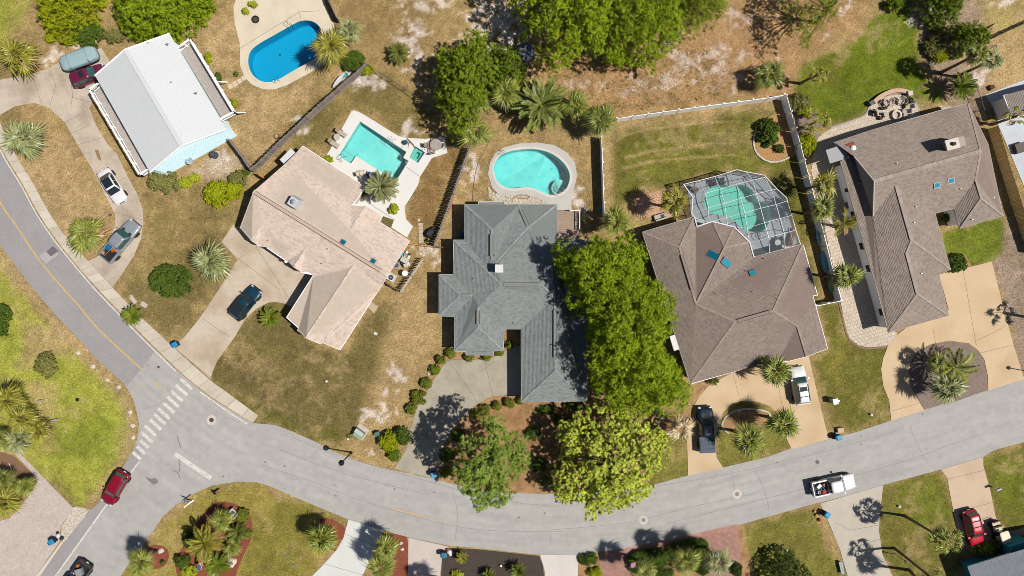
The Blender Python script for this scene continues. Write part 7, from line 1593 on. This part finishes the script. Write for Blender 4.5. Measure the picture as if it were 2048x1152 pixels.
boulder('white rock beside the third boxwood of the left driveway edge', 859, 734, .28, m_rock, h=.5); boulder('small white rock below the third boxwood of the left driveway edge', 858, 748, .2, m_rock, h=.5)
boulder('pale rock beside the white driveway palms', 786, 1090, .6, M('tan_rock', A(190, 172, 140), var=.15)); 
for l, x, y in (('white lantern stone in the red mulch strip, upper one', 802, 1086), ('white lantern stone in the red mulch strip, lower one', 804, 1098)): boulder(l, x, y, .24, m_w1, h=.8)
def flat(name, label, cat, px, py, sx, sy, h, ang, mat, z=0.0, **k): return tag(obj(name, MB().box(W(px, py, z + h / 2), (sx, sy, h), ang, .94), mat), label, cat, k.get('group'))
m_util = M('utility_lid', A(206, 194, 180), var=.08); m_ugreen = M('utility_green', A(150, 172, 150), rough=.6, var=.04)
flat('utility_cover', 'oblong pale utility cover left of the sidewalk sago palm', 'utility cover', 267, 600, 1.0, .5, .12, -.9, m_util); flat('utility_cover', 'oblong pale utility cover right of the sidewalk sago palm', 'utility cover', 288, 609, .85, .6, .14, -.6, m_util); flat('utility_cover', 'small round pale cover above the utility covers by the sidewalk', 'utility cover', 262, 592, .3, .3, .08, 0, m_util)
flat('utility_cover', 'small white cover on the dry lawn below the beige garage wing', 'utility cover', 751, 667, .45, .35, .1, -.5, m_w1); flat('utility_cover', 'small dark cover on the dry grass beside the curved driveway', 'utility cover', 220, 430, .4, .28, .08, .5, M('dark_cover', A(110, 88, 76)))
t = thing('transformer_box', 'pale green transformer box on the corner of the dry lawn', 'utility box', W(720, 866), -.62); obj('case', MB().box((0, 0, .45), (1.25, .95, .9), 0, .96), m_ugreen, t, world=False); obj('lid', MB().box((-.1, .25, .93), (1.15, .5, .06)), M('utility_pale', A(192, 206, 190), var=.03), t, world=False); obj('pad', MB().box((0, .2, .05), (1.6, 1.7, .1)), m_util, t, world=False); obj('door', MB().box((.3, -.49, .45), (.6, .04, .7)), M('utility_dark', A(128, 150, 132)), t, world=False)
t = thing('transformer_box', 'small dark green utility box in the pine shade', 'utility box', W(756, 866)); obj('case', MB().box((0, 0, .35), (.6, .5, .7), .4, .94), M('pedestal_green', A(70, 104, 92), rough=.6), t, world=False); obj('lid', MB().box((0, 0, .72), (.64, .54, .06), .4), M('pedestal_lid', A(90, 126, 112), rough=.6), t, world=False)
flat('valve_box', 'small white valve box on the corner lawn by the street lamp', 'utility cover', 696, 878, .3, .25, .12, .3, m_w1)
def mailbox(label, px, py, ang, mat, post=True):
    t = thing('mailbox', label, 'mailbox', W(px, py), math.radians(ang)); obj('post', MB().box((0, 0, .5), (.12, .12, 1.0)), m_wtrim, t, world=False); obj('box', loft([[(x, .14 * math.cos(a) if 0 else y, z) for y, z in ((-.13, 1.0), (.13, 1.0), (.13, 1.16), (.08, 1.25), (-.08, 1.25), (-.13, 1.16))] for x in (-.3, .3)]), mat, t, world=False); obj('flag', MB().box((.1, .16, 1.2), (.05, .03, .2)), m_tail, t, world=False)
mailbox('white mailbox on a post at the left of the lower right lawn driveway', 1985, 974, 20, M('mail_grey', A(206, 204, 200)))
t = thing('mailbox', 'brick pillar mailbox with a pale top on the lawn beside the tan driveway', 'mailbox', W(1662, 800), .2); obj('pillar', MB().box((0, 0, .6), (.5, .6, 1.2)), M('pillar_pale', A(206, 210, 200), var=.05), t, world=False); obj('cap', MB().box((0, 0, 1.24), (.6, .7, .08)), m_wtrim, t, world=False); obj('box', MB().box((.35, -.05, 1.0), (.4, .22, .25)), m_metal_v, t, world=False)
mailbox('grey mailbox on the bottom right lawn above the dark leafy bush', 1566, 1096, 80, M('mail_pale', A(190, 196, 196)))
t = thing('garden_bench', 'grey stone bench on the bottom right lawn beside the driveway', 'bench', W(1680, 1133), -1.35); obj('seat', MB().box((0, 0, .44), (1.6, .42, .1)), M('bench_grey', A(172, 180, 190), var=.1), t, world=False)
for s in (-1, 1): obj('support', MB().box((s * .55, 0, .2), (.16, .36, .4)), MATS['bench_grey'], t, world=False)
t = thing('lamp_post', 'thin white lamp post leaning on the bottom right lawn', 'street lamp', W(1790, 1108)); obj('pole', MB().tube([(0, 0, 0), (0, 0, 2.3)], .04, 6), m_metal_v, t, world=False); obj('head', MB().box((0, 0, 2.4), (.2, .2, .25)), m_black, t, world=False)
for l, x, y in (('white sprinkler marker on the lawn right of the tan driveway', 1741, 829), ('white marker on the lawn between the two right hand driveways', 1797, 1012), ('white lawn light beside the dark soil bed', 1002, 1130), ('small white stake on the dry brown lawn', 654, 762)):
    t = thing('lawn_marker', l, 'marker', W(x, y)); obj('cap', MB().lathe([(.12, .22), (.16, .3), (.02, .36)], n=10), m_w1, t, world=False); obj('stake', MB().tube([(0, 0, 0), (0, 0, .25)], .05, 6), m_black, t, world=False)
for l, x, y in (('small black uplight on the lime verge', 155, 799), ('grey sprinkler cup on the corner lawn', 576, 1113), ('pale round cover on the corner lawn', 588, 1132)):
    t = thing('lawn_light', l, 'garden light', W(x, y)); obj('housing', MB().lathe([(.22, 0), (.22, .12), (.14, .14), (.14, .04), (.01, .04)], n=12, cap=False), m_black if 'black' in l else M('cup_grey', A(150, 150, 130)), t, world=False); obj('spike', MB().tube([(0, 0, -.1), (0, 0, .04)], .04, 5), m_black, t, world=False)
# cooling units and side-yard things
def ac(label, px, py, rnd, mat, s=.85, ang=0):
    t = thing('air_conditioner', label, 'air conditioner', W(px, py, .03), ang); obj('pad', MB().box((0, 0, .04), (s * 1.25, s * 1.25, .1)), m_util, t, world=False)
    obj('case', MB().lathe([(s * .5, .08), (s * .5, .75), (s * .46, .8)], n=18) if rnd else MB().box((0, 0, .44), (s, s, .74)), mat, t, world=False)
    g = obj('fan_grille', MB().lathe([(s * .40, .815), (s * .1, .83), (s * .02, .83)], n=18, cap=False), m_black, t, world=False)
    for i in range(5): obj('blade', MB().box((s * .2 * math.cos(i * 1.257), s * .2 * math.sin(i * 1.257), .845), (s * .3, s * .1, .01), i * 1.257), M('fan_blue', A(110, 130, 140)), g, world=False)
ac('round dark air conditioner beside the pale blue wall', 431, 311, True, M('ac_dark', A(92, 94, 98)), .9); ac('square white air conditioner in the side yard of the beige house', 784, 555, False, m_w1, .85, -.5); ac('round grey air conditioner beside the beige roof edge', 795, 531, True, M('ac_grey', A(150, 152, 150)), .6)
t = thing('water_tank', 'round white water tank in the side yard of the beige house', 'tank', W(812, 547)); obj('body', MB().lathe([(.4, 0), (.4, 1.0), (.36, 1.06)], n=20), m_w1, t, world=False); obj('lid', MB().lathe([(.3, 1.07), (.3, 1.1), (.02, 1.12)], n=18), m_wtrim, t, world=False)
t = thing('satellite_dish', 'grey satellite dish at the foot of the pale blue wall', 'satellite dish', W(386, 325)); obj('mast', MB().tube([(0, 0, 0), (0, 0, 1.2)], .04, 6), m_metal_v, t, world=False); d_ = obj('dish', MB().lathe([(.45, .12), (.3, .03), (.05, 0)], n=16, cap=False), M('dish_grey', A(170, 190, 196)), t, world=False); d_.location = (.1, 0, 1.25); d_.rotation_euler = (.5, .4, 0)
jk = [('white garden chair among the side yard clutter', 811, 524, .4), ('white plastic crate among the side yard clutter', 803, 517, .5), ('blue tub among the side yard clutter', 806, 510, .35), ('white board leaning among the side yard clutter', 818, 514, .3), ('grey table top among the side yard clutter', 811, 521, .6)]
for l, x, y, s in jk:
    if 'chair' in l: chair(l, 816, 529, 30, m_w1, None, CH, .8, 0)
    elif 'tub' in l: t = thing('tub', l, 'tub', W(x, y)); obj('body', MB().lathe([(.2, 0), (.3, .35), (.27, .35), (.2, .05), (.01, .05)], n=14, cap=False), M('tub_blue', A(60, 170, 200)), t, world=False); obj('rim', MB().lathe([(.31, .34), (.33, .37), (.28, .38)], n=14, cap=False), m_w1, t, world=False)
    elif 'table' in l: table(l, x, y, .5, M('table_grey', A(196, 198, 196)), .7, 0, 'garden_table', True, -30)
    else: flat('plastic_crate' if 'crate' in l else 'board', l, 'crate' if 'crate' in l else 'board', x, y, s, s * (.7 if 'crate' in l else 2.2), .35 if 'crate' in l else .06, -.4, m_w1)
for i, (x, y, r, m) in enumerate(((800, 522, .22, m_pd), (806, 519, .18, m_pt), (815, 505, .2, m_w1), (821, 509, .16, m_pt), (819, 522, .2, M('pot_red', A(190, 84, 50))), (805, 528, .18, m_pd))):
    pot(('dark', 'brown', 'white', 'little brown', 'orange red', 'small dark')[i] + ' plant pot in the clutter beside the beige roof, ' + ('by the eave', 'next to the eave pot', 'at the top of the clutter', 'at the clutter edge', 'near the picket fence', 'above the round air conditioner')[i], x, y, r, .35, m, L_hedge if i in (1, 3, 5) else None, 0, 'plant pots in the side yard clutter')
t = thing('grill', 'black covered grill in the fence shade by the orange boards', 'grill', W(862, 467), .9); obj('cover', loft([sring(0, .6, .4, .1, 18, 4), sring(0, .6, .4, .8, 18, 4), sring(0, .4, .3, 1.1, 18, 4)]), M('grill_black', A(50, 56, 62), rough=.5), t, world=False); obj('shelf', MB().box((.75, 0, .75), (.4, .4, .05)), m_black, t, world=False)
t = thing('mower', 'yellow and black garden mower in the fence shade by the orange boards', 'mower', W(857, 482), .9); obj('deck', MB().box((0, 0, .25), (.7, .5, .25), 0, .8), M('mower_yellow', A(210, 190, 40)), t, world=False); obj('engine', MB().box((0, 0, .48), (.35, .3, .25)), m_black, t, world=False); obj('handle', MB().tube([(-.3, -.2, .4), (-.9, -.2, 1.0), (-.9, .2, 1.0), (-.3, .2, .4)], .025, 5), m_black, t, world=False)
m_step = M('step_stone', A(222, 206, 182), var=.08)
for i, (x, y) in enumerate(((488, 156), (479, 162), (470, 168), (461, 173))): flat('stepping_stone', ('stepping stone touching the cream pool deck', 'second stepping stone from the cream pool deck', 'third stepping stone from the cream pool deck', 'stepping stone farthest from the cream pool deck')[i], 'paving slab', x, y, .62, .6, .07, .5, m_step, group='stepping stones')
for i, y in enumerate((449, 456, 463, 470, 477, 484)): flat('stepping_stone', 'pale slab of the narrow path through the orange fence, ' + ('topmost', 'second from the top', 'third from the top', 'fourth from the top', 'fifth, just above the fence', 'at the fence')[i], 'paving slab', 841 + i * .3, y, .6, .42, .05, 0, M('path_slab', A(206, 186, 170), var=.1), group='slabs of the narrow path')
flat('stepping_stone', 'pale square slab just below the orange fence', 'paving slab', 843, 497, .62, .6, .05, 0, MATS['path_slab']); 
for i, (x, y) in enumerate(((842, 508), (847, 511), (838, 440))): flat('stepping_stone', ('small round pale stone below the orange fence', 'smaller round stone beside it below the orange fence', 'small white stone at the top of the narrow path')[i], 'paving slab', x, y, .3, .3, .05, .4, m_step)
# edging stones
def edging(label, pts, mat, name='stone_edging', sz=.3, closed=True):
    P = arc_pts(smooth_px(pts, closed, 6) + ([tuple(pts[0])] if closed else []), sz * 1.12); c = sum(P, Vector()) / len(P); t = thing(name, label, 'garden edging', (c.x, c.y, 0))
    for a, b in zip(P, P[1:]): obj('stone', MB().beam(a.lerp(b, .04) + Vector((0, 0, .06)), a.lerp(b, .96) + Vector((0, 0, .06)), .2 + RND.uniform(-.03, .04), .14 + RND.uniform(0, .05)), mat, t)
edging('ring of pale stones round the bed beside the white back fence', [(1510, 262), (1522, 246), (1534, 236), (1530, 236), (1516, 252), (1508, 275), (1509, 298), (1520, 314), (1540, 324), (1562, 322), (1584, 312)][4:] , m_rock, closed=False)
edging('kerb of pale blocks round the bed in the oval lawn', [(1458, 867), (1446, 858), (1444, 848), (1452, 833), (1474, 820), (1506, 818), (1530, 822), (1540, 830), (1538, 838)], m_rock, closed=False)
edging('broken ring of pale blocks round the bed by the black pickup', [(1332, 829), (1320, 840), (1318, 856), (1330, 866), (1345, 868)], m_rock, closed=False)
# boards leaning on the white fence
def surfboard(label, px, py, L, w, ang, mats, z=.62, tilt=1.1, cat='surfboard', name='surfboard'):
    p = W(px, py, z); t = thing(name, label, cat, p, ang); t.rotation_euler = (tilt, 0, ang); mb = MB(); k = 14
    prof = [(u, w / 2 * math.sin(math.pi * min(1, u * 1.0)) ** .55) for u in np.linspace(0.004, .996, k)]
    for zz in (-.04, .04):
        mb.v += [((u - .5) * L, y, zz) for u, y in prof] + [((u - .5) * L, -y, zz) for u, y in reversed(prof)]
    n = 2 * k; mb.f = [tuple(range(n, 2 * n)), tuple(reversed(range(n)))] + [(i, (i + 1) % n, n + (i + 1) % n, n + i) for i in range(n)]
    obj('deck', mb, mats[0], t, world=False)
    obj('stripe', MB().box((0, 0, .05), (L * .8, .04, .012)), mats[1], t, world=False)
    if len(mats) > 2: obj('nose', MB().box((-L * .25, 0, .05), (L * .25, w * .8, .012)), mats[2], t, world=False)
m_sb = M('board_sky', A(96, 176, 216), rough=.4, var=.03); m_sg = M('board_green', A(60, 150, 90), rough=.4, var=.05); m_st = M('board_teal', A(30, 130, 140), rough=.4)
surfboard('long sky blue surfboard leaning on the tall white fence', 1648, 524, 2.9, .85, -1.38, [m_sb, m_w1]); surfboard('green and teal board leaning on the white fence near its lower corner', 1660, 567, 2.5, .8, -1.42, [m_sg, MATS['board_sky'], m_st]); surfboard('small turquoise board at the foot of the white fence', 1636, 476, 1.9, .4, -1.4, [M('board_turq', A(120, 200, 210), rough=.5), m_w1], cat='board')
surfboard('white kayak leaning on the weathered board fence', 677, 160, 2.4, .5, .9, [m_w1, M('kayak_trim', A(120, 170, 200))], z=.5, tilt=1.0, cat='kayak', name='kayak')
tag(obj('bucket', MB().lathe([(.2, 0), (.28, .4), (.24, .4), (.16, .05)], W(693, 151), 12), M('bucket_teal', A(90, 200, 190))), 'teal bucket at the end of the white kayak by the board fence', 'bucket')
t = thing('ladder', 'orange ladder lying beside the dark pointed fence', 'ladder', W(900, 410, .1), 1.25)
m_lad = M('ladder_orange', A(222, 130, 100), var=.08)
for s in (-1, 1): obj('stile', MB().box((0, s * .18, .06), (2.2, .07, .08)), m_lad, t, world=False)
for i in range(7): obj('rung', MB().box((-.95 + i * .32, 0, .06), (.05, .34, .05)), m_lad, t, world=False)
t = thing('patio_rail', 'white rail at the right end of the small boardwalk', 'railing', W(1158, 438)); obj('rail', MB().beam((-1.2, 1.0, 1.0), (0, 1.0, 1.0), .08, .08).beam((0, 1.0, 1.0), (0, -1.4, 1.0), .08, .08), m_wtrim, t, world=False)
for x, y in ((-1.2, 1.0), (0, 1.0), (0, -.2), (0, -1.4)): obj('post', MB().box((x, y, .5), (.08, .08, 1.0)), m_wtrim, t, world=False)
tag(obj('hose_reel', MB().lathe([(.3, 0), (.32, .1), (.2, .12), (.18, .02)], W(1201, 421), 14, cap=False), M('hose_teal', A(120, 190, 190))), 'coiled pale teal hose at the foot of the left white fence', 'hose')
tag(obj('garden_hose', MB().tube([W(x, y, .03) for x, y in smooth_px([(990, 262), (972, 295), (955, 330), (948, 365), (945, 402)], False)], .035, 5), M('hose_dark', A(110, 100, 92))), 'thin dark hose running from the fan palm to the grey roof', 'hose')
tag(obj('tree_root', MB().tube([W(x, y, .12) for x, y in smooth_px([(1024, 398), (1034, 393), (1040, 390), (1052, 391), (1060, 394), (1048, 397), (1036, 396)], False)], .07, 6), M('root_tan', A(180, 146, 110), var=.2)), 'twisted tan root ornament on the white pebbles by the kidney pool', 'ornament')
t = thing('window_bench', 'small pale lattice bench at the right wall of the grey house', 'bench', W(1127, 470)); obj('top', MB().box((0, 0, .5), (1.3, .3, .06)), M('lattice_pink', A(206, 184, 186)), t, world=False)
for s in (-1, 1): obj('leg', MB().box((s * .55, 0, .24), (.08, .26, .48)), MATS['lattice_pink'], t, world=False)
for l, x, y in (('pale sofa on the slab outside the left corner of the brown house', 1320, 434), ): t = thing('garden_sofa', l, 'sofa', W(x, y, .03), .3); obj('seat', MB().box((0, 0, .25), (1.6, .7, .4)), M('sofa_grey', A(186, 182, 176)), t, world=False); obj('backrest', MB().box((0, -.35, .5), (1.6, .18, .6)), MATS['sofa_grey'], t, world=False); obj('cushion', MB().box((.25, 0, .48), (.4, .4, .12)), m_wickd, t, world=False)
t = thing('storage_chest', 'grey round covered chest on the blue grey patio at the right edge', 'chest', W(2036, 297, .05), .3); obj('case', MB().box((0, 0, .3), (1.4, 1.2, .6), 0, .94), M('chest_brown', A(96, 88, 88), var=.1), t, world=False); obj('lid', MB().box((0, 0, .62), (1.45, 1.25, .06)), M('chest_lid', A(110, 100, 98), var=.1), t, world=False)
t = thing('planter_box', 'square wooden planter at the corner of the right edge patio', 'planter', W(1981, 176, .03), .5); obj('case', MB().box((0, 0, .2), (.6, .5, .4)), M('planter_brown', A(120, 96, 74), var=.15), t, world=False); obj('soil', MB().box((0, 0, .41), (.5, .4, .02)), m_dkm, t, world=False)
t = thing('garden_light', 'black floor drain and lamp on the cream pool deck', 'drain', W(511, 39, .06)); obj('rim', MB().lathe([(.5, 0), (.5, .08), (.38, .1), (.36, .03), (.01, .03)], n=18, cap=False), m_black, t, world=False); obj('grate', MB().lathe([(.3, .05), (.01, .06)], n=12, cap=False), m_pd, t, world=False)
t = thing('tree_stump', 'brown ringed stump on the dry lawn beside the weathered board fence', 'stump', W(554, 273)); obj('bark', MB().lathe([(.34, 0), (.3, .25), (.22, .27)], n=12, cap=False), m_bark, t, world=False); obj('cut', MB().lathe([(.24, .26), (.01, .27)], n=12, cap=False), m_wd, t, world=False)
tag(obj('log', MB().tube([W(88, 800, .15), W(75, 803, .2)], .16, 8), m_barkp), 'grey fallen palm trunk at the tip of the left edge thicket', 'log'); tag(obj('log', MB().tube([W(120, 838, .15), W(100, 842, .2)], .15, 8), m_barkp), 'second grey fallen trunk right of the left edge thicket', 'log')
t = thing('garden_hoop', 'white round hoop lamp in the brown mulch bed at the left edge', 'garden light', W(27, 941)); obj('hoop', MB().lathe([(.22, .1), (.26, .14), (.22, .18)], n=16, cap=False), m_w1, t, world=False); obj('stake', MB().tube([(-.6, .9, 0), (-.2, .2, .1)], .03, 5), m_wtrim, t, world=False)
tag(obj('playground_mat', MB().box(W(1050, 104, .12), (2.2, 2.4, .2), .3, .9), M('dark_tarp', A(110, 116, 128), var=.3, scale=3)), 'grey blue tarpaulin bundle in the shade left of the top edge trees', 'tarpaulin')
